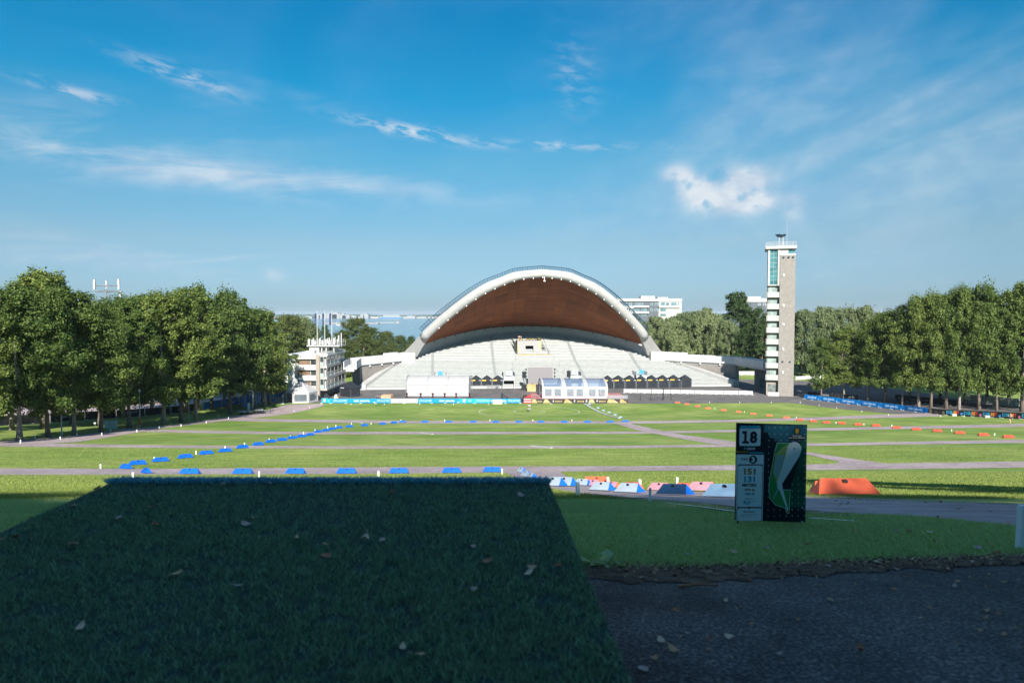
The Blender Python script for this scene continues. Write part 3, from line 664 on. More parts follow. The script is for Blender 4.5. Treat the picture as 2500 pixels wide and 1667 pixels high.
for (fx, z0, z1, w, y) in ((760, -.05, 1.7, .22, 5.7), (769, -.1, 1.5, .36, 5.8), (775, .2, 1.1, .3, 5.6), (785.5, 0, 1.8, .2, 5.8), (793, .1, 1.3, .18, 5.8), (800, 0, 1.6, .25, 5.7), (806, .5, 2.0, .12, 7), (809, .1, 1.3, .3, 5.7), (820, .2, 1.9, .2, 5.8), (826, 0, 1.6, .14, 7), (829.5, .9, 2.6, .18, 6.5), (832.5, -.6, 3.2, .12, 8), (797, .4, 1.8, .14, 9), (764, .2, 1.9, .1, 8), (779, .3, 1.9, .1, 9), (815, .3, 2.1, .1, 9), (788, .2, 1.2, .25, 7)):
    x = xat(fx, 180)-BX; MB().box(x-w, x+w, y, y+.2, zpl+z0, zpl+z1).build('aerial', 'antenna', bl)
for fx in (775, 793.3, 810.6):
    x = xat(fx, 179)-BX; zt = zat(758.5, 179)
    fp = MB().tube([(x, 6.6, zpl), (x, 6.6, zt)], [.13, .08], 8).build('flagpole', 'antenna', bl)
    mb = MB()
    for k in range(9):
        z = zt-.6-k*.38; wv = .16*sin(k*.9)
        mb.v += [(x-.1, 6.6, z), (x-.42-wv*.7, 6.75+wv, z-.1), (x-.62+wv*.5, 6.5-wv, z-.25)]
    mb.f = [(3*k+j, 3*k+j+1, 3*k+4+j, 3*k+3+j) for k in range(8) for j in range(2)]
    mb.build('flag', 'flag_cloth', fp)
MB().box(-6.2, -3.9, 3, 5, 11.45, 12.1).build('roof_unit', 'alu', bl)

# ------------------------------------------------------------------ tents
mat('tent_white', (.365, .365, .375), .7, var=.04, scale=.7); mat('tent_black', (.018, .022, .030), .7, var=.25, scale=1.2); mat('tent_yellow', (.62, .40, .06), .7, var=.1)
mat('metal', (.42, .44, .46), .35, metal=.7); mat('bar_maroon', (.05, .014, .02), .8, var=.2); mat('black', (.012, .012, .014), .6)
glass_mat('clear_film', (.35, .42, .5), .28); glass_mat('clear_roof', (.17, .24, .36), .62)
mat('print_white', (.60, .62, .64), .6, var=.03)
pg = thing('pagoda_tent', 'white pagoda tent with pointed roof and clear walls left of the banners', 'tent', (xat(734.5, 167.5), 167.5, 0), radians(12))
N = 6; R0 = 3.75
prof = [(R0*1.03, 2.42), (R0, 2.75), (R0*.72, 3.35), (R0*.45, 4.0), (R0*.24, 4.75), (R0*.08, 5.55), (.02, 5.95)]
MB().lathe(prof, N).build('roof', 'tent_white', pg)
for k in range(N):
    a0, a1 = 2*pi*k/N, 2*pi*(k+1)/N; p0 = Vector((R0*cos(a0), R0*sin(a0), 0)); p1 = Vector((R0*cos(a1), R0*sin(a1), 0))
    MB().cyl(p0.x, p0.y, 0, 2.6, .1, n=6).build('post', 'tent_white', pg)
    d = (p1-p0)
    def qd(u0, u1, z0, z1, ins=0):
        mid = (p0+p1)*.5*(-ins); return [tuple(p0+d*u0+mid+Vector((0, 0, z0))), tuple(p0+d*u1+mid+Vector((0, 0, z0))), tuple(p0+d*u1+mid+Vector((0, 0, z1))), tuple(p0+d*u0+mid+Vector((0, 0, z1)))]
    if k not in (3,):
        MB().add(qd(.03, .97, .0, .45), [(0, 1, 2, 3)]).add(qd(.03, .97, 2.1, 2.45), [(0, 1, 2, 3)]).add(qd(.03, .12, .45, 2.1), [(0, 1, 2, 3)]).add(qd(.88, .97, .45, 2.1), [(0, 1, 2, 3)]).build('side_wall', 'tent_white', pg)
        MB().add(qd(.12, .88, .45, 2.1, .004), [(0, 1, 2, 3)]).build('clear_pane', 'clear_film', pg)
MB().box(-1.6, -.2, -.5, .5, 0, .95).box(.4, 1.8, .2, 1.2, 0, .8).build('counter', 'black', pg)

def popup(name, label, loc, rz, w=3., d=3., walls=True, yellow=True, group=None, eave=2.15, peak=3.15):
    t = thing(name, label, 'tent', loc, rz, group); w2, d2 = w/2, d/2
    rl = max(0, (w-d)/2)
    top = [(-rl, 0, peak), (rl, 0, peak)] if rl else [(0, 0, peak)]
    e = [(-w2, -d2, eave), (w2, -d2, eave), (w2, d2, eave), (-w2, d2, eave)]; e2 = [(x*1.01, y*1.01, eave-.32) for x, y, z in e]
    mb = MB()
    if rl: mb.add(e+top, [(0, 1, 5, 4), (1, 2, 5), (2, 3, 4, 5), (3, 0, 4)])
    else: mb.add(e+top, [(0, 1, 4), (1, 2, 4), (2, 3, 4), (3, 0, 4)])
    mb.add(e+e2, [(i, 4+i, 4+(i+1) % 4, (i+1) % 4) for i in range(4)]); mb.build('canopy', 'tent_black', t)
    for sx in (-1, 1):
        for sy in (-1, 1): MB().box(sx*w2*.98-.03, sx*w2*.98+.03, sy*d2*.98-.03, sy*d2*.98+.03, 0, eave).build('leg', 'metal', t)
    if walls:
        for k in range(3):   # two sides and the back
            n = 18; vs = []
            for i in range(n+1):
                u = -1+2*i/n; wv = .05*sin(i*1.9+k)*1.1
                if k == 0: p = (u*w2, -d2+.03+wv)
                elif k == 1: p = (-w2+.03+wv, u*d2)
                else: p = (w2-.03+wv, u*d2)
                vs += [(p[0], p[1], .02), (p[0], p[1], eave-.1)]
            MB().add(vs, [(2*i, 2*i+2, 2*i+3, 2*i+1) for i in range(n)]).build('side_curtain', 'tent_black', t)
    if yellow:
        MB().box(-w2+.1, -w2+1.35, -d2-.06, -d2-.04, eave-.34, eave-.02).build('yellow_valance', 'tent_yellow', t)
        MB().box(w2-.6, w2-.05, -d2-.06, -d2-.04, eave-.25, eave-.12).build('valance_lettering', 'print_white', t)
    return t
p = at(866, 970, 177)
bt = popup('black_tent', 'large black market tent beside the white commentary building', (xat(852, 178), 178.5, 0), radians(-38), 4.5, 3.2, True, False, None, 2.45, 3.85)
MB().box(-1.9, -.4, -1.68, -1.66, 2.18, 2.34).build('valance_lettering', 'print_white', bt); 
for i, px in enumerate((1162, 1188.5, 1215)):
    popup('popup_tent', ORDS[i]+' from the left of three black pop-up tents right of the white marquee', (xat(px, 198.5), 198.5, 0), 0, 3.05, 3., True, True, 'black pop-up tents by the white marquee', 2.55, 3.75)
for i, px in enumerate((1484, 1510.5, 1538, 1565, 1592, 1619, 1646, 1674)):
    y = 198.5+i*.35
    popup('popup_tent', ORDS[i]+' from the left in the row of eight black tents right of the clear marquee', (xat(px, y), y, 0), radians(3), 3.1, 3., True, i < 7, 'black pop-up tents in a row right of the clear marquee', 2.5, 3.7)
# long white marquee
wm = thing('white_marquee', 'long white marquee with rounded roof and metal truss ends, closed walls', 'tent', (xat(1068.5, 179), 178.6, 0), 0)
hw = 8.45
arcp = [(0, 0), (0, 3.05), (.5, 3.7), (1.4, 4.35), (2.8, 4.85), (4.4, 5.05), (6, 4.85), (7.4, 4.35), (8.3, 3.7), (8.8, 3.05), (8.8, 0)]
secw = [(-hw+.35, -2.75), (-2.72, 2.6), (2.63, hw-.35)]
for a, b in secw: MB().yz(arcp, a, b).build('bay', 'tent_white', wm)
for x in (-2.735, 2.615): MB().yz([(y*1.002+(-.03 if y < 4 else .03), z+.03) for y, z in arcp], x-.06, x+.06).build('seam_strap', 'tent_step' if 'tent_step' in MATS else 'metal', wm)
for x in (-hw, hw-.12):
    mb = MB()
    for i in range(len(arcp)-1):
        (y0, z0), (y1, z1) = arcp[i], arcp[i+1]
        k = max(2, int(sqrt((y1-y0)**2+(z1-z0)**2)/.6)+1)
        pp = [(y0+(y1-y0)*q/k, z0+(z1-z0)*q/k) for q in range(k+1)]
        mb.tube([(x, y, z+.08) for y, z in pp], .04, 5); mb.tube([(x+.3, y, z+.08) for y, z in pp], .04, 5)
        for q in range(k): mb.tube([(x, pp[q][0], pp[q][1]+.08), (x+.3, pp[q+1][0], pp[q+1][1]+.08)], .025, 4)
    mb.build('end_truss', 'metal', wm)
MB().box(-hw+.4, hw-.4, -.05, -.01, 3.0, 3.1).build('eave_strip', 'metal', wm)
# cocktail tables in dark stretch covers
for i, px in enumerate((992, 1026, 1055.7, 1085, 1113, 1146)):
    t = tag(MB().lathe([(.36, 0), (.2, .35), (.17, .6), (.25, .9), (.40, 1.08), (.40, 1.12), (0, 1.12)], 14).build('cocktail_table', 'bar_maroon'), ORDS[i]+' from the left of six maroon covered bar tables before the white marquee', 'table', 'bar tables in front of the white marquee')
    t.location = (xat(px, 175.5), 175.5, .012)
# clear marquee on its printed platform
mat('print_gold', (.33, .235, .09), .6, scale=.9, col2=(.46, .37, .19)); mat('print_dark', (.03, .03, .032), .6, var=.2); mat('carpet_red', (.38, .045, .05), .85, var=.1); mat('carpet_pink', (.42, .17, .17), .85, var=.15, scale=2)
PX0, PX1, PYF = xat(1298, 164.5), xat(1534.5, 164.5), 164.5
pf = thing('platform', 'low hospitality platform with gold and black printed skirt and red carpet', 'platform', (PX0, PYF, 0), 0)
PW = PX1-PX0
MB().box(0, PW, .06, 12.5, -.05, 1.0).build('deck', 'carpet_pink', pf)
MB().box(0, PW, 0, .05, .0, 1.02).build('skirt', 'print_dark', pf)
u = lambda px: (px-1298)/236.5*PW
for (a, b, c, d) in ((1299, 1308, 1312, 1300), (1326, 1336, 1345, 1331), (1377, 1386, 1399, 1381), (1437, 1449, 1454, 1441), (1483, 1498, 1512, 1486), (1514, 1521, 1533, 1516)):
    MB().xz([(u(a), .06), (u(c), .06), (u(b), .97), (u(d), .97)], -.012, -.004).build('gold_print', 'print_gold', pf)
for (a, b, z0, z1) in ((1312, 1324, .3, .55), (1350, 1353, .3, .75), (1355, 1373, .3, .62), (1402, 1405, .3, .8), (1410, 1427, .28, .64), (1431, 1435, .3, .8), (1457, 1461, .4, .75), (1463, 1480, .3, .62), (1517, 1529, .3, .6)):
    n_ = 1 if b-a < 6 else 5
    for k in range(n_):
        w_ = (u(b)-u(a))/n_; x_ = u(a)+k*w_; MB().xz([(x_, z0), (x_+w_*.8, z0), (x_+w_*.9, z1), (x_+w_*.15, z1-.06)], -.024, -.016).build('sponsor_mark', 'print_white' if n_ == 1 else 'print_gold', pf)
mb = MB()
for k in range(13): x = PW*k/12; mb.box(x-.025, x+.025, 1.2 if False else .1, .15, 1.0, 1.95) if x > u(1486) or x < u(1322) else None
mb.box(u(1486), PW, .1, .15, 1.9, 1.96).box(0, u(1320), .1, .15, 1.9, 1.96); mb.build('railing', 'metal', pf)
MB().box(u(1486), PW-.1, .11, .13, 1.03, 1.85).build('railing_glass', 'clear_film', pf)
for k in range(4): MB().box(-1.9, -.02, -.35-.32*(3-k)+.9, 1.4, -.02, .25*(k+1)-.02).build('step', 'tier_white' if k % 2 else 'carpet_red', pf)
for k in range(5): MB().box(-1.75+k*.33, -1.46+k*.33, 2.2, 2.6+.0, 1.0, 1.2+.16*k).build('seat', 'carpet_red', pf)
MB().box(-2.1, -.02, 1.42, 8, -.02, 1.0).build('landing', 'print_dark', pf)
for x in (-2.15,):
    MB().add([(x, -.2, .1), (x, 7.5, 1.1), (x, 7.5, 2.3), (x, -.2, 1.3)], [(0, 1, 2, 3)]).build('stair_glass', 'clear_film', pf)
    MB().tube([(x, -.2, 1.3), (x, 7.5, 2.3)], .05, 6).build('stair_handrail', 'metal', pf)
cm = thing('clear_marquee', 'white framed marquee with transparent curved roof panels and window walls on the platform', 'tent', (xat(1324, 166), 166., 1.0), radians(-1.5))
LW = xat(1484.5, 166)-xat(1324, 166); DP = 8.5; SK = -.9   # the far side lies a little to the left
prof = [(0, 0), (0, 2.85), (1.0, 3.75), (2.3, 4.3), (DP/2, 4.62), (DP-2.3, 4.3), (DP-1., 3.75), (DP, 2.85), (DP, 0)]
sk = lambda x, y: x+SK*y/(DP/2)*.5
def frame(x, w=.42):
    mb = MB(); vs = []
    for (y, z) in prof:
        vs += [(sk(x-w/2, y), y, z), (sk(x+w/2, y), y, z)]
    ins = [(y+(.14 if y < DP/2 else -.14 if y > DP/2 else 0), z-.16 if z > 1 else z) for y, z in prof]
    for (y, z) in ins: vs += [(sk(x-w/2, y), y, z), (sk(x+w/2, y), y, z)]
    n = len(prof); fs = []
    for i in range(n-1):
        a = 2*i; b = 2*n+2*i
        fs += [(a, a+1, a+3, a+2), (b, b+2, b+3, b+1), (a, a+2, b+2, b), (a+1, b+1, b+3, a+3)]
    mb.add(vs, fs); return mb.build('arch_frame', 'tent_white', cm)
xsf = [0.2, LW*.333-.22, LW*.333+.25, LW*.667-.22, LW*.667+.25, LW-.2]
for x in xsf: frame(x)
for k in range(3):
    x0, x1 = xsf[2*k]+.21, xsf[2*k+1]-.21
    for i in range(1, 7):
        (y0, z0), (y1, z1) = prof[i], prof[i+1]
        MB().add([(sk(x0, y0), y0, z0-.03), (sk(x1, y0), y0, z0-.03), (sk(x1, y1), y1, z1-.03), (sk(x0, y1), y1, z1-.03)], [(0, 1, 2, 3)]).build('roof_pane', 'clear_roof', cm)
    MB().box(x0, x1, 0, .08, 2.25, 2.9).build('eave_band', 'tent_white', cm); MB().box(x0, x1, 0, .06, 0, .55).build('wall_base', 'tent_white', cm)
    xm = (x0+x1)/2
    for a, b in ((x0, x0+.28), (xm-.35, xm+.35), (x1-.28, x1)): MB().box(a, b, 0, .06, .55, 2.25).build('wall_post', 'tent_white', cm)
    for a, b in ((x0+.28, xm-.35), (xm+.35, x1-.28)): MB().box(a, b, .02, .04, .55, 2.25).build('window_pane', 'clear_film', cm)
for i in range(1, 7):
    (y0, z0), (y1, z1) = prof[i], prof[i+1]
    MB().add([(sk(.02, y0), y0, z0), (sk(.02, y1), y1, z1), (sk(.02, y1), y1, 2.85), (sk(.02, y0), y0, 2.85)], [(0, 1, 2, 3)]).build('gable_pane', 'clear_roof', cm)
MB().add([(sk(.02, 0), 0, 2.5), (sk(.02, DP), DP, 2.5), (sk(.02, DP), DP, 2.9), (sk(.02, 0), 0, 2.9)], [(0, 1, 2, 3)]).build('gable_band', 'tent_white', cm)
# tables and chairs behind the clear walls
mat('furniture_dark', (.03, .03, .035), .6, var=.2)
for i in range(9):
    x = 1.0+i*(LW-2)/8; y = 3+1.6*((i*37) % 3)
    pos = Vector((xat(1324, 166)+x, 166+y, 1.0))
    tb = thing('bar_table', ORDS[i]+' from the left of the dark tables seen through the clear marquee walls', 'table', pos, 0, 'tables inside the clear marquee')
    MB().cyl(0, 0, 1.0, 1.05, .4).build('table_top', 'furniture_dark', tb); MB().cyl(0, 0, 0, 1.0, .05).build('column', 'furniture_dark', tb); MB().cyl(0, 0, 0, .04, .3).build('base', 'furniture_dark', tb)
    ch = thing('bar_chair', ORDS[i]+' from the left of the dark chairs seen through the clear marquee walls', 'chair', pos+Vector((.75, -.4, 0)), .3*i, 'chairs inside the clear marquee')
    MB().box(-.22, .22, -.22, .22, .6, .66).build('seat', 'furniture_dark', ch); MB().box(-.22, .22, .18, .24, .66, 1.1).build('backrest', 'furniture_dark', ch)
    for sx in (-.19, .17):
        for sy in (-.19, .17): MB().box(sx, sx+.03, sy, sy+.03, 0, .6).build('leg', 'furniture_dark', ch)
# ------------------------------------------------------------------ screen, commentary booth, speakers on the stage
mat('led_grey', (.20, .19, .20), .45, var=.05, scale=4); mat('truss', (.25, .26, .27), .4, metal=.6); mat('speaker_black', (.012, .015, .02), .5, var=.2)
sc_ = thing('led_screen', 'large grey video screen standing on the stage floor between round lamps', 'screen', (xat(1319.5, 196.5), 196.5, 0), SROT)
MB().box(-3.6, 3.6, 0, .35, 1.2, zat(896.5, 196.5)).build('panel', 'led_grey', sc_)
for x in (-3.4, 0, 3.2): MB().box(x, x+.25, .1, .6, -.02, 1.2).build('foot', 'truss', sc_)
for sg in (-1, 1):
    MB().box(sg*4.15-.06, sg*4.15+.06, .2, .32, -.02, 6.0).build('lamp_stand', 'truss', sc_)
    for z in (5.6, 4.6, 3.6): MB().tube([(sg*4.15, -.15, z), (sg*4.15, .2, z)], [.27, .2], 12).build('round_lamp', 'speaker_black', sc_)
for px, lab, y in ((1279.5, 'black line-array loudspeaker on a tall stand left of the video screen', 193.), (1389, 'black line-array loudspeaker right of the video screen behind the clear marquee', 196.)):
    sp = thing('loudspeaker', lab, 'speaker', (xat(px, y), y, 0), 0)
    MB().box(-.75, .75, -.6, .6, -.02, 1.7).build('subwoofer', 'speaker_black', sp); MB().cyl(0, 0, 1.7, 5.3, .06).build('pole', 'truss', sp)
    for k in range(4): MB().box(-.55, .55, -.35, .35, 3.4+k*.47, 3.4+k*.47+.43).build('cabinet', 'speaker_black', sp)
    MB().box(-.15, .15, -.1, .1, 5.3, 5.7).build('bracket', 'truss', sp)
# band platform under the screen with gold front
bpf = thing('side_stage', 'small stage with gold printed front left of the clear marquee', 'platform', (xat(1288, 189), 189, 0), 0)
MB().box(0, 9, 0.05, 5, -.02, 1.5).build('deck', 'print_dark', bpf); MB().box(-.1, 2.3, -.03, .03, 0, 2.1).build('front_print', 'print_gold', bpf)
for x in (1.1, 3, 4.2): MB().box(x, x+.6, .8, 1.3, 1.5, 2.1).build('monitor_box', 'speaker_black', bpf)
# booth on the tiers
BYY = 224.
bo = thing('commentary_booth', 'grey booth with dark doorway and gold printed deck built on the upper tiers', 'booth', (xat(1263, BYY), BYY, 0), SROT)
zb0, zb1, zb2 = zat(872.5, BYY-1.6), zat(864.5, BYY), zat(831.5, BYY)
bw = 59.5*BYY/FPX
ub = lambda px: (px-1263)*BYY/FPX
MB().box(0, ub(1283.3), 0, .2, zb1-1, zb2).box(ub(1302.5), bw, 0, .2, zb1-1, zb2).box(ub(1283.3), ub(1302.5), 0, .2, zat(844, BYY), zb2).build('front_wall', 'booth_grey' if 'booth_grey' in MATS else mat('booth_grey', (.30, .29, .30), .6, var=.06), bo)
MB().box(.02, .2, .2, 6, zb1-1, zb2-.02).box(bw-.2, bw-.02, .2, 6, zb1-1, zb2-.02).build('side_wall', 'print_dark', bo)
MB().box(.2, bw-.2, .2, 6, zb2-.3, zb2-.1).build('roof_deck', 'print_dark', bo)
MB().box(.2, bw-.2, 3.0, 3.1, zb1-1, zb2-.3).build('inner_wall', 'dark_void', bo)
MB().box(ub(1286), ub(1299), 1.6, 2.4, zb1-1, zb1+1.2).build('counter', 'tier_step', bo)
for pts_, nm in (([(0, zb1), (ub(1272), zb1), (ub(1268), zb1+1.6), (ub(1264.5), zb2-1), (0, zb2-.4)], 'gold_fade'), ([(bw, zb1+.6), (ub(1317), zb1+1.8), (ub(1314), zb2-1.4), (ub(1315), zb2), (bw, zb2)], 'gold_fade')):
    MB().xz(pts_, -.01, -.003).build(nm, 'print_goldpale' if 'print_goldpale' in MATS else mat('print_goldpale', (.36, .34, .21), .6, var=.1), bo)
cx_ = ub(1292.5); MB().xz([(cx_-.22, zb2-.35), (cx_+.22, zb2-.35), (cx_+.06, zb2-.7), (cx_+.4, zb2-1.05), (cx_-.4, zb2-1.05), (cx_-.06, zb2-.7)], -.012, -.004).build('cup_emblem', 'print_goldpale', bo)
MB().box(-.15, ub(1346), -1.6, -.02, zb0, zb1).build('deck', 'print_gold', bo)
for a, b, c in ((1274, 1281, 'print_dark'), (1291, 1320, 'print_white'), (1329, 1338, 'print_dark')):
    k = 4
    for i in range(k):
        w_ = (ub(b)-ub(a))/k; x_ = ub(a)+i*w_; MB().xz([(x_, zb0+.25), (x_+w_*.75, zb0+.35), (x_+w_*.9, zb1-.3), (x_+w_*.2, zb1-.35)], -1.62, -1.61).build('deck_print', c, bo)
mb = MB()
for k in range(11): z = zb1-.2+(zb2-zb1+.2)*k/10.5; MB().box(bw+.05, bw+2.0-.12*k, .1+.42*k, .5+.42*k, z, z+.14).build('stair_tread', 'speaker_black', bo)
MB().tube([(bw+2.3, .1, zb1+.9), (bw+1.0, 4.4, zb2+1.1)], .06, 6).build('stair_rail', 'speaker_black', bo)
MB().box(bw+2.2, bw+2.5, -1.4, -1.2, zb1, zb1+1.6).build('rail_post', 'truss', bo)
# dark railing down the left side
MB().add([(-.05, 0, zb2), (-.05, -1.6, zb0), (-.6, -1.3, zb0+1.0), (-1.6, 3.5, zb2+1.3), (-1.6, 3.5, zb2+.6), (-.5, 1.5, zb2-.6)], [(0, 5, 4, 3, 2, 1)]).build('side_netting', 'side_net' if 'side_net' in MATS else mat('side_net', (.06, .065, .06), .8, var=.4, scale=3), bo)
mb = MB(); mb.tube([(-.1, -1.5, zb0), (-1.6, 3.5, zb2+1.3), (-.3, 3.5, zb2+1.1)], .09, 6); mb.tube([(-.15, 0, zb1), (-.15, 0, zb2+.9)], .09, 6); mb.build('side_frame', 'speaker_black', bo)
MB().box(bw-1.55, bw-.05, .5, .7, zb2, zb2+1.15).build('roof_screen', 'speaker_black', bo)
mat('flower_yellow', (.65, .48, .04), .7, var=.25, scale=9); mat('flower_green', (.06, .12, .03), .8)
for i, px in enumerate((1269, 1275.5, 1284.5, 1293, 1300.5, 1308.5, 1317)):
    x, z = ub(px), zb2
    wpos = Matrix.Rotation(SROT, 3, 'Z') @ Vector((x, .12, 0)); t = thing('flower_pot', ORDS[i]+' from the left of seven yellow flower pots along the booth roof', 'flowers', bo.location+wpos+Vector((0, 0, z)), 0, 'yellow flowers on the booth roof')
    MB().lathe([(.12, 0), (.2, .25), (0, .25)], 8).build('pot', 'speaker_black', t)
    mb = MB()
    for k in range(26):
        a, r_, h_ = random.random()*6.28, random.random()*.36, .28+random.random()*.28; c = Vector((r_*cos(a), r_*sin(a), h_)); s = .09
        mb.add([c+Vector((-s, 0, -s*.3)), c+Vector((0, -s, s*.3)), c+Vector((s, 0, .0)), c+Vector((0, s, s))], [(0, 1, 2, 3)])
    mb.build('blossom', 'flower_yellow', t)
for i, px in enumerate((1289, 1296.5, 1304)):
    wpos = Matrix.Rotation(SROT, 3, 'Z') @ Vector((ub(px), .9, 0)); t = thing('director_chair', ORDS[i]+' from the left of three black chairs on the booth roof', 'chair', bo.location+wpos+Vector((0, 0, zb2-.1)), 0, 'black chairs on the booth roof')
    MB().xz([(-.42, .5), (.42, .5), (.3, .9), (.12, 1.25), (-.12, 1.25), (-.3, .9)], .2, .28).build('backrest', 'speaker_black', t); MB().box(-.38, .38, -.3, .2, .45, .52).build('seat', 'speaker_black', t)
    for sx in (-.34, .3):
        for sy in (-.28, .16): MB().box(sx, sx+.05, sy, sy+.05, 0, .45).build('leg', 'speaker_black', t)

# ------------------------------------------------------------------ people
mat('skin', (.52, .31, .22), .6, var=.08); mat('cloth_pink', (.62, .24, .26), .8, var=.12); mat('cloth_dark', (.02, .022, .03), .8, var=.2); mat('cloth_teal', (.02, .19, .30), .8, var=.12); mat('hair_dark', (.03, .02, .015), .7); mat('shoe', (.6, .6, .6), .6)
def skin_obj(name, joints, edges, radii, m, parent):
    me = bpy.data.meshes.new(name); me.from_pydata(joints, edges, []); ob = bpy.data.objects.new(name, me); COL.objects.link(ob)
    sk_ = ob.modifiers.new('s', 'SKIN'); sb = ob.modifiers.new('d', 'SUBSURF'); sb.levels = sb.render_levels = 1
    for i, r in enumerate(radii): me.skin_vertices[0].data[i].radius = (r, r*.85)
    me.skin_vertices[0].data[0].use_root = True
    dg = bpy.context.evaluated_depsgraph_get(); nm = bpy.data.meshes.new_from_object(ob.evaluated_get(dg)); bpy.data.objects.remove(ob)
    nm.materials.clear(); nm.materials.append(MATS[m]); nm.shade_smooth(); return link(name, nm, parent)
def person(label, loc, rz, pose, top, legs, sc=1.):
    t = thing('person', label, 'person', loc, rz, None, sc)
    if pose == 'run':
        J = [(0, 0, .95), (0, .03, 1.2), (0, .06, 1.42), (0, .08, 1.52), (0, .1, 1.66), (-.19, .05, 1.4), (-.24, -.16, 1.2), (-.16, .06, 1.12), (.19, .05, 1.4), (.25, .16, 1.16), (.18, .36, 1.26),
             (-.1, 0, .9), (-.1, .3, .62), (-.1, .12, .26), (-.1, .26, .16), (.1, 0, .9), (.1, -.04, .5), (.1, -.12, .07), (.1, .06, .03)]
    else:
        J = [(0, 0, .95), (0, 0, 1.2), (0, 0, 1.42), (0, 0, 1.52), (0, .02, 1.66), (-.2, 0, 1.4), (-.26, .03, 1.13), (-.24, .08, .9), (.2, 0, 1.4), (.26, .03, 1.13), (.22, .1, .92),
             (-.1, 0, .9), (-.11, .02, .5), (-.11, 0, .08), (-.11, .14, .03), (.1, 0, .9), (.11, .02, .5), (.11, 0, .08), (.11, .14, .03)]
    E_ = [(0, 1), (1, 2), (2, 3), (3, 4), (2, 5), (5, 6), (6, 7), (2, 8), (8, 9), (9, 10), (0, 11), (11, 12), (12, 13), (13, 14), (0, 15), (15, 16), (16, 17), (17, 18)]
    Rr = [.12, .125, .12, .055, .1, .065, .045, .035, .065, .045, .035, .1, .065, .042, .035, .1, .065, .042, .035]
    skin_obj('body', J, E_, Rr, 'skin', t)
    skin_obj('shirt', [J[0], J[1], J[2], J[5], J[8]], [(0, 1), (1, 2), (2, 3), (2, 4)], [.145, .15, .14, .09, .09], top, t)
    q = lambda a, b, f: tuple(a[i]+(b[i]-a[i])*f for i in range(3))
    skin_obj('shorts', [J[0], J[11], q(J[11], J[12], .75), J[15], q(J[15], J[16], .75)], [(0, 1), (1, 2), (0, 3), (3, 4)], [.15, .125, .1, .125, .1], legs, t)
    h = J[4]; MB().lathe([(0, h[2]+.14), (.08, h[2]+.12), (.115, h[2]+.03), (.1, h[2]-.03)], 10, (h[0], h[1]-.015)).build('hair', 'hair_dark', t, True)
    return t
wp = lambda px, yy: bo.location+Matrix.Rotation(SROT, 3, 'Z') @ Vector((ub(px), yy, 0))+Vector((0, 0, zb2-.1))
person('person in pink shirt and dark shorts standing on the booth roof', wp(1268, 1.2), pi+.3, 'stand', 'cloth_pink', 'cloth_dark', 1.05)
person('person in teal shirt and dark shorts standing on the booth roof', wp(1272.5, .8), pi-.4, 'stand', 'cloth_teal', 'cloth_dark', 1.0)
person('person in pale pink top and dark shorts running on the field near the coloured banners', G(2467, 1033), radians(100), 'run', 'cloth_pink', 'cloth_dark', 1.05)

# ------------------------------------------------------------------ plaza clutter
def bin_(px, col, lab, i):
    t = thing('waste_bin', lab, 'bin', (xat(px, 196), 196, .012), 0, None)
    mat('bin_'+col[0], col[1], .5); MB().add([(-.28, -.3, 0), (.28, -.3, 0), (.28, .3, 0), (-.28, .3, 0), (-.34, -.36, 1.0), (.34, -.36, 1.0), (.34, .36, 1.0), (-.34, .36, 1.0)], [(0, 1, 5, 4), (1, 2, 6, 5), (2, 3, 7, 6), (3, 0, 4, 7), (4, 5, 6, 7)]).build('tub', 'bin_'+col[0], t)
    MB().box(-.36, .36, -.4, .38, 1.0, 1.1).build('lid', 'bin_'+col[0], t); MB().box(-.3, .3, -.31, -.305, .4, .8).build('sticker', 'print_white', t) if i == 2 else None
for i, (px, c, lab) in enumerate(((957, ('green', (.03, .12, .04)), 'green waste bin at the foot of the white tiers'), (964.5, ('yellow', (.6, .42, .04)), 'yellow waste bin at the foot of the white tiers'), (971, ('black', (.03, .025, .02)), 'black waste bin at the foot of the white tiers'), (976.5, ('red', (.35, .08, .05)), 'brown-red waste bin at the foot of the white tiers'))): bin_(px, c, lab, i)
mat('pallet_wood', (.45, .29, .19), .8, var=.15, scale=5)
tb = thing('deck_stack', 'stack of brown wooden deck boards behind the blue banners', 'boards', (xat(928, 173.5), 173.5, 0), radians(-4))
for k in range(9): MB().box(.05*(k % 2), 2.55, k*.33, k*.33+.29, .02, .75+.02*(k % 3)).build('board', 'pallet_wood', tb)
tb2 = thing('picnic_table', 'brown folding table lying beside the deck boards', 'table', (xat(920, 173), 173, 0), radians(20)); MB().box(-.7, .5, -.3, .3, .7, .76, Matrix.Rotation(.3, 3, 'Y')).build('table_top', 'pallet_wood', tb2)
for x in (-.6, .4): MB().box(x, x+.06, -.25, .25, 0, .72).build('leg', 'truss', tb2)
for i, (x, z) in enumerate(((0, 0), (.55, 0), (.2, .5))):
    o = MB().box(-.26, .26, -.25, .25, 0, .48).build('carton', 'print_white' if i != 1 else 'pallet_wood'); tag(o, ('white carton on the ground left of the black tent', 'brown carton on the ground left of the black tent', 'white carton on top of the two cartons by the black tent')[i], 'box', 'cartons by the black tent'); o.location = (xat(816.5, 174)+x, 174, .012+z)
cb = thing('cargo_bike', 'dark handcart loaded with blue bags behind the blue banner end', 'cart', (xat(797, 172), 171.5, .012), .2)
MB().xz([(-1.0, .5), (.9, .5), (.5, 1.0), (-.2, 1.75), (-.6, 1.1)], -.35, .35).build('load', 'tent_black', cb); MB().box(-1, .9, -.4, .4, .4, .5).build('tray', 'truss', cb)
for x in (-.6, .5):
    for y in (-.45, .42): MB().tube([(x, y, .3), (x, y+.05, .3)], .3, 12).build('wheel', 'black', cb)
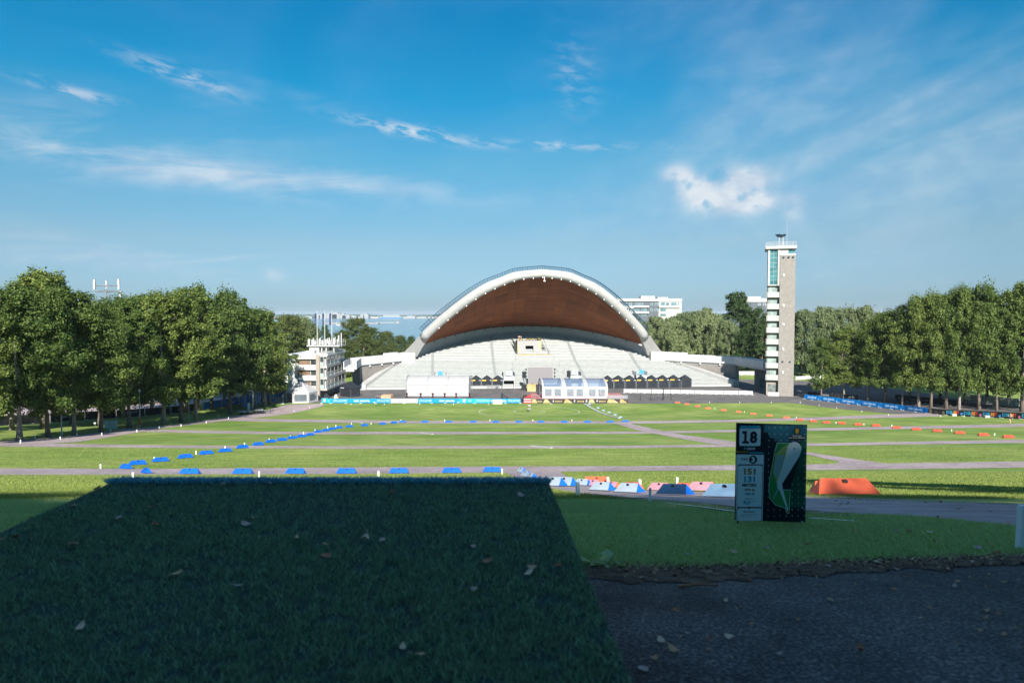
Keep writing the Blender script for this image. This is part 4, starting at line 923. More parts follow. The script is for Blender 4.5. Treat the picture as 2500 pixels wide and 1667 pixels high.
for i, px in enumerate((1198, 1211)):
    g = thing('crowd_barrier', ('left', 'right')[i]+' grey steel crowd barrier before the three black tents', 'barrier', (xat(px, 195.8), 195.8, .012), 0, 'crowd barriers before the black tents')
    mb = MB(); mb.tube([(-1.1, 0, .2), (-1.1, 0, 1.05), (1.1, 0, 1.05), (1.1, 0, .2), (-1.1, 0, .2)], .03, 6); mb.build('frame', 'metal', g)
    mb = MB()
    for k in range(14): mb.tube([(-1.0+k*.153, 0, .2), (-1.0+k*.153, 0, 1.05)], .012, 4)
    mb.build('bars', 'metal', g)
    for x in (-.8, .8): MB().box(x-.03, x+.03, -.3, .3, 0, .06).build('foot', 'metal', g)
ss = thing('black_steps', 'small black portable steps standing on the plaza behind the blue banners', 'steps', (xat(1231, 174), 174, .012), 0)
for k in range(5): MB().box(-.7+k*.32, -.7+k*.32+.4, -.5, .5, 1.05-k*.22, 1.12-k*.22).build('tread', 'speaker_black', ss)
MB().box(-.75, -.35, -.5, .5, 0, 1.2).build('side', 'speaker_black', ss)
gb_ = MB().box(-1.15, 1.15, -.3, .3, 0, 1.05).build('grey_box', mat('pinkgrey', (.50, .46, .47), .6, var=.05)); tag(gb_, 'pale grey rectangular box in front of the blue visit banners', 'box'); gb_.location = (xat(1214.5, 163.2), 163.2, H(163.2))
# timing poles on the plaza
for i, (px, lean, w) in enumerate(((1565, .06, .05), (1590.5, .02, .05), (1620.5, .02, .16), (1641, -.12, .06))):
    t = thing('feather_pole', ORDS[i]+' from the left of four slim dark poles on the plaza', 'pole', (xat(px, 171), 171, .012), 0, 'slim poles on the plaza')
    MB().tube([(0, 0, .05), (lean*3.0, 0, 3.1)], [w, w*.6], 8).build('pole', 'speaker_black', t); MB().tube([(lean*3.0, 0, 3.1), (lean*3.15, 0, 3.3)], [.04, .02], 6).build('tip', 'carpet_pink', t)
    MB().box(-.5, .5, -.06, .06, 0, .06).box(-.06, .06, -.5, .5, .0, .05).build('cross_foot', 'speaker_black', t)

# ------------------------------------------------------------------ banners
mat('banner_blue', (.0, .22, .50), .55, var=.06, scale=.6); mat('banner_cyan', (.0, .33, .62), .55, var=.05, scale=.6); mat('banner_white', (.42, .43, .445), .6, var=.03); mat('banner_black', (.014, .016, .02), .6, var=.2)
mat('banner_blue2', (.0, .14, .42), .6, var=.08, scale=.8); mat('print_slate', (.24, .28, .38), .6); mat('print_pale', (.55, .72, .85), .6)
for nm, c in (('cb_cyan', (.03, .45, .66)), ('cb_blue', (.04, .25, .60)), ('cb_orange', (.78, .26, .05)), ('cb_red', (.55, .03, .05)), ('cb_pink', (.6, .12, .25))): mat(nm, c, .6)
def banner(P, Q, h, m, label, group, z0=.12, posts=2, name='banner_fence'):
    P = Vector(P); Q = Vector(Q); L = (Q-P).length; Lx = Vector((Q.x-P.x, Q.y-P.y, 0)).length; t = thing(name, label, 'banner', P, atan2(Q.y-P.y, Q.x-P.x), group)
    sl = (Q.z-P.z)/Lx; n = 12; vs = []
    for i in range(n+1):
        x = Lx*i/n; y = .03*sin(i*2.1); vs += [(x, y, sl*x+z0), (x, y, sl*x+h)]
    MB().add(vs, [(2*i, 2*i+2, 2*i+3, 2*i+1) for i in range(n)]).build('banner_sheet', m, t)
    for k in range(posts+1):
        x = min(Lx-.05, max(.05, Lx*k/posts)); MB().box(x-.03, x+.03, .08, .14, sl*x, sl*x+h+.06).build('post', 'metal', t); MB().box(x-.3, x+.3, -.22, .2, sl*x-.02, sl*x+.12).build('foot_block', 'concrete_white', t)
    t['sl'] = sl; return t, Lx
def arcs(t, x, z, r, m):
    for k in range(4):
        vs = []; r0 = r*(1-.22*k); n = 14
        for i in range(n+1):
            a = radians(70+ 205*i/n); w = .09*r*sin(pi*i/n)+.015
            vs += [(x+(r0-w)*1.25*cos(a)+.12*k*r, -.05, z+(r0-w)*cos(0)*sin(a)), (x+(r0+w)*1.25*cos(a)+.12*k*r, -.05, z+(r0+w)*sin(a))]
        MB().add(vs, [(2*i, 2*i+2, 2*i+3, 2*i+1) for i in range(n)]).build('logo_arc', m, t)
TB = 'Tallinn on Euroopa\nSpordipealinn 2025'
YF = 163.9
XP = lambda px: xat(px, YF)
def fb(a, b, m, label): return banner((XP(a), YF, H(YF)), (XP(b), YF, H(YF)), 1.17, m, label, 'banners along the front of the plaza', .12, max(1, round((b-a)/37)))
t, L = banner((XP(780.5), YF+.9, H(YF)), (XP(806), YF, H(YF)), 1.17, 'banner_cyan', 'short blue banner with white ring logo turned at the left end of the front fence', 'banners along the front of the plaza', .12, 1)
arcs(t, 1.0, .66, .4, 'print_white'); text('Tallinn\n2025', .5, 'print_white', t, (1.95, -.06, .68), .55)
t, L = fb(806.2, 952, 'banner_blue', 'long blue banner reading visit estonia, left of the white Tallinn banner'); w = L/145.8
text(TB, .62, 'print_white', t, ((828-806.2)*w, -.06, .66), 34*w); text('visit estonia', .52, 'print_white', t, ((881-806.2)*w, -.06, .68), 39*w, .01); text(TB, .62, 'print_white', t, ((934-806.2)*w, -.06, .66), 30*w)
MB().box((910-806.2)*w, (914-806.2)*w, -.06, -.05, .2, .4).build('flag_mark', 'print_white', t)
t, L = fb(952.5, 1019, 'banner_white', 'white banner with grey Tallinn lettering and shield in the front fence'); text('Tallinn', .46, 'print_slate', t, (L*.63, -.06, .66), L*.36)
MB().xz([(L*.27, .9), (L*.35, .9), (L*.35, .62), (L*.31, .45), (L*.27, .62)], -.06, -.05).build('shield_emblem', 'print_slate', t)
t, L = fb(1019.3, 1120, 'banner_blue', 'long blue banner reading visit estonia, right of the white Tallinn banner'); w = L/100.7
text(TB, .62, 'print_white', t, ((1038-1019.3)*w, -.06, .66), 30*w); text('visit estonia', .52, 'print_white', t, ((1090-1019.3)*w, -.06, .68), 38*w, .01); MB().box((1116-1019.3)*w, (1120-1019.3)*w, -.06, -.05, .2, .4).build('flag_mark', 'print_white', t)
t, L = fb(1120.3, 1197, 'banner_cyan', 'blue banner with white ring logo in the middle of the front fence'); w = L/76.7
arcs(t, (1135-1120.3)*w, .66, .42, 'print_white'); text('Tallinn\nlinna\n2025', .6, 'print_white', t, ((1147-1120.3)*w, -.06, .68), 10*w); text(TB, .62, 'print_white', t, ((1178-1120.3)*w, -.06, .66), 33*w)
t, L = fb(1197.3, 1271, 'banner_blue', 'blue visit estonia banner half hidden by the grey box at the fence end'); w = L/73.7
text('visit estonia', .52, 'print_white', t, ((1217-1197.3)*w, -.06, .68), 38*w, .01); text(TB, .62, 'print_white', t, ((1255-1197.3)*w, -.06, .66), 30*w)
# side banners on the right
def rbase(px): return G(px, float(np.interp(px, [1964, 2060, 2266, 2310, 2500, 2600], [974, 984.5, 1009.5, 1014, 1023.5, 1028])))
bx = [1964, 2001, 2046, 2097, 2149, 2204, 2266]
for i in range(6):
    t, L = banner(rbase(bx[i]), rbase(bx[i+1]), 1.2, 'banner_blue2', ORDS[i]+' from the tower of six blue visit estonia banners on the right fence', 'blue banners on the right fence', .1, 2)
    tt = text('visit estonia', .5, 'print_pale', t, (L*.5, -.06, .68+t['sl']*L*.5), L*.56, .01); tt.rotation_euler = (0, -math.atan(t['sl']), 0); MB().box(L*.9, L*.95, -.06, -.05, .25, .42).build('flag_mark', 'print_pale', t)
t, L = banner(rbase(2266.3), rbase(2309), 1.2, 'print_dark', 'dark banner with two gold emblems between the blue and the coloured-letter banners', 'banners on the right fence', .1, 2)
for f in (.08, .82): MB().xz([(L*f, .2), (L*(f+.14), .2), (L*(f+.1), 1.1), (L*f, 1.1)], -.05, -.045).build('gold_print', 'print_gold', t)
text('EUROPEAN\nFESTIVAL', .4, 'print_gold', t, (L*.5, -.06, .65), L*.3)
cx = [2309.3, 2352, 2398.6, 2445.8, 2493.7, 2545]
for i in range(5):
    t, L = banner(rbase(cx[i]), rbase(cx[i+1]), 1.22, 'banner_black', ORDS[i]+' from the left of the black banners with coloured COOLBET letters', 'black banners with coloured letters', .06, 2)
    for k, (c, m) in enumerate(zip('COOLBET', ('cb_cyan', 'cb_blue', 'cb_cyan', 'cb_cyan', 'cb_orange', 'cb_orange', 'cb_red'))):
        text(c, .62, m, t, (L*(.07+.105*k), -.06, .68+t['sl']*L*(.07+.105*k)), L*.095, .03)
    MB().xz([(L*.82, .7), (L*.9, .95), (L*.97, .8), (L*.93, .5), (L*.86, .45)], -.06, -.055).build('bird_emblem', 'cb_pink' if i % 2 else 'cb_blue', t)
for i, (px, py) in enumerate(((2325, 1015), (2405, 1019))): 
    o = MB().box(-.45, .45, -.3, .3, 0, .45).build('weight_block', 'concrete_white'); tag(o, ('left', 'right')[i]+' white weight block at the foot of the black lettered banners', 'block', 'weight blocks by the banners'); o.location = G(px, py)+Vector((0, -.4, 0))
# black banners and pale fences behind the right trees
def bline(a, b, n, m, labf, grp, h=1.3, words=None, wm_='print_white', name='banner_fence'):
    A, B = Vector(a), Vector(b)
    for i in range(n):
        P = A+(B-A)*i/n; Q = A+(B-A)*((i+1)/n-.004); P.z = H(P.y); Q.z = H(Q.y)
        t, L = banner(P, Q, h, m, ORDS[i]+labf, grp, .08, 2, name)
        if words and words[i % len(words)]: text(words[i % len(words)], .36, wm_, t, (L*.5, -.06, .7), L*.45)
bline((xat(1975, 178), 178, 0), (xat(2110, 168), 170, 0), 4, 'banner_black', ' from the tower of black fence banners under the small right tree', 'black banners behind the blue fence', 1.25, ['', 'DISC GOLF', '', 'DISC GOLF'])
bline((xat(2190, 170), 170, 0), (xat(2345, 158), 158, 0), 5, 'banner_black', ' from the left of the black banners behind the right tree trunks', 'black banners behind the right trees', 1.5, ['DISC GOLF', 'EDGF', 'PRODISCUS', '', ''])
bline((xat(2370, 165), 165, 0), (xat(2540, 155), 155, 0), 5, 'banner_white', ' from the left of the pale fence sheets far behind the right trees', 'pale fence sheets behind the right trees', 1.9, None)
bline((xat(1524, 186), 186, 0), (xat(1842, 181), 181, 0), 9, 'banner_white', ' from the left of the white boards across the plaza', 'white boards across the plaza', 1.08, None, name='white_board')
bline((xat(1945, 222), 222, 0), (xat(2010, 228), 228, 0), 3, 'banner_white', ' from the tower of the white fence sheets on the far lawn', 'white sheets on the far lawn', 1.2, None)
bline((xat(1800, 240), 240, 0), (xat(1850, 240), 240, 0), 2, 'banner_white', ' from the left of the white sheets seen under the footbridge', 'white sheets under the footbridge', 1.4, None)
# dark banners behind the left trees
LB0, LB1 = Vector((-88, 92, 0)), Vector((-70, 150, 0))
bline(LB0, LB1, 9, 'banner_black', ' from the camera of the dark banners behind the left tree row', 'dark banners behind the left trees', 1.6, ['DISC GOLF', '', 'INFO', ''], 'print_pale')
bline((-69, 152, 0), (-58, 185, 0), 6, 'banner_blue2', ' from the camera of the blue banners beyond the left trees', 'blue banners beyond the left trees', 1.7, ['', 'visit estonia'], 'print_pale')

# ------------------------------------------------------------------ course barriers
mat('barrier_blue', (.005, .10, .50), .5, var=.08); mat('barrier_red', (.52, .06, .03), .5, var=.08); mat('barrier_orange', (.58, .105, .05), .5, var=.07)
mat('barrier_backblue', (.42, .50, .58), .6, var=.08); mat('barrier_backpink', (.62, .30, .36), .6, var=.08); mat('barrier_shaded', (.015, .05, .12), .5, var=.1); mat('barrier_light', (.32, .50, .68), .55, var=.05)  # the darkest blue is the barrier blue with shade put into its colour
def barrier_meshes(m_front, m_back, m_end):
    L, l, w, h = .62, .47, .20, .30
    A = [(-L, -w, 0), (L, -w, 0), (l, 0, h), (-l, 0, h)]; B = [(L, w, 0), (-L, w, 0), (-l, 0, h), (l, 0, h)]
    def sheet(vs, m, nm, off):
        mb = MB(); k = len(vs); c = [tuple(v) for v in vs]+[(v[0]*.985, v[1]*.94, v[2]*.94-.004) for v in vs]
        mb.add(c, [tuple(range(k)), tuple(range(k, 2*k))[::-1]]+[(i, k+i, k+(i+1) % k, (i+1) % k) for i in range(k)]); me = bpy.data.meshes.new(nm); me.from_pydata(mb.v, [], mb.f); me.materials.append(MATS[m]); return me
    hole = MB().xz([(-.05, .21), (.05, .21), (.05, .25), (.02, .28), (-.05, .28)], -.075, -.055); hm = bpy.data.meshes.new('grip_hole'); hm.from_pydata(hole.v, [], hole.f); hm.materials.append(MATS['black'])
    return [('front_board', sheet(A, m_front, 'front_board', 0)), ('back_board', sheet(B, m_back, 'back_board', 0)), ('end_board', sheet([(L, -w, 0), (L, w, 0), (l, 0, h)], m_end, 'end_board', 0)), ('end_board', sheet([(-L, w, 0), (-L, -w, 0), (-l, 0, h)], m_end, 'end_board', 0)), ('grip_hole', hm)]
SETS = {'blue': barrier_meshes('barrier_blue', 'barrier_backblue', 'barrier_blue'), 'red': barrier_meshes('barrier_red', 'barrier_backpink', 'barrier_red'), 'orange': barrier_meshes('barrier_orange', 'barrier_orange', 'barrier_orange'),
        'greyblue': barrier_meshes('barrier_backblue', 'barrier_blue', 'barrier_blue'), 'pink': barrier_meshes('barrier_backpink', 'barrier_orange', 'barrier_orange'), 'dark': barrier_meshes('barrier_shaded', 'barrier_blue', 'barrier_blue'), 'light': barrier_meshes('barrier_light', 'barrier_blue', 'barrier_blue')}
def barrier(pos, rz, kind, label, group, sc=1.):
    y = pos.y; slope = (H(y+.3)-H(y-.3))/.6
    t = thing('course_barrier', label, 'barrier', pos+Vector((0, 0, .045)), rz, group, sc)
    M = Matrix.Rotation(math.atan(slope), 4, 'X') @ Matrix.Rotation(rz, 4, 'Z'); t.rotation_euler = M.to_euler()
    for nm, me in SETS[kind]: link(nm, me, t)
g1 = 'blue barriers along the near path'
for i, (x, y) in enumerate(((463.6, 1157), (593, 1157), (721.5, 1156.5), (846, 1156), (974, 1155.5), (1103, 1154.5), (1202, 1152.5))): barrier(G(x, y), radians(random.uniform(-3, 3)), 'blue', ORDS[i]+' from the left of the long blue barriers on the near cross path', g1)
for i, (x, y, r) in enumerate(((307, 1144, -35), (357, 1155, -48))): barrier(G(x, y), radians(r), 'blue', ('blue barrier turned at the corner on the grass edge left of the near row', 'blue barrier turned at the corner on the near path left of the row')[i], 'blue corner barriers')
DG = [(336, 1134.5), (392, 1126.7), (452.5, 1118), (503.6, 1109), (550, 1103), (592, 1094), (630, 1087), (661, 1080), (688, 1075.7), (713, 1071), (736, 1067), (757, 1063), (776, 1056), (795, 1052.5), (811, 1048.6), (827.5, 1045.5), (853, 1042.7), (890, 1039.8), (934, 1036), (962, 1033)]
for i, (x, y) in enumerate(DG):
    a, b = G(*DG[max(0, i-1)]), G(*DG[min(len(DG)-1, i+1)]); barrier(G(x, y), atan2(b.y-a.y, b.x-a.x)*.55+.1, 'blue', ordn(i)+' from the near end of the oblique row of blue barriers', 'blue barriers in the oblique row')
for i, x in enumerate((983, 1037.5, 1095, 1155, 1210, 1267, 1320, 1377.5, 1434.6, 1489.6, 1527)): barrier(G(x, 1031.3 if i < 10 else 1030), radians(random.uniform(-4, 4)), 'blue', ordn(i)+' from the left in the far row of blue barriers below the basket', 'blue barriers in the far row')
for i, (x, y) in enumerate(((1516, 1020), (1502.5, 1014), (1488, 1008), (1474, 1003), (1461, 997), (1440, 987.5))): barrier(G(x, y), radians(125), 'blue', ORDS[i]+' from the near end of the small barriers along the white boards', 'small barriers by the white boards', .8)
for i, (x, y) in enumerate(((1274, 1153.5), (1284.6, 1164), (1297, 1171), (1354, 1187), (1381, 1187))): barrier(G(x, y), radians(-75 if i < 3 else -62), 'greyblue', ORDS[i]+' from the left of the grey-blue barriers near the path corner', 'grey-blue barriers at the path corner', 1.0)
RR = [(1654, 984), (1676.5, 988), (1703, 993), (1728, 998), (1767, 1002.7), (1803, 1007), (1839, 1012), (1878, 1016), (1920, 1021), (1953, 1027), (1985.5, 1030), (2018, 1033), (2055, 1035), (2095, 1038), (2139, 1040.5), (2189, 1046), (2237, 1050), (2288, 1054), (2343, 1059), (2401, 1064), (2462, 1069)]
for i, (x, y) in enumerate(RR): barrier(G(x, y), radians(-8), 'red' if i > 8 else 'orange', ordn(i)+' from the far end of the red barrier row on the right', 'red barriers on the right field', 1.05)
NB = [(1423, 1186, 60, 'greyblue', 1., 'grey-blue barrier with orange neighbour at the far end of the tee path group'), (1457, 1183, 4, 'orange', 1.25, 'long orange barrier behind the pale barriers of the tee path group'), (1450, 1187, 66, 'pink', .9, 'small pale barrier with orange end before the long orange barrier'),
      (1471, 1199, 62, 'greyblue', 1.05, 'grey barrier with blue end on the soil edge, second nearest grey one'), (1495, 1191, 64, 'pink', .8, 'small pale barrier with orange end right of the long orange barrier'), (1537, 1204, 60, 'greyblue', 1.05, 'grey barrier with blue end beside the slim white stake'), (1545, 1195, 62, 'orange', .9, 'orange barrier peeping out behind the grey barrier by the stake'),
      (1612, 1199, 40, 'pink', .95, 'dull pink barrier left behind the shade-painted blue barrier'), (1648, 1210, 36, 'dark', 1.05, 'blue barrier with shade painted on its front board left of the sign'), (1668, 1191, 20, 'orange', .6, 'small orange barrier behind the shade-painted blue barrier'), (1716, 1200, 33, 'pink', 1.1, 'pink barrier with orange end left of the sign'), (1775, 1216, 24, 'light', 1.1, 'pale blue barrier half hidden behind the sign')]
for (x, y, r, k, s, lab) in NB: barrier(G(x, y), radians(-(52+r*.15)) if k != 'orange' else radians(-r), k, lab, 'barriers along the tee path', s*.74)
barrier(G(2062, 1209.5), radians(3), 'orange', 'big orange barrier on the lit edge of the path right of the sign', 'barriers along the tee path', 1.2)
barrier(G(2034, 1203), radians(-5), 'orange', 'orange barrier mostly hidden behind the big orange one', 'barriers along the tee path', .95)
for i, (d) in enumerate((0, .55)):
    A, B = G(1425+d*6, 985.7), G(1511+d*4, 1021.5); o = thing('ground_board', ('left', 'right')[i]+' of two long white boards lying on the field near the clear marquee', 'board', A, 0, 'white boards on the field')
    n = 6
    for k in range(n):
        P = (B-A)*(k/n); Q = (B-A)*((k+.97)/n); P.z = H(A.y+P.y)-A.z+.05; Q.z = H(A.y+Q.y)-A.z+.05; beam(MB(), P, Q, -.14, .14, -.03, .06).build('board', 'banner_white', o)
for i, (a, b) in enumerate((((860, 1028), (884, 1033)), ((1028, 1057), (1056, 1060.5)), ((1298, 1089), (1346, 1094.5)))):
    A, B = G(*a), G(*b); o = thing('ramp_cover', ('farthest', 'middle', 'nearest')[i]+' of three pale cable covers lying across the field paths', 'cover', A, 0, 'pale covers across the paths'); P = Vector((0, 0, .05)); Q = B-A+Vector((0, 0, .05)); beam(MB(), P, Q, -.16, .16, -.03, .05).build('cover', 'concrete_white', o)
# white marker stakes
mat('stake_white', (.80, .81, .80), .6, var=.04)
sm = MB().box(-.03, .03, -.03, .03, -.05, .30).build('tmp', 'stake_white').data; bpy.data.objects.remove(bpy.data.objects['tmp'])
def stakes(L, labf, grp, sc=1.):
    for i, (x, y) in enumerate(L):
        o = tag(link('marker_stake', sm, None, G(x, y)+Vector((0, 0, .02))), ordn(i)+labf, 'stake', grp); o.scale = (sc*1.25, sc*1.25, sc); o.rotation_euler = (random.uniform(-.08, .08), random.uniform(-.08, .08), random.random())
stakes([(50, 1082), (86, 1071), (147.5, 1073), (188, 1062), (248, 1063), (270, 1053), (334, 1055), (389, 1047), (417, 1036), (442, 1041), (503.6, 1033), (534, 1018), (558, 1023)], ' from the left of the white stakes along the left tree path', 'stakes along the left path', 1.15)
stakes([(246, 1143.5), (376, 1125), (479, 1109), (550, 1097), (597, 1088), (657, 1077), (709, 1069), (741, 1060), (769, 1053), (800, 1045), (820, 1042), (858, 1036), (906, 1036), (978.6, 1028), (1086, 1028), (1196, 1028), (1301, 1028), (1396, 1028)], ' from the left of the stakes beside the oblique and far blue rows', 'stakes beside the blue rows')
stakes([(324, 1168), (633, 1164.5), (924, 1163), (1225.7, 1156.5)], ' from the left of the white stakes below the near path', 'stakes below the near path')
stakes([(718, 1005), (756, 996), (784, 987.5), (857, 988), (938, 988), (1025, 987.5), (1107, 988), (1192, 988), (1345, 987)], ' from the left of the white stakes below the front banners', 'stakes below the front banners')
stakes([(1732, 983.5), (1806, 983.5), (1883, 983.5), (1953.6, 983.5), (1999.6, 990.5), (2043, 997.5), (2104, 1005.5), (2169, 1014.5), (2296, 1017.5), (2354, 1017.5)], ' from the left of the white stakes along the right plaza edge', 'stakes along the right plaza edge')
stakes([(1708, 992), (1745, 998.5), (1817, 1007), (1944, 1021), (1981, 1027.5), (2041, 1034), (2109, 1038), (2177, 1041), (2323, 1053), (2428, 1063)], ' from the left of the white stakes beside the red row', 'stakes beside the red row')
stakes([(1411, 1210), (1484, 1184), (1562, 1193), (1652, 1185), (2059, 1192)], ' from the left of the slim white stakes among the tee path barriers', 'stakes among the barriers')
def big_stake(px, y0, y1, lab):
    p = G(px, y1); h = (y1-y0)/FPX*p.y; w = h*.06; o = tag(MB().box(-w, w, -w, w, -.05, h).build('marker_stake', 'stake_white'), lab, 'stake'); o.location = p; o.rotation_euler = (0, .03, .2)
big_stake(1586, 1190, 1228, 'white stake on the shaded grass left of the sign'); big_stake(2489, 1230, 1344, 'tall white stake at the right edge of the near grass strip')

# ------------------------------------------------------------------ disc golf basket
bk = thing('disc_golf_basket', 'white disc golf basket with chains standing in the painted circles', 'basket', BASK, 0)
MB().cyl(0, 0, -.05, 1.45, .03, n=8).build('pole', 'metal', bk); MB().lathe([(.33, 1.28), (.35, 1.28), (.35, 1.5), (.33, 1.5)], 18).build('top_band', 'banner_white', bk); MB().cyl(0, 0, 1.47, 1.49, .34, n=18).build('band_lid', 'banner_white', bk)
mb = MB()
for k in range(12): a = 2*pi*k/12; mb.tube([(.3*cos(a), .3*sin(a), 1.3), (.16*cos(a), .16*sin(a), 1.0), (.05*cos(a), .05*sin(a), .82)], .012, 4)
mb.build('chains', 'metal', bk)
mb = MB()
for z in (.6, .72, .84): mb.tube([(.34*cos(2*pi*k/18), .34*sin(2*pi*k/18), z) for k in range(19)], .018, 4)
for k in range(18): a = 2*pi*k/18; mb.tube([(.34*cos(a), .34*sin(a), .84), (.34*cos(a), .34*sin(a), .58), (.03*cos(a), .03*sin(a), .55)], .014, 4)
mb.build('cage', 'banner_white', bk)
# ------------------------------------------------------------------ tee sign
mat('sign_navy', (.004, .012, .022), .45, var=.2, scale=2); mat('sign_sky', (.015, .10, .16), .45, col2=(.022, .14, .18), scale=3); mat('sign_pale', (.60, .68, .70), .5, var=.04); mat('sign_cyan', (.03, .30, .42), .5); mat('sign_brown', (.28, .16, .06), .5)
mat('sign_green', (.02, .22, .06), .5); mat('sign_dkgreen', (.006, .07, .045), .5, var=.3, scale=4); mat('sign_olive', (.26, .34, .10), .5, var=.1); mat('sign_haze', (.5, .6, .6), .5, var=.06, scale=4); mat('sign_mid', (.20, .33, .34), .5, var=.05); mat('sign_gold', (.45, .28, .05), .5); mat('sign_line', (.45, .6, .55), .5)
SY = 5.5
sb0 = at(1793, 1270, SY); sg0 = G(1883, 1291)
Wd, Hd = 180*SY/FPX, 232*SY/FPX
sgn = thing('tee_sign', 'upright hole 18 information sign with map and par on two thin legs in the grass', 'sign', (at(1793, 1270, SY).x, SY, at(1793, 1275, SY).z+.010), 0)
sgn.rotation_euler = (radians(-1), radians(.9), radians(4))
U = lambda x: x/1135*210*SY/FPX-(1793-1780)*SY/FPX          # sign-crop pixels to metres
Vv = lambda y: (1275-(1020+y/1568*290))*SY/FPX
MB().xz([(U(74), Vv(1362)), (U(1050), Vv(1402)), (U(1042), Vv(82)), (U(68), Vv(60))], 0, .006).build('panel', 'sign_navy', sgn)
for px, nm in ((1803, 0), (1963, 1)):
    x = (px-1793)*SY/FPX; MB().cyl(x, .012, -.30, .35, .006, n=6).build('leg', 'black', sgn)
LAY = [0]
def flatp(poly, m, nm='print'):
    LAY[0] += 1; y = -.0006-.00035*LAY[0]
    pts_ = [(U(x), Vv(y_)) for x, y_ in poly]
    o = MB().add([(x, y, z) for x, z in pts_], [tuple(range(len(pts_)))[::-1]]).build(nm, m, sgn); return o
def rrect(x0, y0, x1, y1, r, m, nm='print', corners=(1, 1, 1, 1)):
    P = []
    for (cx, cy, a0, c) in ((x1-r, y0+r, -90, corners[1]), (x1-r, y1-r, 0, corners[2]), (x0+r, y1-r, 90, corners[3]), (x0+r, y0+r, 180, corners[0])):
        if c: P += [(cx+r*cos(radians(a0+k*22.5)), cy+r*sin(radians(a0+k*22.5))) for k in range(5)]
        else: P.append((x1 if a0 in (-90, 0) else x0, y0 if a0 in (-90, 180) else y1))
    return flatp(P, m, nm)
def circ(x, y, r, m, nm='print', ry=None): return flatp([(x+r*cos(2*pi*k/20), y+(ry or r)*sin(2*pi*k/20)) for k in range(20)], m, nm)
def stext(t_, x, y, h, m, w=None, bold=.0):
    LAY[0] += 1; s = 290*SY/FPX/1568; return text(t_, h*s, m, sgn, (U(x), -.0008-.00035*LAY[0], Vv(y)), w*s if w else None, bold)
def dots():
    k = 0
    for j in range(15):
        for i in range(7):
            x, y = 515+83*i, 125+84*j
            if (560 < x < 960 and 330 < y < 960 and x+y*.55 < 1330) or (560 < x < 820 and 330 < y < 1200): continue
            if 780 < x < 1010 and y < 290: continue
            s = 7; flatp([(x-s, y-s*1.2), (x, y-s*1.2), (x+s, y+s*1.2), (x, y+s*1.2)], 'sign_line', 'dot')
flatp([(445, 85), (1035, 92), (1040, 300), (640, 320), (600, 270), (530, 260), (510, 190), (445, 185)], 'sign_sky')
flatp([(960, 300), (1040, 300), (1048, 1200), (700, 1190), (820, 960), (960, 500)], 'sign_dkgreen')
LAYB = LAY[0]
dots(); LAY[0] = LAYB+1
rrect(112, 98, 400, 180, 22, 'sign_cyan', 'print', (1, 1, 0, 0)); rrect(112, 138, 402, 368, 20, 'sign_pale'); stext('8', 305, 253, 165, 'sign_navy', 105, .05); flatp([(150, 172), (212, 168), (212, 306), (243, 306), (243, 336), (153, 336), (153, 306), (178, 306), (178, 204), (150, 204)], 'sign_navy', 'lettering'); stext('EUROPE', 275, 405, 32, 'sign_pale', 110, .03); circ(190, 402, 14, 'sign_cyan')
flatp([(76, 440), (225, 444), (240, 456), (76, 452)], 'sign_gold'); flatp([(240, 450), (445, 453), (445, 470), (260, 468)], 'sign_cyan')
flatp([(74, 480), (452, 486), (452, 1370), (84, 1362)], 'sign_pale', 'info_field')
stext('PAR', 188, 545, 34, 'sign_navy', 88, .02); circ(304, 550, 56, 'sign_navy'); stext('3', 304, 550, 72, 'sign_pale', 50, .04)
rrect(94, 612, 442, 1186, 30, 'sign_navy', 'outline', (1, 1, 0, 0)); rrect(98, 628, 434, 1184, 28, 'sign_pale', 'info_field', (1, 1, 0, 0))
stext('151', 262, 710, 84, 'sign_brown', 160, .05); stext('131', 262, 812, 84, 'sign_cyan', 150, .05); stext('METERS', 260, 890, 40, 'sign_navy', 195, .03)
stext('499 ft.', 268, 953, 36, 'sign_brown', 150, .04); stext('430 ft.', 268, 1005, 34, 'sign_cyan', 150, .04); stext('Next throw', 262, 1068, 18, 'sign_navy', 120)
circ(232, 1118, 52, 'sign_cyan', 'logo', 28); circ(245, 1116, 36, 'sign_pale', 'logo', 18); circ(250, 1118, 22, 'sign_cyan', 'logo', 11); stext('Tallinn', 312, 1104, 18, 'sign_cyan', 80)
rrect(94, 1182, 440, 1368, 30, 'sign_navy', 'outline', (1, 1, 0, 0)); rrect(99, 1198, 434, 1366, 28, 'sign_pale', 'info_field', (1, 1, 0, 0)); flatp([(238, 1180), (286, 1180), (262, 1216)], 'sign_navy')
stext('Mandatory', 264, 1246, 24, 'sign_navy', 160, .03); stext('Basket is placed on the field', 265, 1284, 16, 'sign_navy', 230); stext('Play with care', 220, 1310, 14, 'sign_navy', 170)
# course map
flatp([(622, 322), (868, 322), (940, 360), (940, 480), (700, 880), (720, 950), (822, 950), (816, 1268), (780, 1276), (752, 1200), (620, 1160), (540, 1070), (518, 960), (530, 800), (590, 440)], 'sign_line', 'map_edge')
flatp([(628, 328), (866, 328), (934, 364), (934, 480), (694, 880), (714, 957), (816, 957), (808, 1262), (784, 1268), (758, 1194), (624, 1153), (546, 1066), (525, 958), (537, 800), (597, 440)], 'sign_green', 'map_ground')
flatp([(600, 480), (690, 390), (780, 340), (900, 320), (935, 430), (760, 720), (690, 860), (640, 880), (575, 720)], 'sign_olive', 'map_fairway')
flatp([(620, 490), (720, 480), (700, 600), (660, 760), (610, 790), (585, 690)], 'sign_mid', 'map_fairway')
circ(862, 405, 98, 'sign_haze', 'map_green', 96); flatp([(775, 355), (958, 425), (935, 500), (705, 870), (715, 945), (640, 945), (632, 850), (700, 640)], 'sign_haze', 'map_fairway')
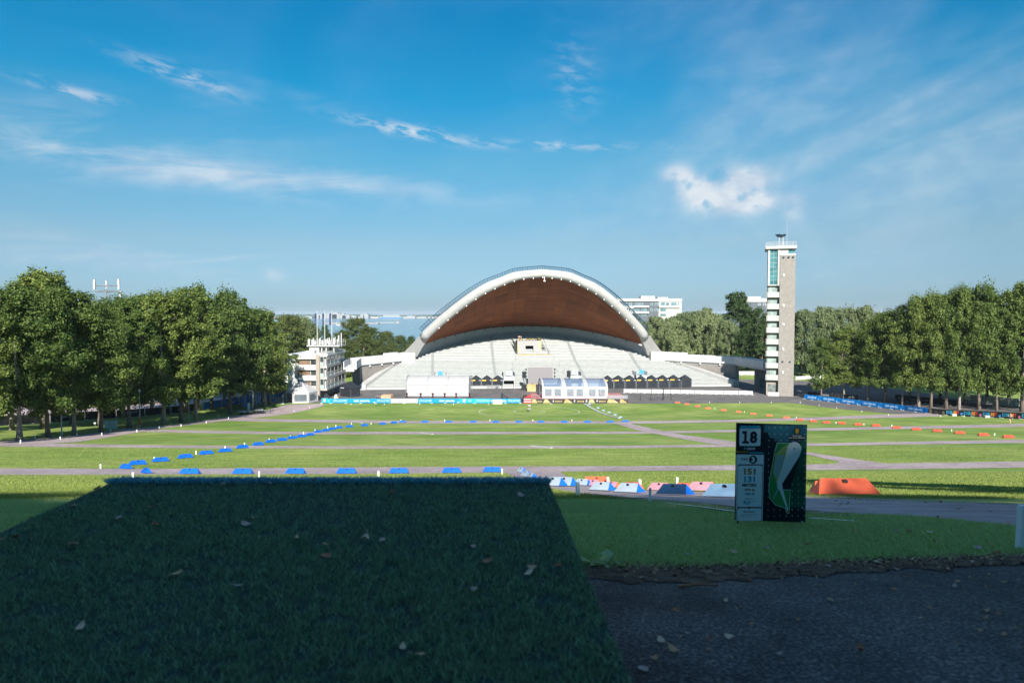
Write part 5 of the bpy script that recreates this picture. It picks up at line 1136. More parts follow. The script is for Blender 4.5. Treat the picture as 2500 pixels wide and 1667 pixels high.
flatp([(640, 935), (668, 945), (592, 1072), (584, 1060)], 'sign_mid', 'map_line'); flatp([(664, 945), (716, 940), (800, 1236), (788, 1240)], 'sign_haze', 'map_line'); flatp([(784, 1228), (812, 1226), (818, 1258), (792, 1262)], 'sign_brown', 'map_tee')
circ(856, 400, 12, 'sign_sky', 'map_basket')
flatp([(890, 105), (940, 140), (925, 200), (870, 205), (850, 150)], 'black', 'emblem'); flatp([(890, 120), (925, 150), (908, 196), (876, 198), (862, 152)], 'sign_gold', 'emblem')
flatp([(780, 235), (860, 205), (940, 205), (1020, 250), (1000, 285), (800, 282)], 'black', 'emblem'); stext('EUROPEAN', 895, 226, 16, 'sign_pale', 125, .02); stext('DISC GOLF FESTIVAL', 893, 254, 18, 'sign_pale', 225, .02)
for x, y in ((990, 1195), (995, 1380), (128, 1328), (122, 1160)): circ(x, y, 9, 'sign_pale', 'screw')

# ------------------------------------------------------------------ tee pad
mat('turf_base', (.014, .045, .038), .9, var=.3, scale=40); mat('pad_frame', (.03, .022, .016), .9, var=.2)
leaf_mat('turf_blade', (.035, .085, .048), (.25, .42, .23), .15, .5)
leaf_mat('turf_blade_skylit', (.10, .32, .42), (.22, .52, .62), .2, .5)  # bluish brighter copy of the turf blades, sky light put into their colour
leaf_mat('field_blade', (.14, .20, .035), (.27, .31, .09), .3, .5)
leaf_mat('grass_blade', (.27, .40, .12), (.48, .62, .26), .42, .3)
MATS['grass_blade'].node_tree.nodes['Principled BSDF'].inputs['Specular IOR Level'].default_value = .6
PT = CZ-.95                              # turf level
def padp(px, py): r = pix_ray(px, py); t = (PT-CZ)/r[2]; return Vector((r[0]*t, r[1]*t, PT))
c_fl, c_fr = padp(272, 1178), padp(1340, 1178); c_nl, c_nr = padp(-150, 1368), padp(1530, 1640)
# straight side lines carried back behind the viewer
def ext(a, b, y): f = (y-a.y)/(b.y-a.y); return Vector((a.x+(b.x-a.x)*f, y, PT))
q_l, q_r = ext(c_fl, c_nl, -1.2), ext(c_fr, c_nr, -1.2)
pad = thing('tee_pad', 'raised tee pad covered in dark artificial turf with sky light painted into its front edge', 'tee pad', ((c_fl+c_fr)/2).xyz*Vector((1, 1, 0)).length/((c_fl+c_fr)/2).xyz.length if False else Vector(((c_fl.x+c_fr.x)/2, c_fl.y, 0)), 0)
PO = Vector(pad.location)
poly = [(c.x-PO.x, c.y-PO.y) for c in (c_fl, q_l, q_r, c_fr)]
MB().prism(poly, PT-.04, PT).build('turf_mat', 'turf_base', pad)
MB().prism([(x*.995, y-.02) for x, y in poly], CZ-1.9, PT-.04).build('base_frame', 'pad_frame', pad)
def blades(name, XY, Z, h, w, lean, m, parent=None, hvar=.4, org=(0, 0, 0), tri=False):
    n = len(XY); a = rng.uniform(0, 2*pi, n); hh = h*(1-hvar+2*hvar*rng.random(n)); ww = w*(.6+.8*rng.random(n)); la = rng.uniform(0, 2*pi, n); ll = lean*hh*rng.random(n)*1.4
    ct = np.stack([XY[:, 0]-org[0], XY[:, 1]-org[1], Z-org[2]], 1); dxy = np.stack([np.cos(a)*ww/2, np.sin(a)*ww/2, np.zeros(n)], 1)
    mid = ct+np.stack([np.cos(la)*ll*.35, np.sin(la)*ll*.35, hh*.55], 1); tip = ct+np.stack([np.cos(la)*ll, np.sin(la)*ll, hh], 1)
    if tri: return np_mesh(name, np.stack([ct-dxy, ct+dxy, tip], 1).reshape(-1, 3), np.arange(3*n).reshape(n, 3), m, parent)
    V = np.stack([ct-dxy, ct+dxy, mid+dxy*.7, tip], 1).reshape(-1, 3)
    F = np.arange(4*n).reshape(n, 4)
    return np_mesh(name, V, F, m, parent)
def in_quad(n):
    u = rng.random(n); v = rng.random(n)**.8
    A = np.array([c_fl.x, c_fl.y]); B = np.array([c_fr.x, c_fr.y]); C = np.array([q_l.x, q_l.y]); D = np.array([q_r.x, q_r.y])
    v = v*.80
    return (A+(B-A)*u[:, None])*(1-v[:, None])+(C+(D-C)*u[:, None])*v[:, None]
XY = in_quad(560000); XY = XY[(XY[:, 1] > .7) & (np.abs(XY[:, 0]) < .95*XY[:, 1]+.3)]
wv = np.sin(XY[:, 0]*3.1+1.3*np.sin(XY[:, 1]*2.3))*np.sin(XY[:, 1]*2.7+1.1*np.sin(XY[:, 0]*1.7)); seam = np.abs(((XY[:, 0]-PO.x+.4) % 1.9)-.95) < .006
gn = rng.random((260, 260)); gx, gy = (XY[:, 0]+4)/.034, (XY[:, 1]+1)/.034; ix, iy = gx.astype(int) % 259, gy.astype(int) % 259; fx, fy = gx % 1, gy % 1
tuft = (gn[ix, iy]*(1-fx)+gn[ix+1, iy]*fx)*(1-fy)+(gn[ix, iy+1]*(1-fx)+gn[ix+1, iy+1]*fx)*fy      # tufts a few centimetres wide
XY = XY[(rng.random(len(XY)) < np.clip(.80+.4*wv, .35, 1)*np.clip(2.2*tuft-.25, .12, 1)) & ~seam]
stuff(blades('turf_blades', XY, np.full(len(XY), PT), .0165, .0027, 1.0, 'turf_blade', pad, .45, PO, True))
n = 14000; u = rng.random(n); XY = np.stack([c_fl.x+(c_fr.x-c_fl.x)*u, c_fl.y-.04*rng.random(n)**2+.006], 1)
stuff(blades('turf_edge_blades', XY, np.full(n, PT-.004), .030, .0034, .8, 'turf_blade_skylit', pad, .5, PO))
# real grass on the near slope
def region(n, y0, y1, x0=-.95, x1=.9):
    y = y0+(y1-y0)*rng.random(n); x = (x0+(x1-x0)*rng.random(n))*y
    return np.stack([x, y], 1)
pn = G(1395, 1398).y
def path2(xy):      # keeps blades off the asphalt
    e1 = np.array([G(*p)[:2] for p in ((1345, 1192), (1405, 1203), (1480, 1212), (1640, 1227), (1800, 1246), (1960, 1254), (2230, 1264), (2500, 1291), (2750, 1330))])
    e2 = np.array([G(*p)[:2] for p in ((1420, 1181), (1470, 1190), (1560, 1197), (1660, 1200), (1760, 1203), (1860, 1206), (1990, 1212), (2200, 1218), (2500, 1232), (2750, 1252))])
    o1, o2 = np.argsort(e1[:, 0]), np.argsort(e2[:, 0])
    n1 = np.interp(xy[:, 0], e1[o1, 0], e1[o1, 1]); n2 = np.interp(xy[:, 0], e2[o2, 0], e2[o2, 1])
    inside = (xy[:, 1] > n1) & (xy[:, 1] < n2) & (xy[:, 0] > min(e1[:, 0].min(), 1.))
    return ~inside
soil_n = np.array([G(*p)[:2] for p in ((1395, 1388), (1700, 1390), (2000, 1376), (2250, 1368), (2560, 1356))])
def keep(xy):
    k = path2(xy)
    e = np.interp(xy[:, 0], soil_n[:, 0], soil_n[:, 1])+np.abs(rng.normal(0, .10, len(xy)))-.06; k &= ~((xy[:, 0] > -.3) & (xy[:, 1] < e))
    k &= ~((xy[:, 0] > PO.x+poly[0][0]) & (xy[:, 0] < PO.x+poly[3][0]+.05) & (xy[:, 1] < c_fl.y+.02))
    def rib(P_, Q_, ax):      # inside a path ribbon, edges given as pixel lines; ax: the coordinate the edges run along
        a_ = np.array([G(*q)[:2] for q in P_]); b_ = np.array([G(*q)[:2] for q in Q_]); o_ = 1-ax
        a_ = a_[np.argsort(a_[:, ax])]; b_ = b_[np.argsort(b_[:, ax])]
        u_ = np.interp(xy[:, ax], a_[:, ax], a_[:, o_]); v_ = np.interp(xy[:, ax], b_[:, ax], b_[:, o_]); lo_, hi_ = max(a_[0, ax], b_[0, ax]), min(a_[-1, ax], b_[-1, ax])
        return (xy[:, ax] > lo_) & (xy[:, ax] < hi_) & (xy[:, o_] > np.minimum(u_, v_)-.05) & (xy[:, o_] < np.maximum(u_, v_)+.05)
    k &= ~rib([(-250, 1141), (0, 1143), (420, 1144), (840, 1141), (1230, 1138), (1540, 1137.5), (2000, 1133), (2500, 1126), (2800, 1121)], [(-250, 1158), (0, 1159), (420, 1158.5), (840, 1157), (1230, 1153), (1540, 1149), (2000, 1147), (2500, 1141), (2800, 1136)], 0)
    k &= ~rib([(1232, 1151), (1262, 1166), (1300, 1180), (1345, 1192)], [(1368, 1151), (1389, 1166), (1420, 1181), (1470, 1190)], 1)
    k &= ~rib([(1800, 1088), (1960, 1107), (2053, 1128), (1990, 1141)], [(1860, 1086), (1976, 1104.5), (2138, 1128), (2240, 1141)], 1)
    return xy[k]
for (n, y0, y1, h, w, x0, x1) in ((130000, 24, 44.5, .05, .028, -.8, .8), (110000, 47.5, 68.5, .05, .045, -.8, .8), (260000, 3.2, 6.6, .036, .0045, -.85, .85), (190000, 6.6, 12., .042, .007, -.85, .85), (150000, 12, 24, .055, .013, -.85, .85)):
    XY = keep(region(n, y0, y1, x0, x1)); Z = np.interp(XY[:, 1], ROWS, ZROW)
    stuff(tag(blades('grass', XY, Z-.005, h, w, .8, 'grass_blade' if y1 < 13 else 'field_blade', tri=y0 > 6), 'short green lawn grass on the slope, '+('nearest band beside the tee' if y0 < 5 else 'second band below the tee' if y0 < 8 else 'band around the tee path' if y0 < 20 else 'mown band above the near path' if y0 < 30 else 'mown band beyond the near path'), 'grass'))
# litter of crumbled leaves and soil crumbs along the soil edge and on the asphalt
n = 2600; t_ = rng.random(n); cx_ = np.where(rng.random(n) < .75, 1, 0)
sx = .55+5.9*rng.random(n); se = np.interp(sx, soil_n[:, 0], soil_n[:, 1]); sy = np.where(cx_ == 1, se-np.abs(rng.normal(0, .16, n))+.06, 2.0+1.9*rng.random(n)*1.0)
sz = .004+.012*rng.random(n)**2; an = rng.uniform(0, 6.28, n); gz = np.interp(sy, ROWS, ZROW)+.018
cv = np.stack([sx, sy, gz], 1); e1_ = np.stack([np.cos(an)*sz, np.sin(an)*sz, sz*.3*rng.random(n)], 1); e2_ = np.stack([-np.sin(an)*sz*.6, np.cos(an)*sz*.6, sz*.5*rng.random(n)], 1)
Vc = np.stack([cv-e1_, cv-e2_, cv+e1_, cv+e2_+np.array([0, 0, .004])], 1).reshape(-1, 3)
mat('litter', (.17, .11, .07), .9, scale=30, col2=(.42, .29, .18))
stuff(tag(np_mesh('litter', Vc, np.arange(4*n).reshape(n, 4), 'litter'), 'crumbled brown leaf litter along the soil edge and asphalt', 'litter'))
# a few broad weeds in the soil edge
wd_ = thing('weed', 'small broad-leaved weed growing at the soil edge beside the tee pad', 'plant', G(1475, 1388), 0)
for k in range(9):
    a = k*.7; r_ = .05+.05*(k % 3); o = MB().add([(0, 0, .0), (r_*.5*cos(a-.5), r_*.5*sin(a-.5), .035), (r_*cos(a), r_*sin(a), .03+.02*(k % 2)), (r_*.5*cos(a+.5), r_*.5*sin(a+.5), .035)], [(0, 1, 2, 3)]).build('leaf', 'grass_blade', wd_); o.location = (.06*(k % 4)-.1, .05*(k % 3)-.05, .01)

# ------------------------------------------------------------------ fallen leaves
for nm, c in (('leaf_tan', (.42, .27, .15)), ('leaf_pale', (.52, .42, .29)), ('leaf_brown', (.26, .12, .06)), ('leaf_grey', (.34, .28, .24))): mat(nm, c, .7, var=.2, scale=60)
LM = []
for k in range(6):
    L, wdt, cu = (.05, .042, .06, .036, .055, .045)[k], (.018, .02, .016, .016, .024, .014)[k], (.4, .7, .9, .5, .3, 1.1)[k]
    mb = MB(); n = 6
    for i in range(n+1):
        t = i/n; ww = wdt*sin(pi*min(1, t*.92+.06))**.7*(1 if i < n else .05); zz = cu*L*(t-.4)**2*1.2
        for s in (-1, 0, 1): mb.v.append((L*(t-.5), s*ww, zz+abs(s)*wdt*.35*(1 if k % 2 else .4)+.002))
    for i in range(n):
        for s in range(2): mb.f.append((3*i+s, 3*i+3+s, 3*i+4+s, 3*i+1+s))
    if k in (0, 2, 4): mb.tube([(L*.5, 0, cu*L*.4), (L*.75, .006, cu*L*.6+.004), (L*.95, .004, cu*L*.7)], .0012, 4)
    for nm in ('leaf_tan', 'leaf_pale', 'leaf_brown', 'leaf_grey'):
        me = bpy.data.meshes.new('fallen_leaf'); me.from_pydata(mb.v, [], mb.f); me.materials.append(MATS[nm]); me.shade_smooth(); LM.append((k, nm, me))
def lname(mi): return {'leaf_tan': 'tan', 'leaf_pale': 'pale', 'leaf_brown': 'brown', 'leaf_grey': 'greyish'}[LM[mi % len(LM)][1]]+(' broad', ' short', ' long', ' small', ' wide', ' narrow')[LM[mi % len(LM)][0]]+' dry leaf'
def zone(x, y, cx_, ry_): return ('far', 'upper middle', 'lower middle', 'near')[sum(y > q for q in ry_)]+' '+('left edge', 'left part', 'centre left', 'centre right', 'right part', 'right edge')[sum(x > q for q in cx_)]
def leaf(pos, sc, mi, label, group):
    o = tag(link('fallen_leaf', LM[mi % len(LM)][2], None, pos), label, 'leaf', group); o.scale = (sc,)*3; o.rotation_euler = (random.uniform(-.25, .25), random.uniform(-.25, .25), random.random()*6.28)
for i, (x, y) in enumerate([(182, 1245), (376, 1293), (371, 1249), (292, 1276), (622, 1276), (600, 1291), (41, 1325), (5, 1332), (178, 1340), (724, 1327), (935, 1330), (891, 1328), (792, 1342), (796, 1370), (432, 1414), (580, 1444), (196, 1548), (1156, 1347), (1190, 1383), (1299, 1398), (1364, 1396), (1290, 1415), (1158, 1454), (982, 1601), (1022, 1616), (957, 1213), (544, 1191), (656, 1189), (765, 1183), (1271, 1218), (238, 1204)]):
    leaf(padp(x, y)+Vector((0, 0, .020)), (.65+.35*random.random())*(1 if y < 1500 else .8), i*5+(i % 3), lname(i*5+(i % 3))+' on the '+zone(x, y, (0, 330, 640, 900, 1150), (1225, 1310, 1400))+' of the dark turf tee pad', 'dry leaves on the tee pad')
for i, (x, y) in enumerate([(1614, 1575), (1645, 1600), (1680, 1560), (1731, 1572), (1781, 1570), (1601, 1621), (1570, 1647), (1475, 1566), (1769, 1477), (2027, 1475), (2001, 1439), (1833, 1426), (1568, 1420), (1907, 1384), (2022, 1389), (2147, 1369), (2142, 1381), (2205, 1386), (2188, 1399), (2208, 1418), (2371, 1379), (2412, 1412), (2330, 1440), (1650, 1500), (2250, 1520), (2400, 1500), (1905, 1610), (2100, 1600)]):
    leaf(G(x, y)+Vector((0, 0, .018)), .5+.35*random.random(), i*7+1, lname(i*7+1)+' on the '+zone(x, y, (1500, 1660, 1850, 2060, 2240), (1400, 1450, 1540))+' of the near asphalt', 'dry leaves on the near asphalt')
for i, (x, y) in enumerate([(1790, 1364), (1871, 1353), (1972, 1346), (1935, 1305), (2086, 1310), (2188, 1311), (2218, 1312), (2280, 1338), (2417, 1343), (2387, 1353), (2433, 1368), (2268, 1313), (1580, 1362), (1680, 1371)]):
    leaf(G(x, y)+Vector((0, 0, .04)), .7+.4*random.random(), i*3, lname(i*3)+' on the '+zone(x, y, (1500, 1750, 1900, 2100, 2300), (1320, 1345, 1360))+' of the near grass strip', 'dry leaves in the grass strip')
for i, (x, y) in enumerate([(2101, 1232), (2259, 1232), (2295, 1232), (2461, 1287), (2290, 1272), (2040, 1228), (2070, 1236), (2150, 1226), (2190, 1230), (2340, 1250), (2420, 1256), (2050, 1240)]):
    leaf(G(x, y)+Vector((0, 0, .03)), 1.0+.4*random.random(), i*5+1, lname(i*5+1)+' on the '+zone(x, y, (2030, 2060, 2120, 2220, 2320), (1231, 1245, 1275))+' of the shaded path', 'dry leaves on the shaded path')
tg = MB().tube([(-.09, 0, .01), (0, .006, .014), (.1, -.004, .01)], [.008, .007, .004], 6).build('twig', 'leaf_brown'); tag(tg, 'short dark twig lying on the near asphalt', 'twig'); tg.location = G(1703, 1442)+Vector((0, 0, .015)); tg.rotation_euler = (0, 0, .1)
# ------------------------------------------------------------------ trees
mat('bark', (.16, .13, .11), .95, scale=5, var=.3, bump=.8, bscale=14); mat('bark_pale', (.28, .24, .21), .95, scale=5, var=.3, bump=.8, bscale=14)
leaf_mat('linden_leaf', (.036, .078, .014), (.18, .235, .055), .34)
leaf_mat('willow_leaf', (.115, .155, .062), (.23, .28, .135), .28)
leaf_mat('dark_leaf', (.030, .065, .020), (.075, .120, .035), .25)
leaf_mat('birch_leaf', (.055, .085, .020), (.125, .150, .045), .28)
def tree_meshes(seed, Hh, R, zb, nc, nl, size, lm, kind='round', bark='bark', forks=1):
    r = np.random.default_rng(seed); rd = random.Random(seed)
    mb = MB(); limbs = []
    for f in range(forks):
        ln = (rd.uniform(-.03, .03)+(f-.5*(forks-1))*.07, rd.uniform(-.03, .03)); top = Hh*(.86 if f == 0 else .7)
        P = [Vector((ln[0]*Hh*t*(1 if t > .05 else 0)+.12*sin(t*5+seed), ln[1]*Hh*t+.1*sin(t*4), top*t)) for t in np.linspace(0, 1, 8)]
        r0 = .0165*Hh/(1 if forks == 1 else 1.25); mb.tube(P, [r0*(1.45 if i == 0 else 1.05-.95*i/7) for i in range(8)], 8)
        for k in range(11):
            t = rd.uniform(zb/top*.95, .92); i = min(6, int(t*7)); p = P[i].lerp(P[i+1], t*7-i); a = rd.random()*6.28; L = R*rd.uniform(.5, .95)*(1.15-t*.5); up = rd.uniform(.25, .8)
            q = p+Vector((cos(a)*L*.5, sin(a)*L*.5, L*.5*up)); e = p+Vector((cos(a)*L, sin(a)*L, L*up*1.1)); mb.tube([p, q, e], [r0*.38*(1.1-t), r0*.24*(1.1-t), r0*.06], 5, False)
    me_t = bpy.data.meshes.new('trunk'); me_t.from_pydata(mb.v, [], mb.f); me_t.materials.append(MATS[bark]); me_t.shade_smooth()
    # foliage in clumps
    t = r.random(nc)**.9; ang = r.uniform(0, 2*pi, nc)
    if kind == 'cone': env = (1-t)**.75*np.minimum(1, t*6+.35)
    elif kind == 'willow': env = np.sqrt(np.clip(1-(t*.98)**2.6, 0, 1))*np.minimum(1, .75+t)
    else: pk = .26+.24*((seed*37) % 10)/10; env = np.clip(1-np.abs((t-pk)/np.where(t > pk, 1.04-pk, pk+.16))**(1.5+.1*((seed*13) % 10)), 0.02, 1)**.62
    lob = 1+.2*np.sin(ang*3+seed)+.2*np.sin(ang*5+t*9+seed*2)+.12*np.sin(ang*2+t*17+seed)
    rr = R*env*lob*np.sqrt(r.uniform(.18, 1., nc)); C = np.stack([np.cos(ang)*rr, np.sin(ang)*rr, zb+(Hh-zb)*t], 1)
    if kind == 'round':   # leader shoots above the crown, low side boughs
        q = nc//9 if Hh > 12 else nc//14; f_ = r.random(q); sp_ = r.integers(0, 4, q); ax_ = r.normal(0, R*.2, (4, 2)); C[:q, 0] = ax_[sp_, 0]+r.normal(0, R*.07, q); C[:q, 1] = ax_[sp_, 1]+r.normal(0, R*.07, q); C[:q, 2] = Hh*(.74+(.19+.025*sp_)*f_); C[q:2*q, 2] = zb*r.uniform(.9, 1.15, q)
    rc = R*r.uniform(.08, .22, nc)*(.75+.25*env)
    if kind == 'round': rc[:q] *= np.clip(1.25-.9*f_, .3, 1.3)
    k = nl//nc; D = r.normal(size=(nc, k, 3)); D /= np.linalg.norm(D, axis=2, keepdims=True); D[:, :, 2] = D[:, :, 2]*.8+.15
    out = C*np.array([1, 1, .25]); out /= np.linalg.norm(out, axis=1, keepdims=True)+1e-6; D = D+out[:, None, :]*.35
    rad = rc[:, None]*(r.uniform(.25, 1., (nc, k))**.5)
    if kind == 'willow':
        drop = r.uniform(0, 1, (nc, k))**.8*R*.26
        Pp = C[:, None, :]+D*rad[:, :, None]*np.array([.9, .9, .55]); Pp[:, :, 2] -= drop
    else: st_ = r.uniform(.45, 1.55, (nc, 1, 3)); Pp = C[:, None, :]+D*(rad*(1+.35*np.abs(r.normal(size=(nc, k)))))[:, :, None]*st_
    Pp = Pp.reshape(-1, 3); ns_ = len(Pp)//12; qq = r.integers(nc//8, nc, ns_); Pp[r.integers(0, len(Pp), ns_)] = (C[qq]*np.array([.9, .9, .97])+r.normal(0, R*.10, (ns_, 3))); Pp[:, 2] = np.maximum(Pp[:, 2], zb*.55); n = len(Pp)
    Nn = D.reshape(-1, 3)*.7+r.normal(size=(n, 3))*.55+np.array([0, 0, .35]); Nn /= np.linalg.norm(Nn, axis=1, keepdims=True)
    T = r.normal(size=(n, 3))
    if kind == 'willow': T = T*.55+np.array([0, 0, -1.])
    else: T = T+np.array([0, 0, -.5])
    T -= Nn*np.sum(T*Nn, 1, keepdims=True); T /= np.linalg.norm(T, axis=1, keepdims=True)+1e-6; B = np.cross(Nn, T)
    s = size*r.uniform(.6, 1.35, n)[:, None]
    a, b = (1.0, .24) if kind == 'willow' else (.62, .42)
    Vx = np.stack([Pp-T*s*a, Pp+B*s*b+Nn*s*.1, Pp+T*s*a*1.05, Pp-B*s*b+Nn*s*.1], 1).reshape(-1, 3)
    me_c = np_mesh('crown', Vx, np.arange(4*n).reshape(n, 4), lm, False)
    return me_t, me_c
TV = {}
for k in range(5): TV['linden', k] = tree_meshes(100+k, 20, (5.2, 5.8, 4.9, 5.5, 6.0)[k], (4.2, 4.7, 3.9, 4.9, 4.4)[k], 150, 36000, .265, 'linden_leaf', 'round', 'bark_pale' if k % 2 else 'bark', 2 if k == 3 else 1)
for k in range(3): TV['willow', k] = tree_meshes(200+k, 22, (8.5, 9.5, 8.)[k], 3., 190, 34000, .46, 'willow_leaf', 'willow', 'bark', 2)
for k in range(2): TV['dark', k] = tree_meshes(300+k, 22, (6., 6.8)[k], 2.5, 220, 30000, .36, 'dark_leaf', 'round', 'bark')
for k in range(2): TV['birch', k] = tree_meshes(400+k, 20, (6.4, 7.2)[k], 1.5, 240, 30000, .32, 'birch_leaf', 'round', 'bark_pale')
TV['bush', 0] = tree_meshes(500, 10.5, 5.2, .3, 130, 24000, .34, 'linden_leaf', 'round', 'bark')
def tree(kind, k, loc, h, label, group, cat='tree', nm=None, wide=1.):
    t_, c_ = TV[kind, k]; base = {'linden': 20, 'willow': 22, 'dark': 22, 'birch': 20, 'bush': 10.5}[kind]; s = h*.965/base
    t = thing(nm or kind+'_tree', label, cat, loc, random.random()*6.28, group, s); t.scale = (s*wide, s*wide, s)
    link('trunk', t_, t); link('crown', c_, t); return t
def tree_px(kind, k, bx_, by_, ty, label, group, wide=1., Y=None):
    p = G(bx_, by_) if Y is None else Vector((xat(bx_, Y), Y, H(Y)))
    return tree(kind, k, p, (zat(ty, p.y)-p.z)*random.uniform(.92, 1.03), label, group, wide=wide)
LT = [(-70, 1088, 700), (47, 1074, 700), (116, 1068, 672), (182, 1061, 700), (246, 1055, 738), (316, 1044.5, 708), (398, 1036, 700), (442, 1031, 715), (478, 1027, 695), (561, 1011, 712), (620, 997, 740), (646, 992, 748), (658, 988, 790)]
for i, (x, y, ty) in enumerate(LT): tree_px('linden', i % 5, x, y, ty+6, ordn(i)+' linden from the left in the front row of left trees', 'front row of lindens on the left', (.86, .98, .8, .92, .84)[i % 5])
LB = [(-40, 1058, 668), (60, 1050, 690), (136, 1047, 655), (208, 1035, 735), (273, 1040, 745), (330, 1020, 712), (400, 1012, 705), (484, 1008, 695), (514, 1003, 702), (545, 997, 715), (579, 991, 735), (604, 986, 748)]
for i, (x, y, ty) in enumerate(LB): tree_px('linden', (i*2+1) % 5, x-30, y, ty+10, ordn(i)+' linden from the left in the row behind the front left trees', 'second row of lindens on the left', 1.0)
RT = [(2005, 974, 815), (2060, 974, 800), (2118, 978, 782), (2160, 982, 765), (2202, 988, 742), (2243, 993, 728), (2272, 995, 716), (2310, 997, 706), (2341, 1000, 698), (2390, 1000, 702), (2433, 1003, 728), (2494, 1005, 692), (2570, 1008, 690)]
for i, (x, y, ty) in enumerate(RT): tree_px('linden', (i*3+i//4) % 5, x, y, ty+4, ordn(i)+' linden from the tower in the front row of right trees', 'lindens behind the right fence', (.62, .74, .68, .8)[i % 4] if i > 3 else .9)
for i, (x, Y, ty) in enumerate(((2225, 172, 735), (2300, 168, 712), (2362, 165, 700), (2415, 165, 712), (2470, 162, 705), (2540, 160, 700))): tree_px('linden', (i+1) % 5, x, 0, ty+8, ordn(i)+' linden from the left in the rear row of right trees', 'rear lindens on the right', .85, Y)
WT = [(1598, 262, 772, .9), (1640, 270, 765, .95), (1690, 276, 758, 1.), (1735, 268, 755, 1.), (1775, 262, 768, .9), (1660, 300, 752, .9), (1720, 305, 750, .9), (1560, 275, 785, .7), (1960, 236, 742, .85), (2010, 244, 740, .9), (2060, 246, 737, .9), (2110, 244, 742, .85), (2150, 238, 752, .85), (2185, 230, 765, .8)]
for i, (x, Y, ty, w) in enumerate(sorted(WT)): tree_px('willow', i % 3, x, 0, ty, ordn(i)+' from the left of the grey-green willows behind the stage and tower', 'willows behind the stage', w, Y)
for i, (x, Y, ty, w) in enumerate(((1800, 285, 712, 1.), (1848, 278, 748, 1.), (1820, 255, 800, 1.), (1862, 250, 790, .9), (1545, 290, 762, .9), (1905, 262, 762, .9))): tree_px('dark', i % 2, x, 0, ty, ('tall dark poplar-like tree rising above the willows left of the tower', 'dark tree directly behind the tower balconies', 'low dark tree between the willows and the tower', 'dark tree behind the foot of the tower', 'dark tree right of the arch below the apartment block', 'dark tree just right of the tower')[i], 'dark trees behind the stage', w, Y)
BT = [('birch', 700, 205, 760, 1.1), ('willow', 735, 222, 775, .8), ('dark', 768, 300, 790, .6), ('dark', 792, 300, 792, .6), ('dark', 822, 290, 812, .6), ('birch', 868, 250, 778, 1.05), ('birch', 843, 245, 805, .9), ('birch', 905, 258, 795, 1.0), ('birch', 940, 262, 802, 1.0), ('birch', 975, 264, 815, .9), ('dark', 1003, 275, 822, .7), ('birch', 835, 232, 830, 1.), ('birch', 925, 240, 828, 1.), ('dark', 690, 250, 800, .8), ('birch', 888, 235, 815, 1.1), ('birch', 958, 245, 830, 1.1), ('birch', 815, 240, 832, 1.1), ('birch', 1000, 262, 838, 1.1), ('dark', 1025, 280, 838, .8), ('dark', 800, 262, 815, .8), ('birch', 750, 235, 800, 1.1)]
for i, (kd, x, Y, ty, w) in enumerate(sorted(BT, key=lambda q: q[1])): tree_px(kd, i % 2, x, 0, ty, ordn(i)+' from the list of '+{'birch': 'light birches', 'willow': 'grey willows', 'dark': 'dark trees'}[kd]+' behind the commentary building and left arch foot' if False else ordn(i)+' from the left of the trees behind commentary building and left arch foot', 'trees behind the commentary building', w, Y)
# trees on the crest behind the viewpoint: their shade lies over the tee
for i in range(30):
    x = -30+(i % 10)*6.0+(i//10)*2.1+random.uniform(-.8, .8); y = -27-(i//10)*6+random.uniform(-.8, .8)
    tree('linden', i % 5, (x, y, H(y)), (20.3, 21.4, 23.2)[i//10]-(max(0, x-5)*.16)+random.uniform(-.5, .5), ordn(i)+' linden of the grove behind the viewpoint', 'lindens behind the viewpoint', wide=1.15)
tree('bush', 0, (16.6, 11.0, H(11)), 6.6, 'bushy small tree on the slope beyond the right picture edge', None)

# ------------------------------------------------------------------ far buildings
mat('apt_white', (.37, .38, .39), .7, var=.04); mat('apt_dark', (.085, .10, .125), .7, var=.1); mat('apt_glass', (.10, .17, .20), .1, var=.3, scale=.5, spec=.6)
AY = 420.
ap = thing('apartment_block', 'white and dark grey flat-roofed apartment block rising behind the right side of the arch', 'building', (xat(1507, AY), AY, 0), 0)
XA = lambda c: (c/4.704+1480-1507)*AY/FPX
ZA = lambda c: zat(c/4.704+680, AY)
MB().box(XA(600), XA(865), 0, 14, 0, ZA(232)).build('white_wing', 'apt_white', ap); MB().box(XA(130), XA(600)-.02, .3, 14, 0, ZA(235)).build('dark_wing', 'apt_dark', ap)
MB().box(XA(120), XA(868), -.5, 14, ZA(262), ZA(230)).build('roof_band', 'apt_white', ap); MB().box(XA(410), XA(570), 4, 9, ZA(230), ZA(198)).build('penthouse', 'apt_white', ap); MB().box(XA(600), XA(720), 3, 8, ZA(230), ZA(212)).build('roof_plant', 'apt_white', ap)
for (a, b, c, d) in ((120, 310, 315, 345), (310, 488, 310, 333), (310, 488, 378, 402), (600, 840, 310, 336)): MB().box(XA(a), XA(b), -1.0, .29, ZA(d), ZA(c)).build('balcony', 'apt_white', ap)
MB().box(XA(130), XA(310), .1, .28, ZA(400), ZA(316)).build('white_panel', 'apt_white', ap)
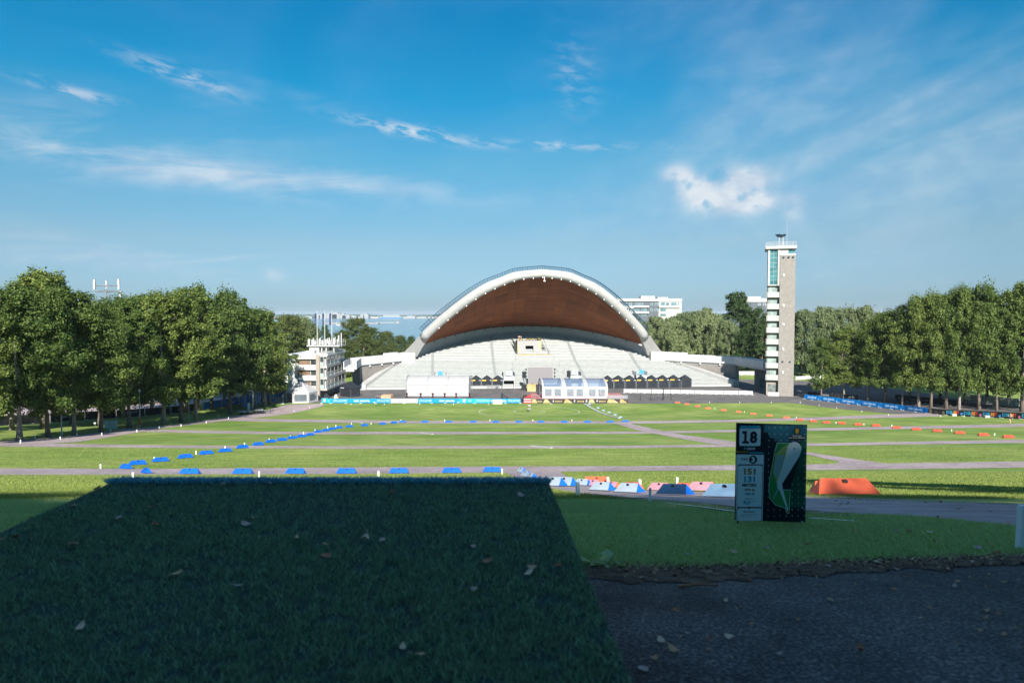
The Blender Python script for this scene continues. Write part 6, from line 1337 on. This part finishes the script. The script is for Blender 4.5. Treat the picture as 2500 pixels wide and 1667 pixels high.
for (a, b, c, d) in ((205, 232, 278, 312), (265, 290, 278, 312), (340, 372, 280, 310), (385, 420, 280, 310), (512, 532, 278, 310), (560, 588, 278, 312), (625, 672, 275, 308), (684, 720, 278, 308), (744, 806, 276, 308), (330, 375, 340, 376), (410, 460, 340, 376), (512, 530, 345, 378), (560, 588, 345, 378), (622, 684, 340, 376), (330, 372, 408, 430), (410, 460, 408, 430), (622, 684, 405, 430), (265, 280, 345, 375), (825, 835, 278, 306)):
    y = -.12 if a > 600 else .16; y = y if a > 310 or c < 320 else -.02
    w_ = MB().box(XA(a)-.15, XA(b)+.15, y, y+.1, ZA(d)-.1, ZA(c)+.1).build('window', 'apt_white', ap); MB().box(XA(a), XA(b), y-.05, y-.01, ZA(d), ZA(c)).build('pane', 'apt_glass', w_)
AY2 = 450.
a2 = thing('apartment_block', 'second white-topped apartment block half hidden behind trees left of the tower', 'building', (xat(1822, AY2), AY2, 0), 0)
XB = lambda c: (c/4.704+1480-1822)*AY2/FPX
ZB = lambda c: zat(c/4.704+680, AY2)
MB().box(XB(1610), XB(2000), 0, 14, 0, ZB(272)).build('wall', 'apt_dark', a2); MB().box(XB(1600), XB(2010), -.5, 14, ZB(270), ZB(226)).build('roof_band', 'apt_white', a2); MB().box(XB(1640), XB(1790), 3, 9, ZB(226), ZB(205)).build('penthouse', 'apt_white', a2)
for c in (1740, 1800, 1850): w_ = MB().box(XB(c), XB(c+30), -.1, -.01, ZB(310), ZB(282)).build('window', 'apt_white', a2); MB().box(XB(c)+.3, XB(c+30)-.3, -.15, -.11, ZB(308), ZB(284)).build('pane', 'apt_glass', w_)
# cell mast beyond the left trees
MY = 150.; ms_ = thing('phone_mast', 'lattice phone mast with white panel aerials rising behind the left trees', 'mast', (xat(262, MY), MY, H(MY)), 0)
zm = zat(708, MY)-H(MY)
mb = MB()
for a in range(3): mb.tube([(.5*cos(a*2.1), .5*sin(a*2.1), 0), (.35*cos(a*2.1), .35*sin(a*2.1), zm)], .07, 6)
for k in range(24):
    z = zm*k/24
    for a in range(3): mb.tube([(.48*cos(a*2.1), .48*sin(a*2.1), z), (.46*cos((a+1)*2.1), .46*sin((a+1)*2.1), z+zm/24)], .03, 4)
mb.build('lattice', 'metal', ms_)
mb = MB()
for z in (-.4, .9): mb.tube([(2.6*cos(k*pi/3), 2.6*sin(k*pi/3), zm+z) for k in range(7)], .07, 5)
for k in range(6): mb.tube([(0, 0, zm), (2.6*cos(k*pi/3), 2.6*sin(k*pi/3), zm-.4)], .05, 4); mb.tube([(2.6*cos(k*pi/3), 2.6*sin(k*pi/3), zm-.4), (2.6*cos(k*pi/3), 2.6*sin(k*pi/3), zm+1.2)], .04, 4)
mb.build('platform_ring', 'metal', ms_)
for k, (a, z0, z1) in enumerate(((pi, .2, 2.3), (0, .1, 2.4), (2.1, .3, 2.2), (4.2, 0, 1.6), (.2, -1.8, -.2))): MB().box(2.65*cos(a)-.22, 2.65*cos(a)+.22, 2.65*sin(a)-.12, 2.65*sin(a)+.12, zm+z0, zm+z1).build('panel_aerial', 'antenna', ms_)
MB().tube([(0, 0, zm), (0, 0, zm+4)], [.05, .02], 5).build('whip', 'metal', ms_)

# ------------------------------------------------------------------ bay: far shore, ships
mat('shore_green', (.05, .085, .06), .95, scale=.02, var=.4, detail=8); mat('shore_sand', (.34, .31, .29), .95, scale=.02, var=.2); mat('ship_blue', (.01, .16, .36), .5, var=.05); mat('ship_white', (.26, .27, .28), .5, var=.03); mat('rubble', (.36, .33, .32), .95, scale=.2, var=.3)
SEA = -8.
def sea_at(px, py): r = pix_ray(px, py); t = (SEA-CZ)/r[2]; return Vector((r[0]*t, r[1]*t, SEA))
def ridge(name, x0, x1, Y, prof, m, seed, D=300):
    r = np.random.default_rng(seed); n = 220; vs = []; xs_ = np.linspace(x0, x1, n); hN = np.convolve(r.random(n+12), np.ones(7)/7, 'same')[6:n+6]
    for i, x in enumerate(xs_):
        h = prof*(.35+hN[i]*1.25)+r.random()*prof*.15; vs += [(x, Y, SEA-1), (x, Y+10, SEA+h*.85), (x, Y+D*.5, SEA+h), (x, Y+D, SEA-1)]
    o = MB().add(vs, [(4*i+j, 4*i+4+j, 4*i+5+j, 4*i+1+j) for i in range(n-1) for j in range(3)]).build(name, m); return struct(o)
SHY = sea_at(800, 777.3).y
ridge('far_shore', -8000, 7000, SHY+420, 24, 'shore_green', 5); ridge('far_shore', -8000, -100, SHY+260, 9, 'shore_sand', 6, 120); ridge('far_shore', -100, 7000, SHY+500, 15, 'shore_green', 8)
for i, (px, w, h) in enumerate(sorted(((795, 120, 26), (815, 55, 32), (832, 40, 24), (842, 60, 18), (858, 40, 15), (880, 25, 22), (889, 34, 27), (745, 60, 12), (1000, 60, 14), (1030, 50, 10), (770, 30, 20)))):
    p = sea_at(px, 777); o = MB().box(-w/2, w/2, 0, 60, 0, h).box(-w*.3, w*.2, 5, 50, h, h*1.25).build('port_building', 'ship_white'); tag(o, ordn(i)+' from the left of the pale port buildings on the far shore', 'building', 'port buildings on the far shore'); o.location = (p.x, SHY+170, SEA)
def crane(px, hpx, lean, lab, sc):
    p = Vector((xat(px, SHY+90), SHY+90, SEA)); t = thing('harbour_crane', lab, 'crane', p, 0); h = hpx*SHY/FPX
    MB().tube([(-h*.05, 0, 0), (0, 0, h*.45)], h*.022, 6).tube([(h*.05, 0, 0), (0, 0, h*.45)], h*.022, 6).build('tower', 'ship_white', t); MB().tube([(0, 0, h*.4), (lean*h, 0, h)], [h*.03, h*.015], 6).build('jib', 'ship_white', t); MB().box(-h*.07, h*.05, -5, 5, h*.36, h*.46).build('cab', 'ship_white', t)
crane(797, 26, .16, 'white harbour crane with raised jib on the far shore behind the flagpoles', 1); crane(846, 15, .0, 'thin pale crane on the far shore right of the flagpoles', 1); crane(924, 13, .06, 'white crane on the far shore just left of the ferry', 1); crane(750, 10, -.1, 'small pale crane on the far shore left of the flagpoles', 1)
fp_ = sea_at(953.5, 776.6); fy = fp_.y-120
fr = thing('ferry', 'white car ferry with blue hull crossing the bay before the far shore', 'ship', (xat(953.5, fy), fy, SEA), 0); k = fy/FPX
X_ = lambda px: (px-953.5)*k
MB().prism([(X_(923), 4), (X_(926), -10), (X_(980), -12), (X_(984), 0), (X_(980), 12), (X_(926), 12)], 0, 2.1*k).build('hull', 'ship_blue', fr); MB().prism([(X_(924), 3), (X_(927), -9.5), (X_(979), -11.5), (X_(983.5), 0), (X_(979), 11.5), (X_(927), 11.5)], 2.1*k, 4.2*k).build('upper_hull', 'ship_white', fr)
MB().box(X_(936), X_(976), -9, 9, 4.2*k, 8.2*k).build('superstructure', 'ship_white', fr); MB().box(X_(939), X_(944), -8, 8, 8.2*k, 9.6*k).build('bridge', 'ship_white', fr); MB().xz([(X_(968), 8.2*k), (X_(972), 8.2*k), (X_(971), 11*k), (X_(969), 10.5*k)], -3, 3).build('funnel', 'ship_white', fr)
for j in range(12): MB().box(X_(938+j*3), X_(939.6+j*3), -9.1, -9.01, 5.6*k, 6.4*k).build('window', 'apt_glass', fr)
bp_ = sea_at(860, 790); brk = thing('breakwater', 'pale rubble breakwater lying in the bay behind the trees', 'breakwater', (0, bp_.y, SEA), 0); k = bp_.y/FPX
mb = MB(); n = 60
for i in range(n+1):
    x = xat(790+ (925-790)*i/n, bp_.y); h = 2.2*k*(.8+.3*random.random()); mb.v += [(x, -25, -1), (x, -6, h), (x, 6, h), (x, 25, -1)]
mb.f = [(4*i+j, 4*i+4+j, 4*i+5+j, 4*i+1+j) for i in range(n) for j in range(3)]; mb.build('mound', 'rubble', brk)
p = sea_at(900, 794); MB().box(xat(820, p.y), xat(850, p.y), p.y-bp_.y, p.y-bp_.y+6, -.5, 1.6*k).build('landing', 'concrete_white', brk)
tp = sea_at(955, 788); tg_ = thing('barge', 'long low pale barge pushed by a small tug in the bay', 'ship', (xat(945, tp.y), tp.y, SEA), 0); k = tp.y/FPX
MB().box((918-945)*k, (966-945)*k, -6, 6, 0, 1.6*k).build('hull', 'ship_white', tg_); MB().prism([((967-945)*k, -5), ((975-945)*k, -5), ((977-945)*k, 0), ((975-945)*k, 5), ((967-945)*k, 5)], 0, 1.4*k).build('tug_hull', 'rubble', tg_); MB().box((969-945)*k, (973-945)*k, -3, 3, 1.4*k, 3.6*k).build('wheelhouse', 'ship_white', tg_)
bp2 = sea_at(1006, 802); by_ = thing('buoy', 'small white buoy floating in the bay left of the arch', 'buoy', bp2, 0); MB().lathe([(0, 0), (1.1, .2), (1.2, 1.2), (.6, 2.), (.0, 2.3)], 10).build('float', 'ship_white', by_, True); MB().cyl(0, 0, 2.2, 3.4, .1).build('mast', 'ship_white', by_)

# ------------------------------------------------------------------ things under the left trees
mat('flag_blue', (.0, .14, .42), .7, var=.1); mat('pole_grey', (.28, .36, .37), .5, var=.05); mat('orange', (.8, .22, .03), .6); mat('cabinet', (.36, .45, .47), .6, var=.05)
tr_ = thing('flat_trailer', 'dark flatbed trailer with upright folding mast parked on the left path', 'trailer', G(602, 1011), radians(18))
MB().add([(-1.7, -1.0, .55), (1.4, -1.0, .55), (1.4, 1.0, .55), (-1.7, 1.0, .55), (-1.7, -1.0, .8), (1.4, -1.0, .8), (1.4, 1.0, .8), (-1.7, 1.0, .8)], [(3, 2, 1, 0), (4, 5, 6, 7), (0, 1, 5, 4), (1, 2, 6, 5), (2, 3, 7, 6), (3, 0, 4, 7)]).build('bed', 'truss', tr_); MB().box(1.5, 3.3, -.9, .9, .75, 1.0).build('front_bed', 'truss', tr_)
for x in (-.9, .2, 1.9):
    for y in (-1.05, .85): MB().tube([(x, y, .32), (x, y+.2, .32)], .33, 14).build('wheel', 'black', tr_)
MB().tube([(3.3, 0, .6), (4.9, 0, .55)], .07, 6).build('drawbar', 'truss', tr_); MB().cyl(4.7, 0, .0, 1.0, .06).build('jockey_stand', 'black', tr_); MB().box(-1.1, -.1, -1.04, -1.01, .58, .78).build('plate', 'print_white', tr_)
MB().box(.2, .7, .2, .6, .8, 2.3).build('mast_base', 'cabinet', tr_); MB().tube([(1.2, .4, 1.2), (1.3, .4, 4.6), (1.1, .4, 4.9), (.0, .4, 5.0)], .11, 8).build('folding_arm', 'cabinet', tr_); MB().tube([(.45, .4, 2.3), (.3, .4, 4.7)], .12, 8).build('inner_mast', 'black', tr_)
for i, (px, py, h) in enumerate(((593, 999, 4.2), (627, 993, 3.6), (636, 985, 3.2), (662, 984, 3.6))):
    t = thing('feather_flag', ORDS[i]+' from the left of the blue feather flags under the left trees', 'flag', G(px, py), radians(20), 'blue feather flags'); MB().tube([(0, 0, 0), (0, 0, h*.8), (.25, 0, h)], [.035, .03, .015], 6).build('pole', 'carpet_pink' if i == 0 else 'metal', t)
    z = np.linspace(.5, h, 10); vs = []
    for q in z: vs += [(.04+(.25 if q > h*.8 else 0)*(q-h*.8)/(h*.2), 0, q), (.8*min(1, (h-q)*2.2+.25), .08*sin(q*3), q)]
    MB().add(vs, [(2*j, 2*j+1, 2*j+3, 2*j+2) for j in range(9)]).build('flag_cloth', 'flag_blue', t); tt = text('estonia', .3, 'print_white', t, (.42, -.1, h*.5), h*.5); tt.rotation_euler = (0, -pi/2, 0)
for i, (px, py, h) in enumerate(((151, 1066, 5.), (342, 1044, 5.5), (461.5, 1028.5, 5.5))):
    t = thing('lamp_post', ORDS[i]+' from the left of the thin grey-green lamp posts under the left trees', 'lamp post', G(px, py), 0, 'lamp posts under the left trees'); MB().tube([(0, 0, -.05), (0, 0, h)], [.09, .06], 8).build('post', 'pole_grey', t); MB().lathe([(.05, h), (.2, h+.1), (.16, h+.4), (0, h+.45)], 10).build('lamp_head', 'print_white', t)
    if i == 1: MB().cyl(0, 0, .5, 1.6, .1, n=8).build('red_white_band', 'barrier_red', t)
for i, (px, py) in enumerate(((264, 1046), (278, 1046))):
    o = thing('utility_cabinet', ('left', 'right')[i]+' of two pale grey-green cabinets beside a left linden trunk', 'cabinet', G(px, py), .1, 'cabinets under the left trees'); MB().box(-.38, .38, -.3, .3, -.05, 1.15).build('box', 'cabinet', o); MB().box(-.41, .41, -.33, .33, 1.15, 1.22).build('lid', 'cabinet', o)
cn = thing('traffic_cone', 'small orange cone beside the left tree path', 'cone', G(335, 1046.5), 0); MB().lathe([(.16, .03), (.04, .55), (0, .55)], 12).build('cone', 'orange', cn); MB().box(-.2, .2, -.2, .2, 0, .04).build('base', 'orange', cn)
fl = thing('floodlight', 'small white ground floodlight on the grass under the left trees', 'lamp', G(232, 1041), 0); MB().box(-.15, .15, -.08, .08, .45, .65).build('head', 'print_white', fl); MB().cyl(0, 0, 0, .5, .025).build('stand', 'metal', fl)
# vehicles and stalls beyond the left trees
mat('car_white', (.75, .76, .78), .25, var=.03, spec=.5); mat('car_dark', (.03, .035, .045), .25, var=.1, spec=.5); mat('car_blue', (.03, .09, .2), .25, spec=.5); mat('stall_navy', (.01, .03, .11), .7, var=.15); mat('stall_wall', (.22, .42, .52), .7, var=.1)
struct(ribbon('car_park', [(-170, 95), (-140, 170)], [(-90, 92), (-72, 175)], 'asphalt_path', .03, 30, 10))
def car(loc, rz, m, lab):
    t = thing('parked_car', lab, 'car', loc, rz, 'cars in the left car park')
    MB().xz([(-2.1, .35), (2.1, .35), (2.15, .75), (1.3, .9), (.7, 1.42), (-1.1, 1.45), (-1.9, .95), (-2.15, .85)], -.85, .85).build('body', m, t); 
    for y in (-.86, .855): MB().xz([(1.1, .92), (.62, 1.36), (-1.0, 1.38), (-1.6, .96)], y, y+.005).build('side_window', 'win_dark', t)
    MB().add([(1.32, -.75, .93), (1.32, .75, .93), (.74, .7, 1.4), (.74, -.7, 1.4)], [(0, 1, 2, 3)]).build('windscreen', 'win_dark', t)
    for x in (-1.3, 1.3):
        for y in (-.9, .72): MB().tube([(x, y, .33), (x, y+.18, .33)], .33, 14).build('wheel', 'black', t)
    for y in (-.6, .6): MB().box(2.1, 2.17, y-.15, y+.15, .62, .75).build('headlight', 'print_white', t)
for i, (x, y, r, m, c) in enumerate(((-92, 96, .6, 'car_dark', 'dark'), (-97, 101, .5, 'car_white', 'white'), (-101, 96, .7, 'car_blue', 'blue'), (-90, 103, .4, 'car_dark', 'black'))): car((x, y, H(y)+.03), r, m, c+' car parked in the car park beyond the far left trees')
vn = thing('white_truck', 'white box truck parked behind the commentary building', 'truck', (xat(704, 196), 196, .02), radians(8))
MB().box(-2.6, 2.2, -1.2, 1.2, 1.0, 3.7).build('cargo_box', 'car_white', vn); MB().xz([(2.25, .6), (4.2, .6), (4.2, 1.8), (3.7, 2.9), (2.25, 2.9)], -1.1, 1.1).build('cab', 'car_white', vn); MB().box(-2.6, 4.1, -1.0, 1.0, .5, .98).build('chassis', 'black', vn); MB().xz([(3.0, 1.8), (4.0, 1.8), (3.65, 2.7), (3.0, 2.7)], -1.12, -1.105).build('side_window', 'win_dark', vn)
for x in (-1.6, 3.2):
    for y in (-1.2, .95): MB().tube([(x, y, .5), (x, y+.25, .5)], .5, 14).build('wheel', 'black', vn)
def stall(px, Y, w, lab, roof, wall):
    t = thing('market_stall', lab, 'tent', (xat(px, Y), Y, .02), .1); w2 = w/2
    MB().add([(-w2, -1.5, 2.2), (w2, -1.5, 2.2), (w2, 1.5, 2.2), (-w2, 1.5, 2.2), (-w2*.2, 0, 3.3), (w2*.2, 0, 3.3), (-w2, -1.52, 1.9), (w2, -1.52, 1.9)], [(0, 1, 5, 4), (1, 2, 5), (2, 3, 4, 5), (3, 0, 4), (6, 7, 1, 0)]).build('canopy', roof, t); MB().box(-w2+.05, w2-.05, 1.4, 1.46, 0, 2.2).build('back_wall', wall, t); MB().box(-w2, w2, -1.3, -.9, 0, .95).build('counter', wall, t)
    for sx in (-w2+.03, w2-.06):
        for sy in (-1.47, 1.42): MB().box(sx, sx+.05, sy, sy+.05, 0, 2.2).build('leg', 'metal', t)
stall(706, 180, 4.5, 'navy roofed stall left behind the white pagoda', 'stall_navy', 'stall_wall'); stall(682, 186, 5, 'pale blue walled stall seen between left trunks beside the pagoda', 'stall_navy', 'stall_wall')
st_ = thing('sign_stand', 'slim white sign stand left of the pagoda tent', 'sign', G(691, 986), 0); MB().cyl(0, 0, 0, 2.4, .05).build('pole', 'banner_white', st_); MB().box(-.25, .25, -.06, -.05, 1.7, 2.2).build('panel', 'banner_white', st_); MB().box(-.4, .4, -.3, .3, 0, .12).build('foot', 'banner_white', st_)

# ------------------------------------------------------------------ air
HAZE = True
if HAZE:
    m = bpy.data.materials.new('air'); m.use_nodes = True; MATS['air'] = m; t = m.node_tree; t.nodes.remove(t.nodes['Principled BSDF'])
    v = t.nodes.new('ShaderNodeVolumePrincipled'); v.inputs['Color'].default_value = (.72, .86, 1, 1); v.inputs['Density'].default_value = 6e-5; v.inputs['Anisotropy'].default_value = 0
    t.links.new(v.outputs[0], t.nodes['Material Output'].inputs['Volume'])
    stuff(MB().box(-15000, 15000, -120, 15000, -12.5, 56).build('haze', 'air'))
